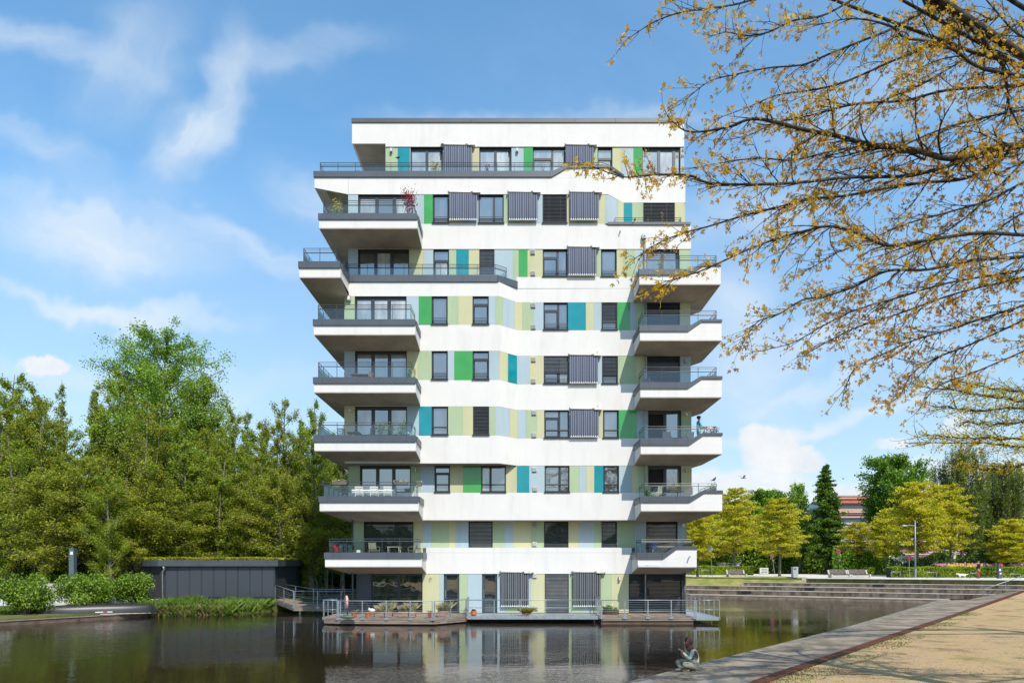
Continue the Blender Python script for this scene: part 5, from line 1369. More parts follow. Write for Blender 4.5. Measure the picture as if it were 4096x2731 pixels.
# ---- woodland on the left: prototypes placed, then copies with their own size and turn
def ZG(D, left=True): return (.55 + max(0, D - 44) * .03) if left else ZT
wood_protos = {}
def wood_tree(kind, px, ytop, D, label, rz, wscale=None):
    z0 = min(1.6, ZG(D)); Ht = WZ(ytop, D) - z0; X = WX(px, D)
    spec = {'big': ('fresh', 'round', 22, 4.9, 64000, .155, 11, BARKG, 95), 'pop': ('poplar', 'tall', 18, 2.9, 34000, .145, 12, BARKG, 70), 'pop2': ('poplar', 'tall', 18, 3.3, 38000, .145, 13, BARK, 66),
            'wil': ('willow', 'tall', 17, 2.7, 31000, .135, 14, BARKG, 70), 'thin': ('poplar', 'sparse', 18, 1.35, 6500, .15, 15, BARKG, 46), 'wil2': ('willow', 'round', 12, 2.8, 26000, .145, 16, BARKG, 60)}[kind]
    lf, kd, H0, R0, nl, ls, sd, bk, nb = spec
    if kind not in wood_protos:
        o = gen_tree('woodland_tree', label, 'tree', H0, R0, lf, kd, nl, ls, sd, bk, nb, (X, D, z0), 'woodland trees on the left bank'); wood_protos[kind] = (o, H0)
        s = Ht / H0; o.scale = ((wscale or s), (wscale or s), s); o.rotation_euler[2] = rz; return o
    o, H0 = wood_protos[kind]; s = Ht / H0
    return copy_tree(o, (X, D, z0), rz, label, ((wscale or s), (wscale or s), s))
WT = [('big', 655, 1332, 60, 'tallest fresh green tree of the left wood with a broad pointed crown', .3, 1.15),
 ('pop', 447, 1480, 57, 'fresh green tree leaning on the left shoulder of the tallest tree', 1.0, None),
 ('pop2', 820, 1490, 62, 'bright green tree on the right shoulder of the tallest tree', 2.0, None),
 ('pop2', 20, 1492, 52, 'leafy green tree at the left edge of the photo, tallest there', .5, 1.05),
 ('pop', 110, 1545, 55, 'second leafy green tree from the left edge', 2.2, 1.0), ('wil', 180, 1590, 52, 'olive green tree left of the two slim bare spires', 1.2, None),
 ('thin', 275, 1522, 58, 'left one of two slim sparse trees with sky around their tops', 0, .9), ('thin', 366, 1545, 56, 'right one of two slim sparse trees with sky around their tops', 2, .9),
 ('wil', 590, 1600, 50, 'olive tinged slender tree in front of the tallest tree', 0.2, .95), ('pop', 735, 1680, 51, 'mid green tree in front of the right half of the tallest tree', 3.1, 1.0),
 ('pop2', 940, 1640, 60, 'green tree in the dip just right of the tallest tree', 4.4, .85), ('thin', 1000, 1640, 64, 'thin airy tree between the dip and the open crowned tree', 1, 1.1),
 ('wil', 1120, 1600, 60, 'open crowned tree with visible dark limbs, third from the tower', 5.1, 1.0), ('pop', 1265, 1608, 60, 'tall airy tree whose top shows beside the third left balcony', 2.7, .8),
 ('pop2', 1380, 1700, 62, 'green tree partly hidden by the left edge of the tower', 1.7, .9), ('pop2', 60, 1600, 60, 'green tree filling the left end of the wood', 2.9, 1.2), ('wil', -20, 1640, 50, 'olive tree cut by the left edge of the photo', 4.9, 1.1), ('pop', 600, 1480, 64, 'fresh green tree merging with the left flank of the tallest tree', 3.9, 1.3), ('pop2', 760, 1500, 66, 'fresh green tree merging with the right flank of the tallest tree', 0.9, 1.3), ('pop', 1040, 1700, 62, 'green tree between the dip and the gangway', 5.9, 1.1), ('pop2', 1220, 1700, 64, 'green tree behind the airy tree beside the balconies', 2.1, 1.1), ('wil', 850, 1720, 56, 'olive tree right below the tallest tree', 1.1, 1.1), ('pop2', 500, 1640, 60, 'green tree below the left shoulder of the wood', 4.1, 1.2), ('thin', 1180, 1665, 66, 'thin tree behind the open crowned tree', 2.5, 1.2),
 ('wil', 1250, 1840, 53, 'yellow green tree below the lower left balconies', 3.3, .9), ('wil2', 1130, 1900, 52, 'rounded olive tree above the gangway', .9, 1.1),
 ('wil', 1000, 1830, 53, 'olive tree rising above the right part of the shed roof', 4.0, .9), ('pop', 870, 1800, 53, 'green tree above the middle of the shed roof', 1.5, .9),
 ('wil2', 740, 1960, 51, 'rounded olive tree above the left part of the shed roof', 2.4, 1.1), ('wil2', 300, 1830, 49, 'rounded tree behind the left lamp pillar', 3.9, 1.15),
 ('pop', 440, 1880, 47, 'pale stemmed reddish young tree rising behind the left corner of the shed', 5.5, .7), ('pop2', 60, 1740, 48, 'dark leafy tree low at the left edge', 2.9, .9),
 ('wil2', 170, 1900, 47, 'low rounded tree behind the leftmost bush', 5.0, 1.1), ('wil2', 540, 1980, 49.5, 'low olive tree behind the shed corner', .1, 1.1),
 ('wil2', 1370, 1980, 55, 'low rounded tree beside the second left balcony', 4.2, 1.1), ('pop', 1060, 1750, 58, 'slender green tree left of the open crowned tree', 3.7, .8),
 ('pop2', -60, 1560, 55, 'green tree cut by the left edge of the photo', 1.1, 1.0), ('pop2', 700, 1640, 68, 'green tree deep in the wood behind the tallest tree', 1.9, 1.2),
 ('pop', 230, 1690, 64, 'green tree deep in the wood behind the slim spires', .7, 1.2), ('pop2', 1300, 1760, 70, 'green tree deep in the wood near the tower', 5.2, 1.0),
 ('wil', 520, 1700, 56, 'olive green tree below the left shoulder of the tallest tree', 2.0, 1.0), ('pop2', 905, 1900, 66, 'dense green tree deep in the wood right of centre', 3.0, 1.3),
 ('pop', 1190, 2000, 66, 'dense green tree deep in the wood left of the lower balconies', 4.6, 1.3), ('pop2', 380, 1900, 66, 'dense green tree deep in the wood behind the left lamp pillar', .2, 1.3)]
for k, px, yt, D, lb, rz, ws in WT: wood_tree(k, px, yt, D, lb, rz, ws)

def gen_bush(name, label, cat, loc, rx, ry, rz, leaf, nleaf, lsize, seed, lumps=16, group=None, bark=BARK):
    r = np.random.default_rng(seed); t = thing(name, label, cat, loc, group); ORG[t.name] = Vector((0, 0, 0))
    C = []
    wood = MB()
    for i in range(lumps):
        a = r.uniform(0, 2 * np.pi); q = r.uniform(.1, .80) ** .6; h = r.uniform(.25, .82)
        c = np.array([math.cos(a) * q * rx * math.sqrt(max(.1, 1 - (h - .45) ** 2 * 2)), math.sin(a) * q * ry * math.sqrt(max(.1, 1 - (h - .45) ** 2 * 2)), h * rz]); C.append(c)
        wood.tube([(c[0] * .12, c[1] * .12, 0), (c[0] * .5, c[1] * .5, c[2] * .5), tuple(c)], [.03, .02, .008], 4, cap=False)
        for _ in range(3): wood.tube([tuple(c), tuple(c + r.normal(0, .22, 3) * np.array([rx, ry, rz]) * .8)], [.01, .004], 3, cap=False)
    C = np.array(C); idx = r.integers(0, lumps, nleaf); u = r.normal(0, 1, (nleaf, 3)); u /= np.linalg.norm(u, axis=1)[:, None]
    rad = r.random(nleaf) ** .45
    P = C[idx] + u * rad[:, None] * np.array([rx, ry, rz]) * np.array([.42, .42, .26])
    P[:, 2] = np.maximum(P[:, 2], .03)
    V, Q = quads_at(P, lsize, r)
    wood.build('stems', bark, t); np_mesh('foliage', V, Q, LG[leaf], t); return t
# understorey thicket: one undivided mass of scrub along the wood's edge
def thicket():
    r = np.random.default_rng(21); n = 150000
    seg = r.random(n); X = np.where(seg < .72, r.uniform(-46, -15.5, n), r.uniform(-20, -5, n)); 
    Y = np.where(seg < .72, 53 + r.random(n) ** 1.5 * 9 + np.where(X < -31, -4.5, 0), 62.5 + r.random(n) * 6)
    top = 3.2 + 1.9 * np.sin(X * .55 + np.cos(X * 1.7)) + 1.1 * np.sin(X * 1.9 + Y * .7) + (Y - 52) * .28
    top = np.where(seg < .72, top, top * .9 + .5); Z = .7 + r.random(n) ** .75 * np.maximum(1.2, top)
    P = np.stack([X, Y, Z], 1); P += .22 * np.sin(P[:, [1, 2, 0]] * 5.1)
    V, Q = quads_at(P, .24, r); o = np_mesh('undergrowth', V, Q, LG['bush']); o['kind'] = 'stuff'
    # thin understorey stems
    m = MB()
    for i in range(70):
        x, y = R_.uniform(-44, -14), R_.uniform(52, 60); h = R_.uniform(4, 9); m.tube([(x, y, .5), (x + R_.uniform(-.5, .5), y, h * .5), (x + R_.uniform(-1, 1), y + .3, h)], [.07, .05, .02], 5, cap=False)
    o = m.build('undergrowth_stems', BARKG); o['kind'] = 'stuff'
thicket()
def px_bush(label, x0, x1, ytop, ybot, D, leaf, n, ls, seed, group=None, zb=.45, ry=None, lumps=16):
    X0, X1 = WX(x0, D), WX(x1, D); return gen_bush('round_bush', label, 'bush', ((X0 + X1) / 2, D, zb), (X1 - X0) / 2 * .86, ry or (X1 - X0) / 2, WZ(ytop, D) - zb, leaf, n, ls, seed, lumps + 12, group)
px_bush('leftmost dense round green bush on the quay', -15, 195, 2292, 2470, 38, 'bush', 9000, .13, 31, 'round bushes on the left quay', .35)
px_bush('widest round bush, right behind the upturned canoe', 228, 468, 2285, 2436, 41, 'bush', 11000, .13, 32, 'round bushes on the left quay', .4)
px_bush('round bush against the left corner of the grey shed', 450, 612, 2292, 2405, 43.2, 'bush', 8000, .13, 33, 'round bushes on the left quay', .45)
# reeds and grass on the bank
def bank_grass():
    r = np.random.default_rng(8); n = 16000; t_ = r.random(n); X = -22.8 + t_ * 5.15; Y = 41.7 + t_ * 1.7 + r.random(n) ** 1.3 * 3.2
    Z = .30 + (Y - 41.7) * .04; H = (.22 + .55 * r.random(n)) * (.8 + .35 * np.sin(X * 2.3) * np.sin(X * .9 + 1)); 
    dry = r.random(n) < .16
    gm_ = leafmat('reed_green', [(.035, .08, .010), (.09, .17, .02), (.16, .27, .03), (.22, .30, .05)], .3); gd_ = leafmat('reed_dry', [(.22, .16, .07), (.34, .26, .13), (.28, .20, .09)], .2)
    o = blades('bank_grass', X[~dry], Y[~dry], Z[~dry], H[~dry], .018, gm_, None, .28); o['kind'] = 'stuff'
    yy = Y[dry] * .0 + 41.6 + t_[dry] * 1.7 + r.random(dry.sum()) * .5
    o = blades('dry_grass', X[dry], yy, Z[dry] * 0 + .2, H[dry] * .6, .02, gd_, None, .5, 3); o['kind'] = 'stuff'
    n = 9000; X = r.uniform(-22.9, -17.7, n); Y = 41.6 + (X + 22.4) * .354 - .06 + r.random(n) * .35; dr = r.random(n) < .35; Zb = r.uniform(-.05, .28, n); Hb = r.uniform(.18, .50, n)
    for mk, mm, nm in ((~dr, gm_, 'bank_grass'), (dr, gd_, 'dry_grass')): o = blades(nm, X[mk], Y[mk], Zb[mk], Hb[mk], .022, mm, None, .5, 6); o['kind'] = 'stuff'
    n = 5000; X = r.uniform(-18.4, -16.3, n); Y = np.where(X < -17.6, 43.1, 43.3 + (X + 17.6) * 2.29) - .1 + r.random(n) ** 1.5 * 3.5; o = blades('bank_grass', X, Y, r.uniform(.05, .4, n), r.uniform(.2, .6, n), .022, gm_, None, .4, 7); o['kind'] = 'stuff'
    # low weeds on the rest of the bank
    n = 15000; X = r.uniform(-34, -23, n); Y = 41.6 + (X + 22.4) * .9 * .72 + .5 + r.random(n) * 5; o = blades('bank_weeds', X, Y, np.full(n, .36), .08 + .25 * r.random(n) ** 2, .03, gm_, None, .7, 5); o['kind'] = 'stuff'
bank_grass()
# hedges -----------------------------------------------------------
def hedge(label, a, b, depth, z0, h, leaf, n, ls, seed, trunks=False, wob=.05):
    r = np.random.default_rng(seed); A, B = np.array([a[0], a[1], 0.]), np.array([b[0], b[1], 0.]); L_ = np.linalg.norm(B - A); d = (B - A) / L_; nn = np.array([-d[1], d[0], 0]);
    if nn[1] < 0: nn = -nn
    t = thing('clipped_hedge', label, 'hedge', (a[0], a[1], z0)); ORG[t.name] = Vector((0, 0, 0))
    s = r.random(n) * L_; f = r.random(n)
    # shells: front face, top, ends
    w = np.where(f < .62, r.random(n) ** 2.2 * .35, r.random(n) * depth); z = np.where(f < .62, r.random(n), 1 - r.random(n) ** 2.5 * .18) * h
    if trunks: z = .28 * h + z * .72
    z = z + wob * np.sin(s * 2.1) * (z / h) + r.normal(0, .018, n); w = w + .05 * np.sin(s * 3.3 + z * 4)
    P = np.array([0, 0, 0]) + d * s[:, None] + nn * w[:, None] + np.array([0, 0, 1.]) * z[:, None]
    V, Q = quads_at(P, ls, r); np_mesh('foliage', V, Q, LG[leaf], t)
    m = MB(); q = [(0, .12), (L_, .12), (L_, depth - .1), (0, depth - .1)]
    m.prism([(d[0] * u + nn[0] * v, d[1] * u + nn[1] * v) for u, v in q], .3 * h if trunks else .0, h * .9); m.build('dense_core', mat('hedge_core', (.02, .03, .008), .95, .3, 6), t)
    m = MB()
    for i in range(int(L_ / .55)):
        u = i * .55 + r.random() * .3; p = d * u + nn * depth * .45; m.tube([(p[0], p[1], 0), (p[0] + r.normal(0, .1), p[1], h * .5)], [.03, .02], 4, cap=False)
    m.build('stems', BARK, t)
    return t
hedge('dark clipped hedge on thin stems above the gangway, left of the tower', (WX(1140, 57), 57.2), (WX(1460, 57), 57.2), 1.2, WZ(2355, 57), WZ(2300, 57) - WZ(2358, 57), 'hedged', 26000, .12, 41, True)
hedge('low clipped bright hedge behind the single bench, right of the tower', (WX(2700, 84), 84), (WX(3014, 83), 83), 1.2, 1.84, 1.10, 'hedge', 15000, .15, 42)
hedge('higher hedge directly behind the low one beside the timber board', (WX(2700, 90), 90), (WX(2880, 90), 90), 1.4, 1.84, 1.75, 'hedge', 10000, .16, 43)
hedge('long clipped bright hedge behind the walker with the white dog', (WX(3568, 68.6), 68.6), (WX(3568, 68.6) + 26, 66.5), 1.3, 1.84, 1.06, 'hedge', 34000, .12, 44)
px = px_bush
px('small round clipped bush right of the double bench', 3455, 3500, 2266, 2305, 76, 'hedge', 2500, .13, 51, None, 1.85)
# ---- park trees on the right ------------------------------------
GR = 'park trees beyond the seating steps'
def rtree(key, px_, ytop, ybase, D, label, R0, spec, rz=0.0):
    z0 = ZT - .02 if ybase is None else WZ(ybase, D)
    Ht = WZ(ytop, D) - z0; X = WX(px_, D)
    leaf, kd, nl, ls, sd, bk, nb = spec
    if key not in wood_protos:
        o = gen_tree('park_tree', label, 'tree', Ht, R0, leaf, kd, nl, ls, sd, bk, nb, (X, D, z0), GR); wood_protos[key] = (o, Ht, R0); o.rotation_euler[2] = rz; return o
    o, H0, RR = wood_protos[key]; return copy_tree(o, (X, D, z0), rz, label, (R0 / RR, R0 / RR, Ht / H0))
OAK = ('oak', 'layer', 17000, .17, 61, BARKG, 85); OAK2 = ('oak', 'layer', 17000, .17, 62, BARKG, 80); LIME = ('lime', 'round', 30000, .25, 63, BARK, 90)
CON = ('dark', 'cone', 34000, .25, 64, BARK, 150); COLU = ('fresh', 'column', 12000, .24, 65, BARKG, 70); WEEP = ('birch', 'weep', 34000, .17, 66, BARK, 60)
rtree('oak', 3118, 1990, 2306, 70, 'young oak with flat yellow tiers standing on the lawn between bench and litter bin', 3.2, OAK)
rtree('oak2', 2790, 2035, 2308, 71, 'yellow young oak right beside the tower, trunk next to the grey round sign', 3.0, OAK2)
rtree('oak', 2935, 1950, 2296, 86, 'broad yellow green tree behind the low hedge and the single bench', 4.2, OAK, 1.4)
rtree('oak2', 2860, 2010, 2290, 96, 'yellow tree behind the timber board next to the tower', 4.4, OAK2, 2.4)
rtree('lime', 3070, 1968, 2290, 100, 'fresh green tree whose top shows left of the yellow oak on the lawn', 3.6, LIME)
rtree('col', 3200, 1950, 2290, 96, 'slim columnar pale green tree left of the dark conical tree', 1.8, COLU)
rtree('col', 3165, 2060, 2290, 101, 'lower columnar green tree behind the litter bin', 2.0, COLU, 2.0)
rtree('cone', 3306, 1848, 2278, 92, 'dark green conical conifer, tallest tree right of the tower', 3.1, CON)
rtree('oak', 3430, 2085, 2282, 86, 'small yellow tree just right of the dark conical tree', 2.9, OAK, 3.0)
rtree('lime', 3590, 1838, 2280, 94, 'large rounded bright green tree behind the street lamp', 4.3, LIME, 1.0)
rtree('lime', 3530, 1990, 2285, 100, 'green tree filling the left shoulder of the large rounded green tree', 2.6, LIME, 3.0)
rtree('oak2', 3668, 1925, None, 74, 'large yellow green oak whose trunk stands behind the street lamp', 4.1, OAK2, .8)
rtree('oak', 3545, 2040, 2292, 82, 'yellow green tree left of the street lamp with twin thin trunks', 2.5, OAK, 4.0)
rtree('oak', 3802, 1935, 2290, 76, 'yellow oak directly left of the white birch trunk', 3.2, OAK, 5.0)
rtree('weep', 3845, 1795, 2290, 80, 'tall weeping birch with hanging strands and white trunk', 3.2, WEEP)
rtree('weep', 4020, 1850, 2290, 84, 'weeping birch near the right edge, half behind yellow crowns', 3.3, WEEP, 2.0)
rtree('weep', 3935, 1960, 2290, 86, 'lower weeping birch between the two tall ones', 2.8, WEEP, 3.7)
rtree('oak2', 4045, 2075, None, 72, 'small yellow green oak near the right edge with slanting thin trunk', 3.2, OAK2, 2.9)
rtree('oak', 4130, 2100, None, 75, 'yellow tree cut by the right edge', 3.4, OAK, 1.9)
rtree('lime', 3960, 2120, 2285, 96, 'dark green tree low behind the walker', 4.0, LIME, 4.0)
def scrub(name, x0, x1, D0, D1, z0, z1, n, leaf, ls, seed, z_b=1.84):
    r = np.random.default_rng(seed); px_ = r.uniform(x0, x1, n); D = r.uniform(D0, D1, n); X = (px_ - 2048) * D / F
    top = (z0 + (z1 - z0) * (.5 + .5 * np.sin(px_ * .021 + seed) * np.cos(px_ * .0087)) + .5 * np.sin(px_ * .09 + D)); Z = z_b + r.random(n) ** .8 * np.maximum(.4, top)
    P = np.stack([X, D, Z], 1); V, Q = quads_at(P, ls, r); o = np_mesh(name, V, Q, LG[leaf]); o['kind'] = 'stuff'; return o
scrub('shrubbery', 2700, 3330, 98, 112, 5.0, 9.0, 60000, 'bush', .34, 71)
scrub('shrubbery', 3330, 4200, 84, 100, 1.6, 3.4, 60000, 'lime', .30, 72)
scrub('shrubbery', 3560, 4200, 73, 78, 1.1, 2.4, 26000, 'hedged', .20, 73)
scrub('shrubbery', 2700, 3350, 116, 130, 5.0, 8, 26000, 'hedged', .5, 74)
FLP = leafmat('blossom_pink', [(.55, .20, .28), (.70, .38, .42), (.75, .55, .52)], .2); FLY = leafmat('blossom_yellow', [(.75, .50, .02), (.80, .62, .04)], .2); FLW = leafmat('blossom_white', [(.75, .75, .68), (.8, .8, .76)], .2)
def blossoms(name, x0, x1, y0, y1, D, n, m, ls, seed):
    r = np.random.default_rng(seed); k = 26; cx, cy = r.uniform(x0, x1, k), r.uniform(y0, y1, k); i = r.integers(0, k, n)
    px_, py_ = cx[i] + r.normal(0, (x1 - x0) / 30, n), cy[i] + r.normal(0, 3, n); DD = D + r.uniform(-.6, .6, n)
    V, Q = quads_at(np.stack([(px_ - 2048) * DD / F, DD, EYE - (py_ - HZ) * DD / F], 1), ls, r, .9); o = np_mesh(name, V, Q, m); o['kind'] = 'stuff'
blossoms('pink_blossom', 3745, 4096, 2255, 2266, 72.6, 1500, FLP, .13, 81)
blossoms('yellow_blossom', 3790, 3950, 2262, 2280, 71.8, 2200, FLY, .13, 82)
blossoms('white_blossom', 3560, 3660, 2225, 2262, 80, 1300, FLW, .16, 83)

# ---- overhanging oak in the foreground -----------------------------------------
OT = thing('overhanging_oak', 'nearby oak with young orange yellow leaves whose long branches hang in from the upper right', 'tree', (12.6, 13.0, .25))
ORG[OT.name] = Vector((12.6, 13.0, .25))
OBARK = mat('oak_bark', (.018, .014, .010), .9, .0, 9, .5, 60, spec=.2, col2=(.065, .058, .042), stretch=(1, 1, 1))
LEAFO = leafmat('leaf_orange_oak', [(.32, .14, .010), (.55, .32, .012), (.67, .44, .016), (.65, .31, .025), (.50, .40, .016)], .5)
# limbs surveyed as (column,row); each gets its own distance range from trunk side to tip
LIMBS = [
 ([(4250, 560), (4096, 578), (3993, 592), (3891, 619), (3789, 633), (3653, 599), (3483, 578), (3347, 544), (3211, 517), (3108, 490), (3006, 476), (2904, 510), (2755, 527), (2673, 470)], 12.5, 10.2, 30),
 ([(3891, 619), (3823, 653), (3653, 701), (3517, 708), (3381, 711), (3177, 732), (3006, 738), (2836, 732), (2755, 701), (2598, 701), (2496, 708), (2370, 668)], 12.2, 9.6, 16),
 ([(3700, 640), (3619, 606), (3477, 590), (3347, 600), (3177, 640), (3040, 633), (2904, 648), (2780, 672)], 12.1, 11.4, 10),
 ([(4200, 330), (3993, 347), (3789, 361), (3619, 402), (3435, 415), (3313, 442), (3211, 470), (3100, 492), (3000, 540), (2900, 560)], 12.6, 12.2, 12),
 ([(3640, -80), (3721, 0), (3789, 41), (3857, 82), (3925, 150), (3993, 238), (4020, 286), (4034, 408), (4060, 470), (4110, 540), (4260, 600)], 11.6, 12.6, 24),
 ([(4200, 330), (4096, 306), (3925, 272), (3823, 204), (3735, 170), (3619, 150), (3558, 102), (3415, 75), (3290, 96)], 11.0, 9.6, 16),
 ([(3900, -90), (3755, 7), (3653, 68), (3551, 123), (3449, 163), (3313, 218), (3211, 259), (3074, 272), (2938, 299), (2836, 327), (2741, 401)], 12.8, 11.4, 12),
 ([(4000, 60), (3857, 130), (3721, 184), (3585, 238), (3381, 327), (3245, 361), (3108, 381), (2990, 430), (2880, 470)], 13.3, 12.8, 12),
 ([(3500, -60), (3313, 54), (3177, 82), (3074, 129), (2986, 143), (2904, 129), (2863, 140)], 11.8, 10.8, 8),
 ([(3150, -70), (3006, 0), (2870, 31), (2734, 48), (2618, 88), (2510, 157)], 12.2, 11.2, 8),
 ([(4250, 930), (4096, 939), (3925, 932), (3755, 953), (3585, 980), (3517, 973), (3415, 926), (3313, 905), (3211, 926), (3074, 966), (2972, 1007), (2884, 1048), (2800, 1085), (2720, 1110), (2665, 1125)], 11.5, 9.4, 15),
 ([(4250, 500), (4096, 558), (3993, 647), (3857, 715), (3653, 735), (3381, 783), (3245, 796), (3108, 830), (2972, 864), (2836, 905), (2734, 932), (2632, 973), (2530, 1041)], 12.9, 11.0, 14),
 ([(4250, 990), (4095, 1025), (3887, 1042), (3709, 1078), (3549, 1084), (3412, 1149), (3293, 1185), (3210, 1200), (3115, 1256), (3032, 1286), (2985, 1351)], 12.4, 10.6, 13),
 ([(4250, 1020), (4095, 1078), (3800, 1130), (3590, 1190), (3412, 1244), (3293, 1303), (3175, 1369), (3080, 1395)], 12.9, 12.0, 9),
 ([(4250, 1060), (4095, 1108), (3827, 1173), (3590, 1256), (3412, 1315), (3264, 1393), (3215, 1425)], 13.3, 12.8, 9),
 ([(4250, 1150), (4095, 1220), (3946, 1268), (3768, 1327), (3650, 1363), (3531, 1416), (3424, 1470), (3382, 1547)], 12.6, 11.2, 10),
 ([(4250, 1200), (4095, 1280), (3887, 1375), (3739, 1434), (3650, 1493), (3602, 1577), (3560, 1612)], 12.9, 12.0, 9),
 ([(4250, 1330), (4095, 1404), (3887, 1493), (3760, 1540), (3700, 1600)], 12.6, 12.2, 7),
 ([(4230, 120), (4096, 150), (3980, 40), (3900, -60)], 12.0, 12.6, 12), ([(4240, 700), (4096, 730), (3960, 800), (3790, 850), (3610, 900), (3480, 960), (3350, 1010), (3240, 1075)], 13.4, 12.6, 10),
 ([(4240, 420), (4096, 440), (3940, 470), (3760, 520), (3600, 590), (3480, 660), (3330, 700), (3200, 790)], 13.6, 13.0, 10), ([(4240, 60), (4100, 80), (3900, 210), (3700, 330), (3500, 420), (3330, 540), (3200, 600)], 13.8, 13.2, 10),
 ([(4240, 820), (4096, 850), (3940, 960), (3800, 1090), (3690, 1190), (3590, 1330)], 13.8, 13.4, 8), ([(4100, 640), (3980, 760), (3850, 880), (3690, 990), (3560, 1120), (3440, 1180)], 13.9, 13.4, 7),
]
def foreground_oak():
    r = np.random.default_rng(99); wood = MB(); leaves = []
    def smooth(P, k=6):
        P = np.array(P); out = []
        for i in range(len(P) - 1):
            p0, p1, p2, p3 = P[max(i - 1, 0)], P[i], P[i + 1], P[min(i + 2, len(P) - 1)]
            for j in range(k):
                t = j / k; out.append(.5 * ((2 * p1) + (-p0 + p2) * t + (2 * p0 - 5 * p1 + 4 * p2 - p3) * t * t + (-p0 + 3 * p1 - 3 * p2 + p3) * t ** 3))
        out.append(P[-1]); return np.array(out)
    def leafspot(p, d, k):
        for _ in range(k): leaves.append((p + r.normal(0, .028, 3), d))
    def twig(p, d, L, rad, lvl):
        """crooked shoot with side shoots and leaf tufts"""
        n = max(4, int(L / .10)); pts = [p]; dd = d / np.linalg.norm(d); q = p.copy()
        bend = r.normal(0, .055, 3)
        for i in range(n):
            dd = dd + bend + r.normal(0, .10, 3) + np.array([0, 0, -.012]); dd /= np.linalg.norm(dd); q = q + dd * L / n; pts.append(q.copy())
        wood.tube(pts, [max(.0022, rad * (1 - .8 * i / n)) for i in range(n + 1)], 4 if lvl < 2 else 3, cap=False)
        if lvl < 2:
            m = int(L / (.17 if lvl == 0 else .13)); 
            for i in range(m):
                s = (i + .4 + r.random() * .5) / m; a = pts[int(s * n)]; side = r.normal(0, 1, 3); side -= dd * (side @ dd); side /= np.linalg.norm(side) + 1e-6
                nd = dd * r.uniform(.5, 1.1) + side * r.uniform(.4, .9)
                twig(a, nd, L * r.uniform(.22, .46) * (1.15 - s * .6), rad * .55, lvl + 1)
        else:
            for i in range(1, n + 1):
                if r.random() < .60: leafspot(pts[i], dd, 1)
        leafspot(pts[-1], dd, r.integers(2, 5))
    for (P, d0, d1, w0) in LIMBS:
        n = len(P); D = np.linspace(d0, d1, n) + .25 * np.sin(np.arange(n) * 1.3 + w0)
        W3 = smooth([WP(x, y, dd) for (x, y), dd in zip(P, D)]); m = len(W3)
        rad = [max(.004, (w0 * .42) * d0 / F * (1 - i / m) ** .8 + .004) for i in range(m)]
        wood.tube(W3, rad, 7)
        Ltot = np.linalg.norm(np.diff(W3, axis=0), axis=1).sum(); k = int(Ltot / .135)
        for i in range(k):
            s = (i + r.random()) / k; j = min(m - 2, int(s * m)); d = W3[j + 1] - W3[j]; d /= np.linalg.norm(d) + 1e-9
            side = r.normal(0, 1, 3); side[2] = side[2] * .8 + (.2 if r.random() < .5 else -.15); side -= d * (side @ d); side /= np.linalg.norm(side)
            nd = d * r.uniform(.7, 1.5) + side * r.uniform(.35, .85)
            L = r.uniform(.3, 1.15) * (1.0 if s < .6 else .5) * (1.0 if w0 > 8.5 else .8)
            twig(W3[j].copy(), nd, L, rad[j] * .42 + .0025, 0 if r.random() < .62 else 1)
        twig(W3[-1].copy(), W3[-1] - W3[-3], .5, .006, 1)
    # trunk and the crown's outer part beyond the frame
    tr = [np.array(p) for p in [(12.6, 13.0, .2), (12.5, 13.0, 3.0), (12.35, 12.9, 6.0), (12.2, 12.9, 9.0), (12.0, 12.8, 12.0), (11.8, 12.9, 15.0)]]
    trunk = MB(); trunk.tube(tr, [.36, .29, .25, .19, .12, .05], 14)
    for (P, d0, d1, w0) in LIMBS:
        if P[0][0] > 4150 or P[0][1] < 0:
            a = np.array(WP(*P[0], d0)); 
            zt = max(3.2, a[2] - 1.6); c = np.array([12.35 - (zt - 6) * .04, 12.9, zt]); mid_ = (a + c) / 2 + np.array([0, 0, -.2]); r1 = (w0 / 2) * d0 / F + .006
            wood.tube([c, mid_, a], [r1 * 1.7, r1 * 1.3, r1], 7)
    for i in range(26):
        az = r.uniform(-1.4, 2.9); z = r.uniform(4.5, 13.5); p = np.array([12.4, 12.9, z]); L = r.uniform(3.5, 6.5) * (1.1 - z / 26); e = p + np.array([math.cos(az) * L, math.sin(az) * L, r.uniform(.2, 1.6)])
        if e[0] < (4096 - 2048) * e[1] / F + .5: continue
        S = smooth([p, (p + e) / 2 + r.normal(0, .25, 3), e]); wood.tube(S, list(np.linspace(.07, .012, len(S))), 6)
        for j in range(12):
            s = r.uniform(.25, 1); q = S[int(s * (len(S) - 1))]; twig(q.copy(), (e - p) / L + r.normal(0, .6, 3), r.uniform(.6, 1.4), .012, 0 if r.random() < .3 else 1)
    tk = trunk.build('trunk', OBARK, OT, smooth=True)
    wd = wood.build('branches', OBARK, OT, smooth=True)
    # lobed leaves: centre lobe and two side lobes
    Pn = np.array([l[0] for l in leaves]); Dn = np.array([l[1] for l in leaves]); n = len(Pn)
    ax = Dn * .55 + r.normal(0, .6, (n, 3)) + np.array([0, 0, -.35]); ax /= np.linalg.norm(ax, axis=1)[:, None]
    sd = r.normal(0, 1, (n, 3)); sd -= ax * (ax * sd).sum(1)[:, None]; sd /= np.linalg.norm(sd, axis=1)[:, None]
    sz = (.034 + .058 * r.random(n) ** 1.4)[:, None]
    def lobe(c, s, l, w):
        d_ = ax * c + sd * s; e_ = sd * c - ax * s; d_ = d_ * sz * l; e_ = e_ * sz * w
        return np.stack([Pn, Pn + d_ * .5 + e_ * .5, Pn + d_, Pn + d_ * .5 - e_ * .5], 1)
    V = np.concatenate([lobe(1, 0, 1.0, .34), lobe(.72, .69, .72, .26), lobe(.72, -.69, .72, .26)], 1)   # n x 12 x 3
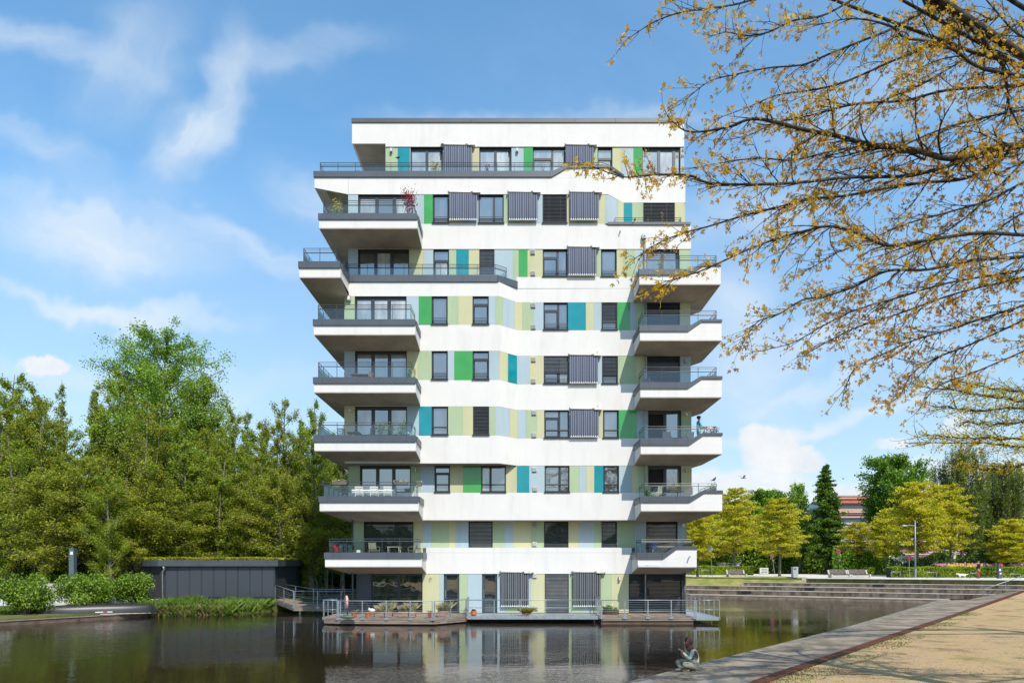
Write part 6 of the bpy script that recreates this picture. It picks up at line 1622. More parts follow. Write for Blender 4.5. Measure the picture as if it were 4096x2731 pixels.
    nearest = np.argsort(Pn[:, 1] - .2 * (Pn[:, 0] < 8))
    inview = [i for i in nearest if -1 < (Pn[i, 0] * F / Pn[i, 1] + 2048) < 4096 and 0 < HZ - (Pn[i, 2] - EYE) * F / Pn[i, 1] < 1700]
    single = set(inview[:280])
    V = V - np.array([12.6, 13.0, .25])
    mask = np.array([i not in single for i in range(n)])
    VV = V[mask].reshape(-1, 3); o = np_mesh('foliage', VV, np.arange(len(VV)).reshape(-1, 4), LEAFO, OT); o['kind'] = 'stuff'
    for i in single:
        np_mesh('leaf', V[i].reshape(-1, 3), np.arange(12).reshape(-1, 4), LEAFO, OT)
    print('oak leaves', n, 'wood faces', len(wood.f))
foreground_oak()
# second oak, farther along the same bank: only its lowest boughs reach in
def second_oak():
    r = np.random.default_rng(123); base = (24.5, 24.5, .3)
    t = thing('overhanging_oak', 'farther oak beyond the right edge whose thin level boughs reach in above the path', 'tree', base); ORG[t.name] = Vector(base)
    wood = MB(); leaves = []
    L2 = [([(4300, 1500), (4095, 1600), (3960, 1590), (3828, 1559), (3661, 1547)], 23), ([(4300, 1590), (4095, 1630), (3900, 1640), (3709, 1618)], 23.5), ([(4300, 1720), (4095, 1755), (3950, 1752), (3857, 1749), (3679, 1737)], 22.5),
          ([(4300, 1790), (4095, 1790), (3900, 1770), (3620, 1772)], 23.2), ([(4300, 1560), (4095, 1570), (3930, 1545), (3830, 1520)], 24), ([(4300, 1840), (4095, 1860), (3960, 1880), (3860, 1860)], 23.8), ([(4300, 1650), (4095, 1690), (3960, 1700), (3850, 1690)], 24.2)]
    for P, D in L2:
        W3 = [np.array(WP(x, y, D - .8 * i / len(P))) for i, (x, y) in enumerate(P)]
        out = []
        for a, b in zip(W3, W3[1:]):
            for k in range(5): out.append(a + (b - a) * k / 5 + r.normal(0, .03, 3))
        out.append(W3[-1]); wood.tube(out, list(np.linspace(.055, .010, len(out))), 6)
        c = np.array([24.3, 24.4, max(4, W3[0][2] - 1)]); wood.tube([c, W3[0]], [.09, .055], 6)
        for i in range(62):
            j = r.integers(3, len(out) - 1); d = out[j + 1] - out[j] if j + 1 < len(out) else out[j] - out[j - 1]; d = d / (np.linalg.norm(d) + 1e-9) + r.normal(0, .55, 3) * np.array([1, 1, .7]); L = r.uniform(.3, 1.2); q = out[j].copy(); pts = [q]
            for k in range(5): d = d + r.normal(0, .18, 3); d /= np.linalg.norm(d); q = q + d * L / 5; pts.append(q); 
            wood.tube(pts, list(np.linspace(.012, .004, 6)), 3, cap=False)
            for k in range(1, 6):
                for _ in range(3): leaves.append(pts[k] + r.normal(0, .06, 3))
    wood.tube([(24.5, 24.5, .2), (24.4, 24.4, 6), (24.2, 24.4, 12)], [.3, .22, .1], 12)
    wood.build('trunk', OBARK, t, smooth=True)
    V, Q = quads_at(np.array(leaves) - np.array(base), .085, r, .5); o = np_mesh('foliage', V, Q, leafmat('leaf_yellow_oak', [(.42, .33, .015), (.60, .50, .03), (.62, .48, .06)], .5), t); o['kind'] = 'stuff'
second_oak()

WBK = MB()
t = thing('birch_trunk', 'white birch trunk leaning beside the brown trunk of the yellow oak', 'tree', (WX(3806, 78), 78, 1.86))
WBK.tube([WP(3808, 2306, 78), WP(3814, 2240, 78), WP(3826, 2160, 78), WP(3832, 2060, 78)], [.20, .17, .13, .06], 8).build('trunk', BARKW, t, smooth=True)

rtree('lime', 2990, 2010, 2290, 106, 'green tree in the gap between the two yellow trees near the tower', 4.6, LIME, 5.0)
rtree('lime', 2800, 2020, 2290, 106, 'green tree behind the yellow tree closest to the tower', 4.6, LIME, 5.6)
# loose stones and weeds on the trodden grit
def grit():
    r = np.random.default_rng(55)
    def edge_x(y): return np.interp(y, [15.4, 18.9, 30.0, 41.1, 48.2], [4.6, 7.47, 17.1, 26.8, 33.5])
    n = 9000; y = 15 + 28 * r.random(n) ** 1.3; x = edge_x(y) + .5 + r.random(n) * 16; s = r.uniform(.012, .034, n)[:, None]
    B = np.stack([x, y, np.full(n, .236)], 1); a = r.uniform(0, 6.28, n)
    c, d = np.stack([np.cos(a), np.sin(a), np.zeros(n)], 1) * s, np.stack([-np.sin(a), np.cos(a), np.zeros(n)], 1) * s * .8; up = np.array([0, 0, 1.]) * s * .7
    V = np.stack([B + c, B + d, B - c, B - d, B + up], 1).reshape(-1, 3); o5 = np.arange(n) * 5
    Q = np.concatenate([np.stack([o5 + i, o5 + (i + 1) % 4, o5 + 4], 1) for i in range(4)])
    o = np_mesh('loose_stones', V, Q, mat('stone_chips', (.14, .11, .08), .9, .0, 30, col2=(.34, .28, .21))); o['kind'] = 'stuff'
    n = 9000; y = 15 + 27 * r.random(n); t_ = r.random(n) ** 2.2; cl = (np.sin(y * 2.1) + np.sin(y * .77 + 1)) > -.2; x = edge_x(y) + .36 + t_ * 1.3; k = cl | (t_ < .12)
    o = blades('weeds', x[k], y[k], np.full(k.sum(), .235), r.uniform(.015, .055, k.sum()), .012, leafmat('weed_green', [(.05, .07, .012), (.12, .14, .02), (.20, .17, .05)], .2), None, .8, 9); o['kind'] = 'stuff'
    n = 5000; x = r.uniform(6, 34, n); y = r.uniform(15, 44, n); k = (x > edge_x(y) + .6) & (np.sin(x * .9) * np.sin(y * .7 + x * .3) > .35)
    o = blades('weeds', x[k], y[k], np.full(k.sum(), .235), r.uniform(.01, .035, k.sum()), .014, MATS['weed_green'], None, .9, 10); o['kind'] = 'stuff'
grit()

def behind():
    r = np.random.default_rng(88); n = 42000; X = r.uniform(-75, 70, n); Y = -44 - r.random(n) * 8; top = 8 + 4 * np.sin(X * .16) + 2.5 * np.sin(X * .61 + 1); Z = .2 + r.random(n) * top
    V, Q = quads_at(np.stack([X, Y, Z], 1), .85, r); o = np_mesh('distant_foliage', V, Q, LG['lime']); o['kind'] = 'stuff'
behind()
# ================================================================== STREET FURNITURE BEYOND THE STEPS
def gy(px_, y, z=ZT):           # spot on the path where a ground row lies
    D = DG(y, z); return WX(px_, D), D
# slatted benches with concrete cheeks
def bench(px0, px1, ybase, label, group):
    xa_, D = gy(px0, ybase); xb_, _ = gy(px1, ybase); cx = (xa_ + xb_) / 2; w = xb_ - xa_
    t = thing('slatted_bench', label, 'bench', (cx, D, ZT), group); ORG[t.name] = Vector((0, 0, 0))
    for s in (-1, 1):
        x = s * (w / 2 - .07)
        vs = [(-.10, 0), (.62, 0), (.95, .76), (.80, .76), (.55, .33), (-.10, .33)]
        m = MB(); m.v = [(x + dx, y, z) for dx in (-.07, .07) for y, z in vs]; m.m = [0] * 8
        m.f = [(0, 1, 2, 3, 4, 5), (11, 10, 9, 8, 7, 6)] + [(i, (i + 1) % 6, 6 + (i + 1) % 6, 6 + i) for i in range(6)]
        m.build('side_cheek', CONC_L, t)
    for i in range(6): MB().box(-w / 2 + .145, w / 2 - .145, -.08 + i * .105, -.08 + i * .105 + .08, .335, .37).build('seat_slat', WOODD_L, t)
    for i in range(5): MB().rbox((0, .60 + i * .045, .43 + i * .085), w - .29, .035, .07, rx=-.42).build('back_slat', WOODD_L, t)
    MB().box(-w / 2 + .145, w / 2 - .145, .0, .3, .02, .30).build('base', CONC_L, t)
    return t
WOODD_L = mat('bench_slat', (.07, .05, .04), .8, .0, 4, .3, col2=(.17, .135, .11))
bench(2914, 2987, 2308, 'single slatted bench with pale concrete sides in front of the low hedge', 'slatted benches on the path')
bench(3325, 3402, 2309, 'left half of the pair of slatted benches behind the top step', 'slatted benches on the path')
bench(3403.5, 3483, 2309, 'right half of the pair of slatted benches behind the top step', 'slatted benches on the path')
# litter bin
x, D = gy(3179, 2310.5)
t = thing('litter_bin', 'tall light grey metal litter bin on the path right of the yellow oak', 'bin', (x, D, ZT))
BIN = mat('bin_grey', (.36, .37, .38), .45, .08, 3, metal=.3)
m = MB().box(x - .24, x + .24, D - .24, D + .24, ZT + .06, ZT + 1.0).build('body', BIN, t); MB().box(x - .26, x + .26, D - .26, D + .26, ZT + 1.005, ZT + 1.08).build('lid', BIN, t)
MB().box(x - .17, x + .05, D - .252, D - .241, ZT + .82, ZT + .93).build('opening', MATS['slot_black'], t); MB().box(x - .18, x + .18, D - .18, D + .18, ZT, ZT + .06).build('foot', FRAME, t)
MB().box(x + .245, x + .255, D - .2, D + .2, ZT + .1, ZT + .95).build('side_panel', mat('bin_dark', (.12, .13, .14), .5), t)
# signs
SB = mat('sign_blue', (.02, .05, .30), .4, .05, 3); SR = mat('sign_red', (.50, .02, .03), .4, .05, 3); SW = mat('sign_white', (.7, .7, .7), .4, .05, 3)
def disc(c, r, y0, y1, m, name, parent): return MB().tube([(c[0], y0, c[1]), (c[0], y1, c[1])], r, 28).build(name, m, parent)
def sign_nostop(px_, yc, pbx, pby, D, label, plate=False):
    p0, p1 = Vector(WP(pbx, pby, D)), Vector(WP(px_, yc, D)); z0 = ZT; 
    t = thing('no_stopping_sign', label, 'road sign', (p0.x, D, p0.z), 'no stopping signs by the path')
    r = 9.6 * D / F
    MB().tube([p0, p1 + (p1 - p0).normalized() * .25], .035, 8).build('post', STEEL, t)
    disc((p1.x, p1.z), r, D - .06, D - .045, SR, 'rim', t); disc((p1.x, p1.z), r * .80, D - .066, D - .0605, SB, 'face', t)
    for a in (math.pi / 4, -math.pi / 4): MB().rbox((p1.x, D - .072, p1.z), r * 1.6, .006, r * .20, ry=a).build('cross_bar', SR, t)
    if plate:
        q = p0.lerp(p1, .60); MB().rbox((q.x, D - .06, q.z), .52, .012, .16, ry=-.12).build('plate', SR, t)
        MB().rbox((q.x, D - .07, q.z), .46, .006, .11, ry=-.12).build('plate_face', SW, t); MB().rbox((q.x, D - .0765, q.z), .36, .004, .035, ry=-.12).build('plate_text', FRAME, t)
    return t
sign_nostop(3088.7, 2220, 3098.5, 2292, 88, 'leaning round no stopping sign left of the young oak trunk')
sign_nostop(3352.7, 2204, 3361, 2297, 85, 'round no stopping sign with small plate above the double bench', True)
t = thing('round_sign', 'grey back of a round road sign on a leaning post beside the tower', 'road sign', WP(2849, 2307, 70))
p0, p1 = Vector(WP(2849, 2307, 70)), Vector(WP(2841.3, 2186, 70)); MB().tube([p0, p1], .03, 8).build('post', STEEL, t)
q = Vector(WP(2841.7, 2194.6, 70)); disc((q.x, q.z), .27, 70.04, 70.055, mat('sign_back', (.30, .32, .33), .4, .05, 3, metal=.5), 'plate', t)
t = thing('side_on_sign', 'road sign seen edge-on with thin red rim, left of the street lamp', 'road sign', WP(3637.5, 2309.5, 67.5))
MB().tube([WP(3637.5, 2309.5, 67.5), WP(3636.5, 2222, 67.5)], .03, 8).build('post', STEEL, t); q = Vector(WP(3636.5, 2230, 67.5))
MB().tube([(q.x - .012, q.y - .02, q.z), (q.x + .02, q.y + .0, q.z)], .24, 20).build('plate', SR, t)
# street lamp
D = 67.2; b_ = Vector(WP(3662, 2310, D))
t = thing('street_lamp', 'tall thin grey street lamp with one short arm reaching left', 'street lamp', b_)
LMP = mat('lamp_metal', (.26, .27, .28), .5, .1, 3, metal=.4); top = Vector(WP(3660.5, 2079.8, D)); MB().tube([b_, b_ + Vector((0, 0, .9))], .10, 12).build('base_sleeve', LMP, t)
MB().tube([b_ + Vector((0, 0, .85)), top], [.075, .05], 10).build('pole', LMP, t, smooth=True); h = Vector(WP(3660.5, 2101, D)); MB().tube([h, Vector(WP(3630, 2100.5, D))], .022, 6).build('arm', LMP, t)
hd = Vector(WP(3619, 2101.5, D)); MB().ell((hd.x, hd.y, hd.z), .30, .12, .06, 12, 6).build('lamp_head', mat('head_grey', (.5, .51, .52), .4), t, smooth=True)
# bicycle stands
for i, (a, b, yb, yt, lb) in enumerate([(2805, 2832, 2307.4, 2278.6, 'thin steel bicycle stand beside the grey round sign'), (3565, 3601, 2309.5, 2286, 'steel bicycle stand at the left end of the long hedge'),
        (3708.5, 3746, 2310.5, 2287, 'steel bicycle stand between the street lamp and the dog'), (3879.6, 3916, 2311, 2291, 'steel bicycle stand partly behind the walker'), (4040, 4081.5, 2313.5, 2294, 'steel bicycle stand nearest the right edge')]):
    x0, D = gy(a, yb); x1, _ = gy(b, yb); zt_ = WZ(yt, D); t = thing('bicycle_stand', lb, 'bicycle stand', ((x0 + x1) / 2, D, ZT), 'bicycle stands along the path')
    MB().tube([(x0, D, ZT), (x0, D, zt_ - .04), (x0 + .04, D, zt_), (x1 - .04, D, zt_), (x1, D, zt_ - .04), (x1, D, ZT)], .026, 8).build('hoop', STEEL, t, smooth=True)
    for xx in (x0, x1): MB().tube([(xx, D, ZT), (xx, D, ZT + .02)], .07, 10).build('foot_plate', STEEL, t)
# utility cabinet with scrawled tags
D = 97.0; x0, x1, z0, z1 = WX(3039.5, D), WX(3073.5, D), WZ(2293, D), WZ(2270, D)
t = thing('utility_cabinet', 'white utility cabinet with black scrawled graffiti behind the path', 'cabinet', ((x0 + x1) / 2, D, z0)); MB().box(x0, x1, D, D + .4, z0, z1).build('cabinet_body', mat('cabinet_white', (.62, .63, .60), .5, .06, 3), t)
MB().box(x0 - .02, x1 + .02, D - .02, D + .42, z1 + .002, z1 + .03).build('cabinet_lid', mat('cabinet_lid', (.5, .5, .48), .5), t)
gr = random.Random(12); INK = mat('black_ink', (.01, .01, .01), .5)
for row, (fz, amp) in enumerate(((.70, .16), (.28, .13))):
    for k in range(5 if row == 0 else 6):
        cx = x0 + (x1 - x0) * (.14 + (.72 / (5 if row == 0 else 6)) * (k + .5)); cz = z0 + (z1 - z0) * fz; pts = []
        for j in range(7): a = j * 1.25 + k * 1.9 + row; pts.append((cx + math.cos(a) * .07 * (1 + .3 * gr.random()) + j * .008, D - .012, cz + math.sin(a * 1.3) * amp * (z1 - z0) * 1.1))
        MB().tube(pts, .011, 4).build('graffiti_letter', INK, t)
# wooden board / shelter behind the hedge
D = 86; x0, x1, z0, z1 = WX(2869, D), WX(2961, D), 1.86, WZ(2249, D)
t = thing('timber_screen', 'weathered grey timber screen standing between the two hedges', 'screen', ((x0 + x1) / 2, D, z0)); n = 10
for i in range(n): MB().box(x0 + (x1 - x0) * i / n + .02, x0 + (x1 - x0) * (i + 1) / n - .02, D, D + .04, z0, z1 - .12).build('board', mat('screen_board_%d' % (i % 3), [(.16, .14, .12), (.22, .19, .16), (.09, .08, .08)][i % 3], .9, .2, 3), t)
MB().box(x0 - .05, x1 + .05, D - .05, D + .12, z1 - .11, z1).build('top_rail', mat('screen_rail', (.24, .21, .17), .9, .2, 3), t)
MB().box(x1 - .55, x1 - .15, D - .02, D - .004, z1 - .75, z1 - .2).build('notice', mat('notice_paper', (.45, .50, .50), .7, .3, 6), t)
# dark gate by the black car
D = 100; t = thing('dark_gate', 'dark metal gate with posts beside the black parked car', 'gate', (WX(3240, D), D, 1.9))
for a in (3232, 3264, 3281, 3323): MB().box(WX(a, D), WX(a + 4, D), D, D + .12, 1.8, WZ(2270, D)).build('post', FRAME, t)
for k in range(12): MB().box(WX(3266 + k * 1.2, D), WX(3266.5 + k * 1.2, D), D + .03, D + .06, 1.95, WZ(2274, D)).build('bar', FRAME, t)
MB().box(WX(3264, D), WX(3281, D), D + .02, D + .07, WZ(2275, D), WZ(2273, D)).build('rail', FRAME, t)
t = MB().box(WX(3372, 92), WX(3382, 92), 92, 92.03, WZ(2278, 92), WZ(2272, 92)).build('yellow_notice', mat('notice_yellow', (.6, .5, .05), .6)); tag(t, 'small yellow notice between the two no stopping signs and conifer', 'sign')
# dark machine pillar
D = 64; bx = WX(3998, D)
t = thing('service_pillar', 'dark grey square service pillar with red button and white stickers near the right edge', 'pillar', (bx, D, ZT)); MB().box(bx - .17, bx + .17, D - .15, D + .15, ZT, WZ(2252.5, D)).build('housing', mat('pillar_grey', (.07, .08, .09), .5, .1, 3), t)
MB().box(bx - .185, bx + .185, D - .165, D + .165, WZ(2252.4, D), WZ(2251, D)).build('cap', FRAME, t); MB().tube([(bx + .06, D - .16, WZ(2260.5, D)), (bx + .06, D - .24, WZ(2260.5, D))], .09, 12).build('red_button', mat('button_red', (.7, .02, .03), .4), t)
MB().box(bx - .13, bx + .01, D - .16, D - .152, WZ(2282, D), WZ(2274, D)).build('sticker', SW, t); MB().box(bx - .08, bx + .07, D - .16, D - .152, WZ(2295, D), WZ(2290, D)).build('sticker', SW, t)
# handrail over the ramp
t = thing('ramp_handrail', 'single grey handrail climbing to the right beside the ramp', 'handrail', WP(3931, 2383, 56.5))
a, b = Vector(WP(3926, 2358, 56.2)), Vector(WP(4150, 2283, 57.5)); MB().tube([a, b], .028, 8).build('rail', STEEL, t, smooth=True)
for px_, y0, y1, D in ((3931, 2356.4, 2384, 56.2), (4022, 2325.9, 2361, 56.8), (4120, 2293, 2334, 57.3)): MB().tube([WP(px_, y0, D), WP(px_, y1, D)], .022, 8).build('post', STEEL, t)
t = MB().box(WX(4072, 57), WX(4180, 57), 57, 60, .6, WZ(2345, 57)).build('landing_block', CONC_L); tag(t, 'pale concrete block at the top of the ramp by the right edge', 'block')
t = MB().prism([(34.9, 54.0), (38.3, 55.6), (38.0, 56.1), (34.6, 54.6)], .24, .62).build('wedge_block', CONC_L) if False else None

# ================================================================== FURNITURE AND PLANTS
TEAK = mat('teak', (.28, .12, .05), .6, .15, 6); DKW = mat('dark_wood', (.045, .038, .034), .6, .15, 6); WHT = mat('white_enamel', (.66, .66, .62), .4, .05, 4); GREYT = mat('grey_textile', (.10, .10, .11), .8, .1, 8); ALU = mat('aluminium', (.5, .5, .5), .35, .05, 4, metal=.7); CREAM = mat('cream_cloth', (.58, .52, .38), .8, .1, 6)
TERRA = mat('terracotta', (.42, .13, .05), .75, .15, 6); SOILM = mat('pot_soil', (.04, .03, .02), .95)
def chair(loc, rz, label, m, kind='slat', group=None, back=.45, cat='chair', m2=None):
    t = thing(cat.replace(' ', '_'), label, cat, loc, group, rz); ORG[t.name] = Vector((0, 0, 0)); m2 = m2 or m
    for sx in (-.21, .21):
        for sy in (-.2, .2): MB().tube([(sx * 1.05, sy * 1.1, 0), (sx, sy, .44)], .016, 6).build('leg', m, t)
        MB().tube([(sx, .2, .42), (sx, .29, .44 + back)], .016, 6).build('back_post', m, t)
    if kind == 'slat':
        for i in range(5): MB().box(-.22, .22, -.21 + i * .085, -.21 + i * .085 + .065, .44, .46).build('seat_slat', m2, t)
        for i in range(4): MB().rbox((0, .235 + i * .014, .56 + i * .09 * back / .4), .42, .014, .06, rx=-.18).build('back_slat', m2, t)
    else:
        MB().box(-.23, .23, -.22, .21, .43, .46).build('seat', m2, t); MB().rbox((0, .25, .44 + back * .58), .44, .02, back * .8, rx=-.18).build('backrest', m2, t)
    if kind == 'arm':
        for sx in (-.24, .24): MB().tube([(sx, -.2, .44), (sx, -.2, .64), (sx, .24, .66)], .014, 6).build('armrest', m, t)
    return t
def table(loc, w, d, h, label, m, rnd=False, cloth=None, cross=False, rz=0):
    t = thing('table', label, 'table', loc, None, rz); ORG[t.name] = Vector((0, 0, 0))
    if rnd: MB().tube([(0, 0, h - .03), (0, 0, h)], w / 2, 24).build('table_top', m, t)
    else:
        n = max(3, int(d / .11))
        for i in range(n): MB().box(-w / 2, w / 2, -d / 2 + d * i / n + .006, -d / 2 + d * (i + 1) / n - .006, h - .025, h).build('top_board', m, t)
    if cross:
        for s in (-1, 1):
            for k in (-1, 1): MB().tube([(-w * .4 * k, s * d * .38, 0), (w * .4 * k, s * d * .38, h - .03)], .02, 6).build('leg', m, t)
    elif rnd: MB().tube([(0, 0, 0.02), (0, 0, h - .03)], .03, 8).build('column', m, t); MB().tube([(0, 0, 0), (0, 0, .03)], w * .3, 14).build('foot', m, t)
    else:
        for sx in (-1, 1):
            for sy in (-1, 1): MB().box(sx * (w / 2 - .06) - .025, sx * (w / 2 - .06) + .025, sy * (d / 2 - .06) - .025, sy * (d / 2 - .06) + .025, 0, h - .025).build('leg', m, t)
    return t
def plant(loc, h, r, leaf, label, pot=None, n=260, ls=.07, seed=1, potr=.16, poth=.25, cat='potted plant', kind='bush'):
    rr = np.random.default_rng(seed); t = thing('potted_plant', label, cat, loc); ORG[t.name] = Vector((0, 0, 0))
    if pot is not None:
        p = MB().lathe((0, 0, 0), [(potr * .72, 0), (potr * .98, poth * .82), (potr * 1.1, poth * .82), (potr * 1.1, poth), (potr * .95, poth), (potr * .9, poth - .02)], 16).build('pot', pot, t, smooth=False)
    else: poth = 0
    m = MB(); C = []
    for i in range(9):
        a = rr.uniform(0, 6.28); q = r * rr.uniform(.15, .85); z = poth + h * rr.uniform(.35, 1); m.tube([(0, 0, poth - .02), (math.cos(a) * q * .4, math.sin(a) * q * .4, poth + (z - poth) * .6), (math.cos(a) * q, math.sin(a) * q, z)], [.012, .008, .004], 4, cap=False); C.append((math.cos(a) * q, math.sin(a) * q, z))
    m.build('stems', BARK, t)
    C = np.array(C); P = C[rr.integers(0, 9, n)] + rr.normal(0, 1, (n, 3)) * np.array([r * .28, r * .28, h * .16]); P[:, 2] = np.maximum(P[:, 2], poth + .02)
    V, Q = quads_at(P, ls, rr); o = np_mesh('foliage', V, Q, leaf, t); return t
MAPLE = leafmat('leaf_red_maple', [(.14, .004, .012), (.34, .008, .025), (.48, .02, .04)], .4); YEL = leafmat('leaf_yellow_shrub', [(.25, .22, .02), (.55, .48, .03), (.7, .6, .05)], .3); GRN = LG['bush']; DGRN = LG['lime']
BLK = mat('black_pot', (.03, .03, .035), .6)
def on(bk, px_, dy=1.0):
    z, D, xa_, xb_, zt_ = BALC[bk]; DD = D + dy; return (WX(px_, DD), DD, z)
z8 = 25.235
def at8(px_, D=39.45): return (WX(px_, D), D, z8)
plant(at8(1742), .95, .34, YEL, 'yellow leaved shrub on the top terrace left of the first awning', BLK, 300, .08, 5)
plant(at8(1948), .75, .16, MAPLE, 'small red maple on the top terrace before the third glass door', BLK, 110, .07, 6, .12)
plant(at8(1445), .30, .3, DGRN, 'low green plant at the left end of the top terrace', BLK, 150, .06, 7); plant(at8(1565), .22, .22, DGRN, 'tiny green plant below the teal panel on the top terrace', BLK, 90, .05, 8)
plant(at8(2168), .62, .22, MAPLE, 'thin reddish plant before the green panel on the top terrace', BLK, 80, .05, 9, .1)
plant(at8(2412, 39.6), .55, .2, DGRN, 'dark plant at the sloping right end of the top terrace', BLK, 80, .06, 10, .1)
plant(on('L7', 1345, .7), .95, .42, YEL, 'large yellow green shrub in a black tub on the seventh floor balcony', BLK, 520, .08, 11, .2, .26)
plant(on('L7', 1630, .6), 1.45, .42, MAPLE, 'bright red maple leaning over the seventh floor balcony corner', BLK, 800, .09, 12, .16)
plant(on('L7', 1585, .8), 1.0, .12, LG['willow'], 'dry climbing plant between the seats and the red maple', BLK, 60, .05, 13, .1); plant(on('L7', 1605, .5), .25, .2, DGRN, 'small white flowering plant beside the red maple', BLK, 120, .05, 14, .1)
table(on('L7', 1455, 1.0), 1.35, .75, .70, 'dark table with pale weathered edge on the seventh floor balcony', mat('weathered', (.16, .13, .11), .8, .2, 5))
chair(on('L7', 1402, 1.0), -1.3, 'light metal wire chair left of the seventh floor table', ALU, 'arm', 'wire chairs on the seventh floor', .32)
chair(on('L7', 1512, 1.0), 1.2, 'light metal wire chair right of the seventh floor table', ALU, 'arm', 'wire chairs on the seventh floor', .32)
table(on('L4', 1441, 1.0), .95, .7, .72, 'folding teak table with crossed legs on the fourth floor left balcony', TEAK, cross=True)
chair(on('L4', 1400, 1.1), 1.9, 'folding teak chair left of the crossed leg table', TEAK, 'slat', 'teak folding chairs'); chair(on('L4', 1466, 1.1), -1.9, 'folding teak chair right of the crossed leg table', TEAK, 'slat', 'teak folding chairs')
plant(on('L4', 1635, .6), .7, .16, DGRN, 'slim plant with pale leaves at the right corner of the fourth floor left balcony', BLK, 160, .06, 15, .1); plant(on('L4', 1303, .8), .2, .28, DGRN, 'low trailing plant at the left end of the fourth floor balcony', BLK, 160, .06, 16)
table(on('L3', 1418, 1.0), .70, .7, .66, 'dark slatted garden table on the third floor left balcony', DKW)
chair(on('L3', 1371, 1.1), 3.0, 'dark slatted chair left of the dark garden table', DKW, 'slat', 'dark slatted chairs on the third floor'); chair(on('L3', 1475, 1.1), -2.0, 'dark slatted reclining chair turned away from the dark garden table', DKW, 'slat', 'dark slatted chairs on the third floor')
plant(on('L3', 1520, .6), .85, .36, GRN, 'bushy bright green plant on the third floor left balcony', BLK, 380, .08, 17); plant(on('L3', 1562, .6), .85, .22, GRN, 'airy green climbing plant beside the bushy one', BLK, 160, .07, 18); plant(on('L3', 1613, .6), .95, .3, DGRN, 'dark leafy plant in an orange pot behind the silver pinwheel', TERRA, 300, .08, 19)
x, y, z = on('L3', 1629, .35); t = thing('pinwheel', 'silver blue pinwheel standing among the third floor plants', 'pinwheel', (x, y, z))
MB().tube([(x, y, z), (x, y, z + .62)], .01, 5).build('stick', ALU, t)
for k in range(8): a = k * math.pi / 4; MB().add([(x, y - .02, z + .6), (x + math.cos(a) * .16, y - .04, z + .6 + math.sin(a) * .16), (x + math.cos(a + .5) * .11, y - .01, z + .6 + math.sin(a + .5) * .11)], [(0, 1, 2)]).build('sail', mat('pinwheel_silver', (.35, .5, .7), .3, .1, 3, metal=.4), t)
# long table with white cloth and chairs, second floor
x, y, z = on('L2', 1500, 1.0); t = table((x, y, z), 2.25, .8, .74, 'long table under a white cloth on the second floor balcony', WHT)
m = MB(); N2 = 30
vs = []; 
for i in range(N2 + 1):
    for zz, dy in ((.765, .42), (.765, -.42), (.50 + .05 * math.sin(i * .9), -.45 - .02 * math.sin(i * 1.3))): vs.append((x - 1.2 + 2.4 * i / N2, y + dy, z + zz))
m.add(vs, [(i * 3 + j, (i + 1) * 3 + j, (i + 1) * 3 + j + 1, i * 3 + j + 1) for i in range(N2) for j in range(2)]); o = m.build('tablecloth', mat('white_cloth', (.72, .72, .70), .9, .05, 4), smooth=True); tag(o, 'white cloth hanging over the long second floor table', 'tablecloth')
for k, (px_, lb) in enumerate(((1440, 'left'), (1500, 'middle'), (1554, 'right'))): chair(on('L2', px_, .45), math.pi, '%s of three white folding chairs before the white tablecloth' % lb, WHT, 'slat', 'white folding chairs on the second floor', .44)
def flowerbox(px0, px1, y0, y1, D, label, seed):
    x0, x1, z0, z1 = WX(px0, D), WX(px1, D), WZ(y1, D), WZ(y0, D); t = thing('flower_box', label, 'flower box', ((x0 + x1) / 2, D, z0), 'flower boxes on the second floor railing')
    MB().add([(x0 + .04, D - .08, z0), (x1 - .04, D - .08, z0), (x1 - .04, D + .08, z0), (x0 + .04, D + .08, z0), (x0, D - .11, z1), (x1, D - .11, z1), (x1, D + .11, z1), (x0, D + .11, z1)], [(0, 1, 5, 4), (1, 2, 6, 5), (2, 3, 7, 6), (3, 0, 4, 7), (3, 2, 1, 0), (4, 5, 6, 7)]).build('box', mat('box_grey', (.13, .12, .12), .6, .1, 4), t)
    rr = np.random.default_rng(seed); n = int((x1 - x0) * 260); P = np.stack([rr.uniform(x0, x1, n), D + rr.uniform(-.11, .11, n), z1 + rr.uniform(0, .10, n)], 1) - np.array(t.location)
    V, Q = quads_at(P, .05, rr, .9); np_mesh('blooms', V, Q, leafmat('pansies', [(.06, .02, .20), (.65, .45, .02), (.7, .7, .66), (.05, .12, .02), (.10, .03, .25), (.70, .50, .02), (.72, .72, .7)], .2), t)
flowerbox(1574, 1633, 1927, 1938, 37.2, 'flower box with yellow and violet blooms on the front railing', 5); flowerbox(1329, 1389, 1926, 1938, 37.2, 'flower box at the left part of the second floor front railing', 6); flowerbox(1666.5, 1689, 1931, 1944, 37.5, 'short flower box with white blooms on the right corner railing', 7); flowerbox(1283, 1298, 1930, 1942, 38.0, 'dark flower box on the left corner railing', 8)
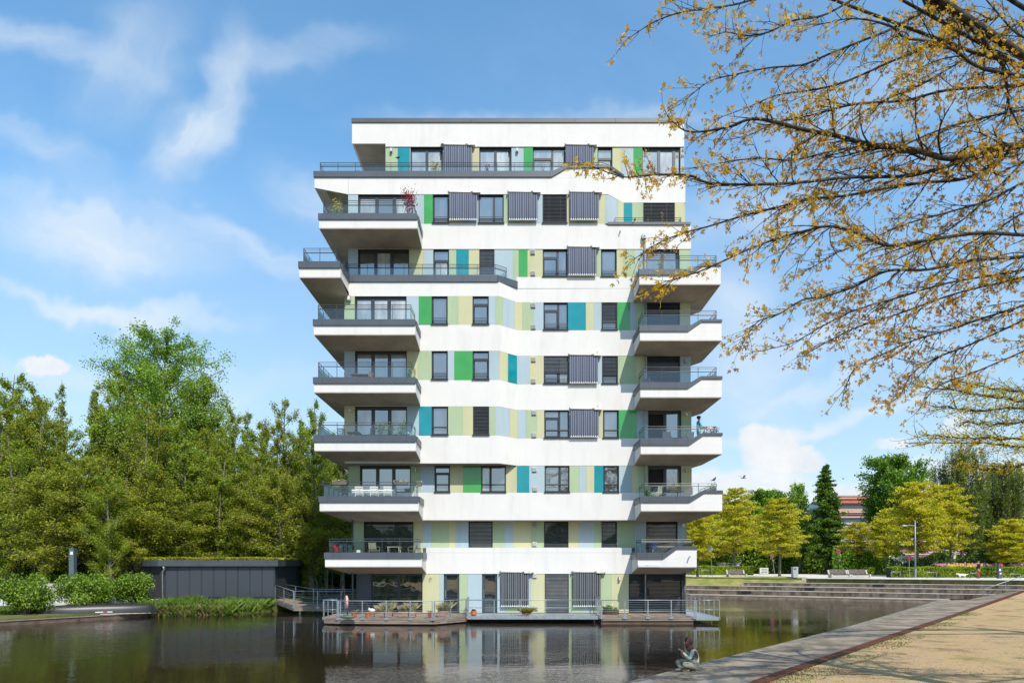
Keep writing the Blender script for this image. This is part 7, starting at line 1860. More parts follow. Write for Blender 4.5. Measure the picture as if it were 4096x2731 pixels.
# first floor left
chair(on('L1', 1497, 1.1), 2.9, 'beige armchair left of the little white table on the first floor', mat('beige_frame', (.28, .26, .22), .6), 'arm', 'beige armchairs on the first floor'); chair(on('L1', 1655, 1.1), -2.3, 'beige armchair at the right end of the first floor balcony', MATS['beige_frame'], 'arm', 'beige armchairs on the first floor')
table(on('L1', 1577, 1.0), .72, .6, .66, 'small pale table on thin legs on the first floor left balcony', mat('pale_table', (.5, .46, .38), .5))
chair(on('L1', 1360, 1.4), 1.2, 'dark chair with red cushion at the left end of the first floor', DKW, 'seat', None, .40, m2=mat('red_cushion', (.30, .02, .03), .8)); table(on('L1', 1390, 1.4), .7, .6, .70, 'dark table beside the red cushioned chair', DKW)
t = MB().box(*(lambda q: (q[0] - .1, q[0] + .1, q[1] - .05, q[1] + .05, q[2] + .02, q[2] + .48))(on('L1', 1434, 1.2))).build('lantern_box', WHT); tag(t, 'small white box on the first floor balcony floor', 'box')
# right balconies
plant(on('R6', 2640, .9), .95, .25, LG['willow'], 'feathery pale grass plant behind glass on the sixth floor right balcony', BLK, 260, .07, 21); plant(on('R6', 2690, .9), .42, .35, LG['willow'], 'low spiky grass on the sixth floor right balcony', BLK, 220, .07, 22); plant(on('R6', 2752, .8), .45, .2, LG['willow'], 'small spiky grass at the wall corner of the sixth floor right balcony', BLK, 120, .06, 23)
chair(on('R4', 2775, 1.6), -1.5, 'dark reclining chair behind the raised parapet on the fourth floor', GREYT, 'seat', None, .6); table(on('R4', 2820, 1.6), .9, .6, .82, 'dark table behind the raised parapet on the fourth floor', DKW)
chair(on('R4', 2600, 1.2), 2.2, 'dim armchair behind glass at the left end of the fourth floor right balcony', GREYT, 'arm', None, .4)
chair(on('R3', 2669, 1.0), 2.8, 'dark textile chair left of the round table on the third floor right balcony', GREYT, 'arm', 'dark textile chairs on the third floor'); chair(on('R3', 2752, 1.0), 3.4, 'dark textile chair right of the round table on the third floor right balcony', GREYT, 'arm', 'dark textile chairs on the third floor'); table(on('R3', 2708, 1.0), .60, .6, .52, 'low round dark table between two textile chairs', DKW, rnd=True)
chair(on('R2', 2625, 1.0), -1.2, 'cream reclining lounge chair on the second floor right balcony', CREAM, 'arm', None, .6); table(on('R2', 2710, 1.0), .62, .6, .72, 'round dark table with a plant on the second floor right balcony', DKW, rnd=True)
chair(on('R2', 2752, 1.2), 3.0, 'grey brown chair right of the round plant table', mat('taupe', (.20, .18, .16), .8), 'arm', None, .5); plant(tuple(Vector(on('R2', 2712, 1.0)) + Vector((0, 0, .725))), .26, .2, YEL, 'yellow flowering plant on the round second floor table', BLK, 120, .05, 24, .1, .1); plant(on('R2', 2595, .6), .5, .26, GRN, 'spiky bright green plant at the left glass of the second floor right balcony', BLK, 200, .08, 25); plant(on('R2', 2650, .5), .28, .2, GRN, 'small bright green plant before the cream lounge chair', BLK, 140, .06, 26)
plant(on('R2', 2850, .6), .95, .22, DGRN, 'green trailing plant at the raised corner of the second floor right balcony', BLK, 120, .07, 27)
chair(on('R1', 2618, 1.0), 2.6, 'dark blue office chair on the first floor right balcony', mat('blue_textile', (.02, .05, .14), .8), 'arm', None, .5); table(on('R1', 2650, 1.1), 1.3, .6, .70, 'thin pale topped table on the first floor right balcony', mat('pale_top', (.45, .42, .36), .5))
plant((WX(2648, 39.4), 39.4, 22.55), .7, .12, YEL, 'thin young tree with yellow leaves on the seventh floor right terrace', BLK, 40, .06, 28, .1, .12); plant((WX(2715, 39.5), 39.5, 22.55), .55, .18, YEL, 'small bare twiggy plant at the right end of the seventh floor terrace', BLK, 40, .05, 29, .1, .12)
# drying rack with laundry on the third floor
x, y, z = on('R3', 2836, 1.3); z += .3; t = thing('drying_rack', 'folding drying rack hung with blue grey laundry on the third floor balcony', 'drying rack', (x, y, z))
for s in (-.5, .5):
    MB().tube([(x + s, y - .3, z), (x + s, y + .25, z + .9)], .012, 6).build('leg', ALU, t); MB().tube([(x + s, y + .3, z), (x + s, y - .25, z + .9)], .012, 6).build('leg', ALU, t)
for k in range(5): MB().tube([(x - .5, y - .25 + k * .12, z + .9), (x + .5, y - .25 + k * .12, z + .9)], .006, 5).build('line_rod', ALU, t)
CH = mat('laundry', (.04, .05, .10), .9, .0, 9, col2=(.5, .5, .52), lo=.48, hi=.52)
for a, b in ((-.46, -.08), (-.04, .42)):
    vs = []; N2 = 8
    for i in range(N2 + 1):
        for zz in (.92, .65, .32): vs.append((x + a + (b - a) * i / N2, y - .27 + .02 * math.sin(i * 1.6), z + zz))
    o = MB().add(vs, [(i * 3 + j, (i + 1) * 3 + j, (i + 1) * 3 + j + 1, i * 3 + j + 1) for i in range(N2) for j in range(2)]).build('laundry', CH, smooth=True)
    tag(o, 'folded checked cloth on the drying rack, %s piece' % ('left' if a < -.1 else 'right'), 'laundry', 'laundry on the third floor rack')

# ---- on the ground-floor decks ------------------------------------------------
def deckp(px_, y): D = DG(y, ZD); return (WX(px_, D), D, ZD + .004)
def flowerpot(px_, ybase, r, h, label, leaf=None, twigs=False, col=TERRA, group=None):
    x, y, z = deckp(px_, ybase); t = thing('flower_pot', label, 'flower pot', (x, y, z), group)
    MB().lathe((x, y, z), [(r * .66, 0), (r * .92, h * .80), (r * 1.06, h * .80), (r * 1.06, h), (r * .94, h), (r * .90, h - .03)], 18).build('pot', col, t); MB().tube([(x, y, z + h - .05), (x, y, z + h - .03)], r * .9, 16).build('soil', SOILM, t)
    rr = np.random.default_rng(int(px_))
    if leaf: n = 60; X = x + rr.normal(0, r * .4, n) - t.location.x; Y = y + rr.normal(0, r * .4, n) - t.location.y; blades('sprouts', X, Y, np.full(n, h - .02), rr.uniform(.08, .2, n), .012, leaf, t, .5, 3)
    if twigs:
        m = MB()
        for k in range(5): m.tube([(x, y, z + h), (x + rr.normal(0, .05), y, z + h + .3), (x + rr.normal(0, .12), y, z + h + rr.uniform(.35, .6))], [.008, .005, .003], 4)
        m.build('twigs', BARK, t)
    return t
PT = 'terracotta pots on the timber deck'
DRYG = leafmat('dry_ornamental_grass', [(.34, .24, .12), (.50, .38, .20), (.58, .46, .26), (.16, .24, .08)], .3); GRG = leafmat('blue_green_grass', [(.10, .17, .07), (.20, .30, .14), (.34, .40, .22)], .3)
flowerpot(1416.5, 2466, .165, .26, 'terracotta pot right of the green tray and pink life ring', GRG, False, TERRA, PT); flowerpot(1471, 2467.5, .155, .27, 'terracotta pot with bare twigs beside the white animal figure', None, True, TERRA, PT); flowerpot(1719.5, 2468, .12, .22, 'small terracotta pot in front of the folded wooden chairs', GRG, False, TERRA, PT)
def grassbox(px0, px1, ybase, label, seed):
    a, b = deckp(px0, ybase), deckp(px1, ybase); y = a[1]; t = thing('planter_box', label, 'planter', ((a[0] + b[0]) / 2, y + .25, ZD), 'wooden planters with ornamental grass')
    x0, x1, z = a[0], b[0], ZD + .004; WB_ = mat('planter_wood', (.16, .10, .075), .85, .0, 5, .3, col2=(.34, .24, .19), stretch=(.4, 1, 3))
    for k in range(3): MB().box(x0, x1, y, y + .03, z + .02 + k * .10, z + .11 + k * .10).build('front_board', WB_, t); MB().box(x0, x1, y + .46, y + .49, z + .02 + k * .10, z + .11 + k * .10).build('back_board', WB_, t)
    for xx in (x0, x1 - .03): MB().box(xx, xx + .03, y + .031, y + .459, z + .02, z + .31).build('end_board', WB_, t)
    MB().box(x0 + .035, x1 - .035, y + .035, y + .455, z + .2, z + .27).build('soil', SOILM, t)
    rr = np.random.default_rng(seed); n = 1500; L_ = t.location; X = rr.uniform(x0 + .05, x1 - .05, n) - L_.x; Y = y + rr.uniform(.06, .44, n) - L_.y
    H = rr.uniform(.18, .46, n) * (1 + .2 * np.sin(X * 7)); k = rr.random(n) < .55; o = blades('dry_grass', X[k], Y[k], np.full(k.sum(), .27), H[k], .007, DRYG, t, .42, seed); o = blades('green_grass', X[~k], Y[~k], np.full((~k).sum(), .27), H[~k] * 1.05, .007, GRG, t, .3, seed + 1)
    return t
grassbox(1500, 1567, 2467, 'left of three wooden boxes planted with tufted grass on the deck', 1); grassbox(1594, 1660, 2468, 'middle of three wooden boxes planted with tufted grass on the deck', 2); grassbox(1750, 1799, 2466, 'right of three wooden boxes planted with tufted grass, before the door', 3)
# white animal figure on a brick-red block
x, y, z = deckp(1487, 2459); t = thing('animal_figure', 'white sleeping animal garden figure on a small block', 'figure', (x, y, z)); MB().box(x - .1, x + .16, y - .08, y + .1, z, z + .17).build('block', mat('block_brown', (.20, .10, .06), .8), t)
m = MB(); m.ell((x + .02, y, z + .26), .18, .12, .11); m.build('body', WHT, t, smooth=True); MB().ell((x - .13, y - .03, z + .31), .09, .08, .08).build('head', WHT, t, smooth=True); MB().ell((x - .16, y - .05, z + .40), .025, .02, .04, 6, 4).build('ear', WHT, t, smooth=True)
# folded teak chairs leaning on the wall + yellow item
x, y, z = deckp(1722, 2446.5)
for k in range(2):
    t = thing('folded_chair', ('front' if k == 0 else 'rear') + ' folded wooden garden chair leaning on the straw coloured wall', 'chair', (x + k * .12, y + .05 + k * .14, z), 'folded wooden chairs on the deck')
    ox, oy = x + k * .14, y + k * .16 - .05
    for s in (-.22, .22): MB().tube([(ox + s - .04, oy - .10, z), (ox + s + .10, oy + .12, z + 1.02 + k * .05)], .024, 6).build('rail', TEAK, t)
    for i in range(5): MB().rbox((ox - .02 + i * .012, oy - .08 + i * .02, z + .12 + i * .09), .42, .02, .06).build('seat_slat', TEAK, t)
    MB().rbox((ox + .045, oy + .0, z + .68), .36, .02, .34, rx=-.12).build('backrest', mat('brown_textile', (.06, .045, .04), .8), t)
    MB().rbox((ox + .09, oy + .07, z + .98 + k * .05), .46, .03, .07, rx=-.12).build('top_slat', TEAK, t)
for k, px_ in enumerate((1696, 1752)):
    x, y, z = deckp(px_, 2447); t = MB().add([(x - .07, y - .08, z), (x + .10, y - .08, z), (x + .10, y + .1, z), (x - .07, y + .1, z), (x - .13, y - .12, z + .55), (x + .13, y - .12, z + .60), (x + .13, y + .12, z + .60), (x - .13, y + .12, z + .55)], [(0, 1, 5, 4), (1, 2, 6, 5), (2, 3, 7, 6), (3, 0, 4, 7), (4, 5, 6, 7)]).build('yellow_crate', mat('yellow_plastic', (.62, .45, .03), .5, .1, 4)); tag(t, 'yellow plastic tub %s the folded wooden chairs' % ('left of' if k == 0 else 'right of'), 'tub', 'yellow tubs by the folded chairs')
# green dinghy-shaped tray
x, y, z = deckp(1389, 2471); t = thing('umbrella_base', 'dark green oval base with short black tube at the left deck corner', 'umbrella base', (x, y, z)); MB().ell((x, y, z + .07), .44, .22, .09, 20, 8).build('base', mat('dull_green', (.05, .10, .075), .5, .1, 4), t, smooth=True); MB().tube([(x, y, z + .1), (x, y, z + .34)], .035, 8).build('tube', FRAME, t)
# life rings
def torus(name, c, R1, r1, m, parent, tilt=0, n=28, k=10):
    vs = []
    for i in range(n):
        a = 2 * math.pi * i / n
        for j in range(k):
            b = 2 * math.pi * j / k; rr = R1 + r1 * math.cos(b); p = Vector((r1 * math.sin(b), rr * math.cos(a), rr * math.sin(a))); p = Matrix.Rotation(tilt, 3, 'Z') @ p; vs.append((c[0] + p.x, c[1] + p.y, c[2] + p.z))
    return MB().add(vs, [(i * k + j, ((i + 1) % n) * k + j, ((i + 1) % n) * k + (j + 1) % k, i * k + (j + 1) % k) for i in range(n) for j in range(k)]).build(name, m, parent, smooth=True)
for (px_, yc, D, R1, col, lb, tilt) in ((1386, 2407, 36.9, .30, (.62, .30, .26), 'faded pink life ring hung on the railing at the left deck end', .35), (1371.5, 2363, 45.9, .28, (.30, .09, .05), 'reddish brown life ring hung on the far gangway railing', .25)):
    p = WP(px_, yc, D); t = thing('life_ring', lb, 'life ring', p, 'life rings on the railings'); torus('ring', p, R1, .065, mat('ring_%d' % int(px_), col, .6, .12, 5), t, tilt)
    MB().tube([(p[0], p[1] + .05, p[2] - R1 - .5), (p[0], p[1] + .05, p[2] + R1)], .018, 6).build('holder', STEEL, t)
# pot and plants on the walkway
x, y, z = WX(1894.5, 36.98), 37.02, ZD + .015; t = thing('round_pot', 'bulbous orange terracotta pot with dark top on the steel walkway', 'flower pot', (x, y, z))
MB().lathe((x, y, z), [(.09, 0), (.155, .06), (.175, .14), (.15, .21), (.17, .235), (.17, .26), (.13, .26)], 20).build('pot', TERRA, t, smooth=True); MB().ell((x, y, z + .30), .12, .12, .09, 12, 6).build('dark_stone', SOILM, t, smooth=True); MB().ell((x, y, z + .375), .075, .075, .03, 10, 5).build('white_lid', WHT, t, smooth=True)
x, y, z = WX(2107, 37.0), 37.05, ZD + .015; t = thing('planter_box', 'brown box with bushy yellow green grass on the steel walkway', 'planter', (x, y, z)); MB().box(x - .26, x + .26, y - .1, y + .12, z, z + .14).build('box', mat('planter_wood', (.16, .10, .075)), t)
rr = np.random.default_rng(77); n = 900; blades('grass', rr.uniform(-.24, .24, n), rr.uniform(-.09, .1, n), np.full(n, .14), rr.uniform(.16, .36, n), .009, leafmat('yellow_grass', [(.20, .20, .03), (.42, .38, .06), (.50, .36, .08)], .3), t, .7, 4)
# half barrel with daffodils, white propeller ornament
x, y, z = deckp(2443, 2456); t = thing('flower_tub', 'low dark wooden tub with white daffodils on the right deck', 'planter', (x, y, z))
n = 16
for k in range(n):
    a0, a1 = 2 * math.pi * k / n, 2 * math.pi * (k + .94) / n; q = [(x + .46 * math.cos(a), y + .26 * math.sin(a)) for a in (a0, a1)] + [(x + .42 * math.cos(a), y + .22 * math.sin(a)) for a in (a1, a0)]
    MB().prism(q, z, z + .26).build('stave', mat('tub_wood', (.05, .035, .025), .8, .3, 5), t)
MB().prism([(x + .41 * math.cos(a), y + .21 * math.sin(a)) for a in [2 * math.pi * k / 16 for k in range(16)]], z + .18, z + .21).build('soil', SOILM, t)
for k, dx in enumerate((-.28, -.02, .26)):
    n = 90; blades('daffodil_leaves', rr.normal(dx, .045, n), rr.normal(0, .05, n), np.full(n, .20), rr.uniform(.18, .36, n) * (1 if k < 2 else .7), .011, GRN, t, .3, 9 + k)
    if k < 2:
        P = np.stack([rr.normal(dx, .06, 16), rr.normal(0, .05, 16), rr.uniform(.42, .56, 16)], 1); V, Q = quads_at(P, .07, rr, .9); np_mesh('daffodil_blooms', V, Q, mat('petal_white', (.75, .75, .68), .6), t)
x, y, z = deckp(2487, 2450); t = thing('propeller_ornament', 'white three armed propeller ornament on a stake on the right deck', 'ornament', (x, y, z))
MB().tube([(x, y + .02, z), (x, y + .02, z + .62)], .012, 6).build('stake', ALU, t)
for a in (math.pi / 2, math.pi * 1.20, math.pi * 1.80):
    c = (x + math.cos(a) * .24, y, z + .50 + math.sin(a) * .24); MB().rbox(c, .40, .02, .07, ry=-a, rx=.3).build('blade', WHT, t); c = (x + math.cos(a) * .38, y, z + .50 + math.sin(a) * .38); MB().rbox(c, .15, .02, .13, ry=-a, rx=.3).build('blade_tip', WHT, t)

# ================================================================== BIRDS
def bird(p, s, rz, col, label, cat='pigeon', fly=False):
    t = thing('bird' if fly else cat, label, 'bird', p); x, y, z = p; R = Matrix.Rotation(rz, 3, 'Z')
    def q(a, b, c): v = R @ Vector((a * s, b * s, c * s)); return (x + v.x, y + v.y, z + v.z)
    m = mat('bird_%s' % label[:6].replace(' ', '_'), col, .7, .2, 20)
    if fly:
        MB().tube([q(-.5, 0, 0), q(-.2, 0, .02), q(.2, 0, .02), q(.5, 0, .04), q(.6, 0, .04)], [.02 * s, .12 * s, .12 * s, .07 * s, .02 * s], 8).build('body', m, t, smooth=True)
        for sd in (-1, 1): MB().add([q(.25, 0, .05), q(-.12, 0, .05), q(-.25, sd * .55, .40), q(.1, sd * .5, .42), q(-.35, sd * 1.05, .30)], [(0, 1, 2, 3), (3, 2, 4)]).build('wing', m, t)
    else:
        MB().tube([q(-.62, 0, .25), q(-.3, 0, .38), q(0, 0, .48), q(.2, 0, .66), q(.26, 0, .84), q(.32, 0, .95)], [.03 * s, .10 * s, .21 * s, .19 * s, .10 * s, .03 * s], 10).build('body', m, t, smooth=True)
        MB().ell(q(.30, 0, .90), .10 * s, .10 * s, .10 * s, 10, 6).build('head', m, t, smooth=True); MB().tube([q(.38, 0, .90), q(.52, 0, .86)], [.03 * s, .005 * s], 6).build('beak', FRAME, t)
        for sd in (-1, 1): MB().tube([q(0, sd * .07, .3), q(.02, sd * .07, 0)], .018 * s, 5).build('leg', mat('bird_leg', (.3, .12, .08), .7), t)
    return t
bird(WP(2856, 1928, 37.4), .30, .2, (.02, .02, .022), 'black bird perched on the right corner railing of the second floor')
bird(WP(1591.5, 642, 39.25), .32, .9, (.02, .02, .022), 'black bird on the top terrace railing near the teal panel'); bird(WP(1619.5, 793, 37.3), .30, 1.2, (.02, .02, .022), 'black bird among the red maple leaves')
bird(WP(2320.5, 663.5, 38.9), .30, .9, (.05, .05, .055), 'dark bird on the raised coping of the top terrace'); bird(WP(2538.5, 890, 38.9), .30, 1.0, (.03, .03, .035), 'dark bird on the coping of the seventh floor right terrace')
bird(WP(2973, 1911, 60), .55, .3, (.35, .33, .30), 'pale gull flying right of the tower above the yellow trees', fly=True); bird(WP(3373, 1914, 70), .5, 1.2, (.05, .05, .05), 'small dark bird flying between conifer and large green tree', fly=True)

# ================================================================== PEOPLE AND DOG
SKIN = mat('skin', (.52, .30, .22), .55, .06, 9)
def skinned(name, J, E, mat_list, parent, root=0, sub=2, face_mat=None):
    """one continuous surface grown round a skeleton of joints (x,y,z,rx,ry)"""
    me = bpy.data.meshes.new(name); me.from_pydata([j[:3] for j in J], E, []); ob = bpy.data.objects.new(name, me); COL.objects.link(ob)
    md = ob.modifiers.new('skin', 'SKIN'); md.use_smooth_shade = True
    for i, j in enumerate(J):
        sv = me.skin_vertices[0].data[i]; sv.radius = (j[3], j[4] if len(j) > 4 else j[3]); sv.use_root = (i == root)
    ms = ob.modifiers.new('sub', 'SUBSURF'); ms.levels = sub; ms.render_levels = sub
    dg = bpy.context.evaluated_depsgraph_get(); ev = ob.evaluated_get(dg); m2 = bpy.data.meshes.new_from_object(ev); m2.name = name
    ob.modifiers.clear(); ob.data = m2; bpy.data.meshes.remove(me)
    m2.materials.clear()
    for m in mat_list: m2.materials.append(m)
    if face_mat: m2.polygons.foreach_set('material_index', [face_mat(p.center) for p in m2.polygons])
    m2.polygons.foreach_set('use_smooth', [True] * len(m2.polygons)); m2.transform(Matrix.Translation(-Vector(parent.location))); ob.parent = parent
    return ob
def hand(wr, d, up, s=1.0, curl=.6):
    """palm and five unequal bent fingers as one skinned chain set"""
    d = Vector(d).normalized(); up = Vector(up).normalized(); sd = d.cross(up).normalized(); J = [(*wr, .026 * s, .02 * s)]; E = []
    pc = Vector(wr) + d * .055 * s; J.append((*pc, .036 * s, .018 * s)); E.append((0, 1))
    for k, (o, l) in enumerate(((-.028, .068), (-.009, .078), (.011, .073), (.029, .058))):
        b = pc + sd * o * s + d * .032 * s; i0 = len(J); J.append((*b, .0095 * s)); E.append((1, i0)); q = b; dd = d.copy()
        for f in (.45, .32, .23): dd = (dd - up * curl * .6).normalized(); q = q + dd * l * f * s; J.append((*q, .0085 * s)); E.append((len(J) - 2, len(J) - 1))
    b = Vector(wr) + d * .02 * s - sd * .03 * s; J.append((*b, .012 * s)); E.append((0, len(J) - 1)); q = b; dd = (d - sd * .9).normalized()
    for l in (.035, .028): q = q + dd * l * s; dd = (dd + d * .5 - up * .2).normalized(); J.append((*q, .010 * s)); E.append((len(J) - 2, len(J) - 1))
    return J, E
def merge(J, E, j, J2, E2):
    o = len(J); J += J2; E += [(a + o, b + o) for a, b in E2]; E.append((j, o))
def face_bits(c, fwd, t, s=1.0, hairm=None):
    """nose, eyes, mouth and ears on a head centred at c looking along fwd"""
    f = Vector(fwd).normalized(); up = Vector((0, 0, 1)); sd = f.cross(up).normalized(); c = Vector(c)
    p = c + f * .095 * s - up * .01 * s; MB().tube([p + up * .025 * s, p + f * .02 * s - up * .012 * s], [.008 * s, .014 * s], 6).build('nose', SKIN, t, smooth=True)
    for k in (-1, 1):
        e = c + f * .086 * s + sd * .033 * k * s + up * .012 * s; MB().ell(tuple(e), .011 * s, .011 * s, .008 * s, 8, 5).build('eye', mat('eye_dark', (.03, .02, .015), .2), t, smooth=True)
        e = c + sd * .083 * k * s - up * .005 * s; MB().ell(tuple(e), .014 * s, .02 * s, .03 * s, 8, 5).build('ear', SKIN, t, smooth=True)
    m = c + f * .088 * s - up * .048 * s; MB().tube([m - sd * .022 * s, m + sd * .022 * s], .006 * s, 5).build('mouth', mat('lip', (.40, .14, .12), .5), t)
# --- seated person on the promenade edge, facing left, seen slightly from behind
SX, SY, SZ = WX(2774, 19.0), 19.0, .252
def S(x, y, z): return (SX + x, SY + y, SZ + z)
PS = thing('person', 'person in brown headscarf and pale mint jacket sitting cross legged on the promenade edge', 'person', (SX, SY, SZ))
MINT = mat('mint_jacket', (.31, .355, .285), .85, .0, 7, .5, 30, col2=(.42, .465, .38)); OLIVE = mat('sage_trousers', (.20, .175, .12), .85, .0, 7, .5, 30, col2=(.30, .27, .19)); SCARF = mat('brown_scarf', (.075, .028, .022), .9, .0, 8, .5, 30, col2=(.13, .052, .04)); SHOE = mat('tan_shoe', (.36, .25, .15), .8, .1, 8)
J = [(*S(.02, 0, .14), .185, .16), (*S(.03, 0, .30), .175, .15), (*S(.0, 0, .46), .175, .145), (*S(-.06, 0, .585), .135, .10), (*S(-.115, 0, .66), .055, .055), (*S(-.15, 0, .74), .085, .08), (*S(-.165, -.01, .81), .082, .078),
     (*S(-.07, -.17, .545), .062), (*S(-.17, -.25, .34), .056), (*S(-.30, -.16, .47), .038),        # near arm folded up
     (*S(-.08, .17, .545), .062), (*S(-.20, .22, .34), .056), (*S(-.31, .03, .48), .038),          # far arm
     (*S(-.02, -.14, .11), .105), (*S(-.24, -.30, .19), .10), (*S(-.38, -.34, .21), .085), (*S(-.22, -.17, .09), .055), (*S(-.14, -.03, .06), .045),    # near leg crossed
     (*S(-.02, .14, .11), .105), (*S(-.26, .26, .20), .085), (*S(-.40, .28, .21), .070), (*S(-.36, .02, .08), .055), (*S(-.33, -.12, .055), .045)]
E = [(0, 1), (1, 2), (2, 3), (3, 4), (4, 5), (5, 6), (3, 7), (7, 8), (8, 9), (3, 10), (10, 11), (11, 12), (0, 13), (13, 14), (14, 15), (15, 16), (16, 17), (0, 18), (18, 19), (19, 20), (20, 21), (21, 22)]
J2, E2 = hand(S(-.31, -.12, .50), (-.5, .35, .6), (.6, .2, .4), .95, .7); merge(J, E, 9, J2, E2)
J2, E2 = hand(S(-.32, .0, .51), (-.5, -.25, .6), (.6, -.2, .4), .95, .7); merge(J, E, 12, J2, E2)
def fm(c):
    x, y, z = c.x - SX, c.y - SY, c.z - SZ
    if z > .625: return 2
    if x < -.275 and z > .44: return 2
    if z > .24 and not (x < -.30 and z < .35): return 0
    if x > -.10 and z > .10 and abs(y) < .13: return 0
    return 1
skinned('body', J, E, [MINT, OLIVE, SKIN], PS, 0, 2, fm)
face_bits(S(-.165, -.01, .79), (-1, -.10, -.15), PS, .92)
# headscarf: hood plus hanging tails
hv = []; nS, mS = 20, 12
hood = MB(); c = Vector(S(-.145, -.005, .79))
for j in range(mS + 1):
    ph = math.pi * .5 - math.pi * 1.02 * j / mS
    for i in range(nS + 1):
        th = math.radians(-128) + math.radians(256) * i / nS       # open towards the face (-x)
        r0 = .125 if j > 1 else .12; rz_ = .135
        hv.append((c.x + math.cos(th) * math.cos(ph) * r0 * 1.08, c.y + math.sin(th) * math.cos(ph) * r0, c.z + math.sin(ph) * rz_ - (.05 if j > mS - 4 else 0)))
hood.add(hv, [(j * (nS + 1) + i, j * (nS + 1) + i + 1, (j + 1) * (nS + 1) + i + 1, (j + 1) * (nS + 1) + i) for j in range(mS) for i in range(nS)]); hood.build('headscarf', SCARF, PS, smooth=True)
skinned('scarf_collar', [(*S(-.16, -.02, .66), .075), (*S(-.08, -.02, .62), .10), (*S(-.10, -.10, .60), .08), (*S(-.11, -.17, .53), .065, .04), (*S(-.10, -.22, .44), .07, .03), (*S(-.07, -.24, .33), .055, .02), (*S(.0, -.17, .55), .06, .03), (*S(.05, -.20, .44), .065, .025), (*S(.07, -.21, .35), .035, .015)],
        [(0, 1), (1, 2), (2, 3), (3, 4), (4, 5), (2, 6), (6, 7), (7, 8)], [SCARF], PS, 1, 2)
for (a, b) in ((S(-.46, -.18, .045), 0), (S(-.28, -.24, .035), 1)):
    skinned('shoe', [(a[0] + .12, a[1], a[2] + .01, .045), (a[0] + .04, a[1], a[2], .046, .04), (a[0] - .06, a[1] - .01, a[2] - .005, .042, .034), (a[0] - .10, a[1] - .01, a[2] - .01, .03, .024)], [(0, 1), (1, 2), (2, 3)], [SHOE], PS, 0, 2)
# --- standing figures
def stander(base, rz, label, H, top, bot, hairc, shoe, pose, name='person', hairy=True):
    t = thing(name, label, 'person', base, None, 0); ORG[t.name] = Vector(base); k = H / 1.72; R = Matrix.Rotation(rz, 3, 'Z'); B = Vector(base)
    def q(x, y, z): v = R @ Vector((x * k, y * k, z * k)); return (B.x + v.x, B.y + v.y, B.z + v.z)
    st = pose.get('stride', .0)
    J = [(*q(0, 0, .92), .135 * k, .11 * k), (*q(.0, 0, 1.12), .125 * k, .105 * k), (*q(.01, 0, 1.30), .15 * k, .11 * k), (*q(.0, 0, 1.42), .11 * k, .08 * k), (*q(.02, 0, 1.50), .052 * k), (*q(.04, 0, 1.60), .078 * k), (*q(.045, 0, 1.66), .074 * k)]
    E = [(0, 1), (1, 2), (2, 3), (3, 4), (4, 5), (5, 6)]
    for s in (-1, 1):
        el, wr = pose['arm%d' % s]; i = len(J); J += [(*q(0, s * .17, 1.40), .058 * k), (*q(*el), .047 * k), (*q(*wr), .034 * k)]; E += [(3, i), (i, i + 1), (i + 1, i + 2)]
        d = Vector(q(*wr)) - Vector(q(*el)); J2, E2 = hand(q(*wr), d, (0, 0, 1) if abs(d.normalized().z) < .8 else R @ Vector((1, 0, 0)), k, .4); merge(J, E, i + 2, J2, E2)
        i = len(J); f = s * st; J += [(*q(.0 + f * .2, s * .09, .84), .095 * k), (*q(.05 + f * .55, s * .095, .48), .066 * k), (*q(-.01 + f, s * .095, .10), .045 * k)]; E += [(0, i), (i, i + 1), (i + 1, i + 2)]
    def fm(c):
        v = R.transposed() @ (c - B); z = v.z / k
        wrs = [Vector(pose['arm-1'][1]), Vector(pose['arm1'][1])]
        if z > 1.46 or any((Vector((v.x, v.y, v.z)) / k - w).length < .17 and z < 1.2 and ((Vector((v.x, v.y, v.z)) / k - w).length < .05 or (Vector((v.x, v.y, v.z)) / k - Vector(pose['arm%d' % (1 if v.y > 0 else -1)][0])).length > .27) for w in wrs): return 2
        return 0 if z > .86 else 1
    skinned('body', J, E, [top, bot, SKIN], t, 0, 2, fm)
    face_bits(q(.045, 0, 1.62), R @ Vector((1, 0, -.1)), t, k)
    hc = q(.015, 0, 1.665); hb = MB(); hb.ell(hc, .10 * k, .10 * k, .095 * k, 14, 9); hb.build('hair', hairc, t, smooth=True)
    if hairy:
        rr = np.random.default_rng(4); n = 60; th = rr.uniform(0, 6.28, n); ph = rr.uniform(.1, 1.4, n); m = MB()
        for a, b in zip(th, ph): p0 = Vector(hc); d = Vector((math.cos(a) * math.cos(b), math.sin(a) * math.cos(b), math.sin(b))); m.tube([p0 + d * .08 * k, p0 + d * .14 * k], [.02, .006], 4)
        m.build('hair_tufts', hairc, t)
    for s in (-1, 1):
        f = s * st; skinned('shoe', [(*q(-.06 + f, s * .095, .045), .04 * k), (*q(.04 + f, s * .095, .04), .04 * k), (*q(.15 + f, s * .10, .03), .032 * k)], [(0, 1), (1, 2)], [shoe], t, 0, 2)
    return t
BLKH = mat('dark_hair', (.02, .014, .012), .8)
D = 64.5; bx, by = WX(3915, D), D
stander((bx, by, ZT), math.pi, 'walker in dark navy jacket and bright red trousers on the path by the hedge', 1.62, mat('navy_jacket', (.012, .018, .035), .8, .2, 8), mat('red_trousers', (.42, .015, .02), .8, .15, 8), mat('grey_brown_hair', (.12, .09, .07), .8), FRAME,
        {'stride': .14, 'arm-1': ((-.04, -.23, 1.14), (.12, -.22, .93)), 'arm1': ((.02, .23, 1.14), (.16, .20, .94))}, hairy=False)
x, y, z = on('R3', 2794, 1.1)
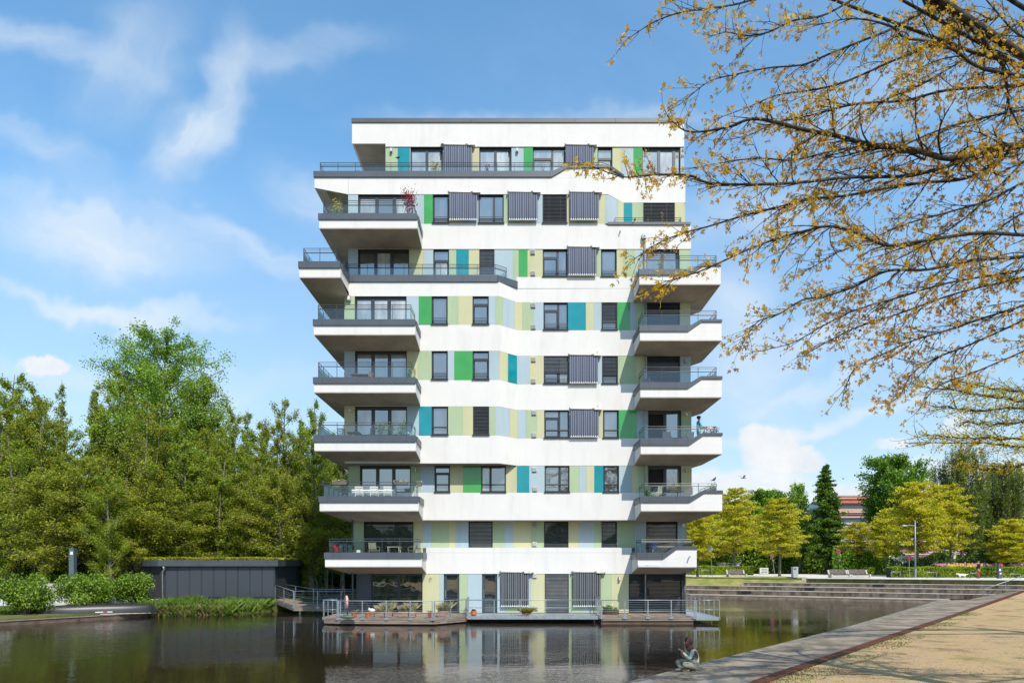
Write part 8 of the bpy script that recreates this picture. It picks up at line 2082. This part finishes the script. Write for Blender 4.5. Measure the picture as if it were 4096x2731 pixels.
stander((x, y, z + .12), .15, 'person with short dark hair in a patterned turquoise shirt standing on the third floor balcony', 1.66, mat('turquoise_shirt', (.03, .26, .27), .8, .0, 11, col2=(.20, .50, .48)), mat('grey_trousers', (.10, .10, .11), .8, .15, 8), BLKH, FRAME,
        {'stride': .03, 'arm-1': ((.10, -.22, 1.16), (.34, -.14, 1.10)), 'arm1': ((.12, .22, 1.16), (.36, .12, 1.12))})
# --- white dog walking to the left
D = 64.4; dx, dz = WX(3848, D), ZT; t = thing('dog', 'white dog with raised tail walking left along the top step', 'dog', (dx, D, dz))
FUR = mat('white_fur', (.66, .60, .50), .95, .0, 14, .8, 40, col2=(.78, .74, .66))
def q(x, y, z): return (dx + x, D + y, dz + z)
J = [(*q(.22, 0, .33), .10, .11), (*q(.02, 0, .32), .095, .11), (*q(-.20, 0, .33), .10, .13), (*q(-.33, 0, .38), .075), (*q(-.43, 0, .43), .068), (*q(-.53, 0, .405), .038), (*q(-.575, 0, .40), .026),
     (*q(-.22, -.07, .22), .045), (*q(-.25, -.07, .12), .03), (*q(-.24, -.07, .02), .026), (*q(-.20, .07, .22), .045), (*q(-.16, .07, .12), .03), (*q(-.18, .07, .02), .026),
     (*q(.23, -.07, .24), .062), (*q(.19, -.07, .17), .038), (*q(.27, -.07, .11), .025), (*q(.25, -.07, .02), .025), (*q(.24, .07, .24), .062), (*q(.24, .07, .17), .038), (*q(.34, .07, .11), .025), (*q(.33, .07, .02), .025),
     (*q(.34, 0, .37), .035), (*q(.46, 0, .36), .035), (*q(.60, 0, .40), .022)]
E = [(0, 1), (1, 2), (2, 3), (3, 4), (4, 5), (5, 6), (2, 7), (7, 8), (8, 9), (2, 10), (10, 11), (11, 12), (0, 13), (13, 14), (14, 15), (15, 16), (0, 17), (17, 18), (18, 19), (19, 20), (0, 21), (21, 22), (22, 23)]
skinned('body', J, E, [FUR], t, 1, 2)
for s in (-1, 1): MB().tube([q(-.41, s * .05, .49), q(-.40, s * .075, .44), q(-.41, s * .08, .39)], [.02, .028, .012], 6).build('ear', FUR, t, smooth=True); MB().ell(q(-.475, s * .045, .445), .01, .01, .01, 6, 4).build('eye', FRAME, t)
MB().ell(q(-.60, 0, .405), .016, .018, .014, 8, 5).build('nose', FRAME, t)
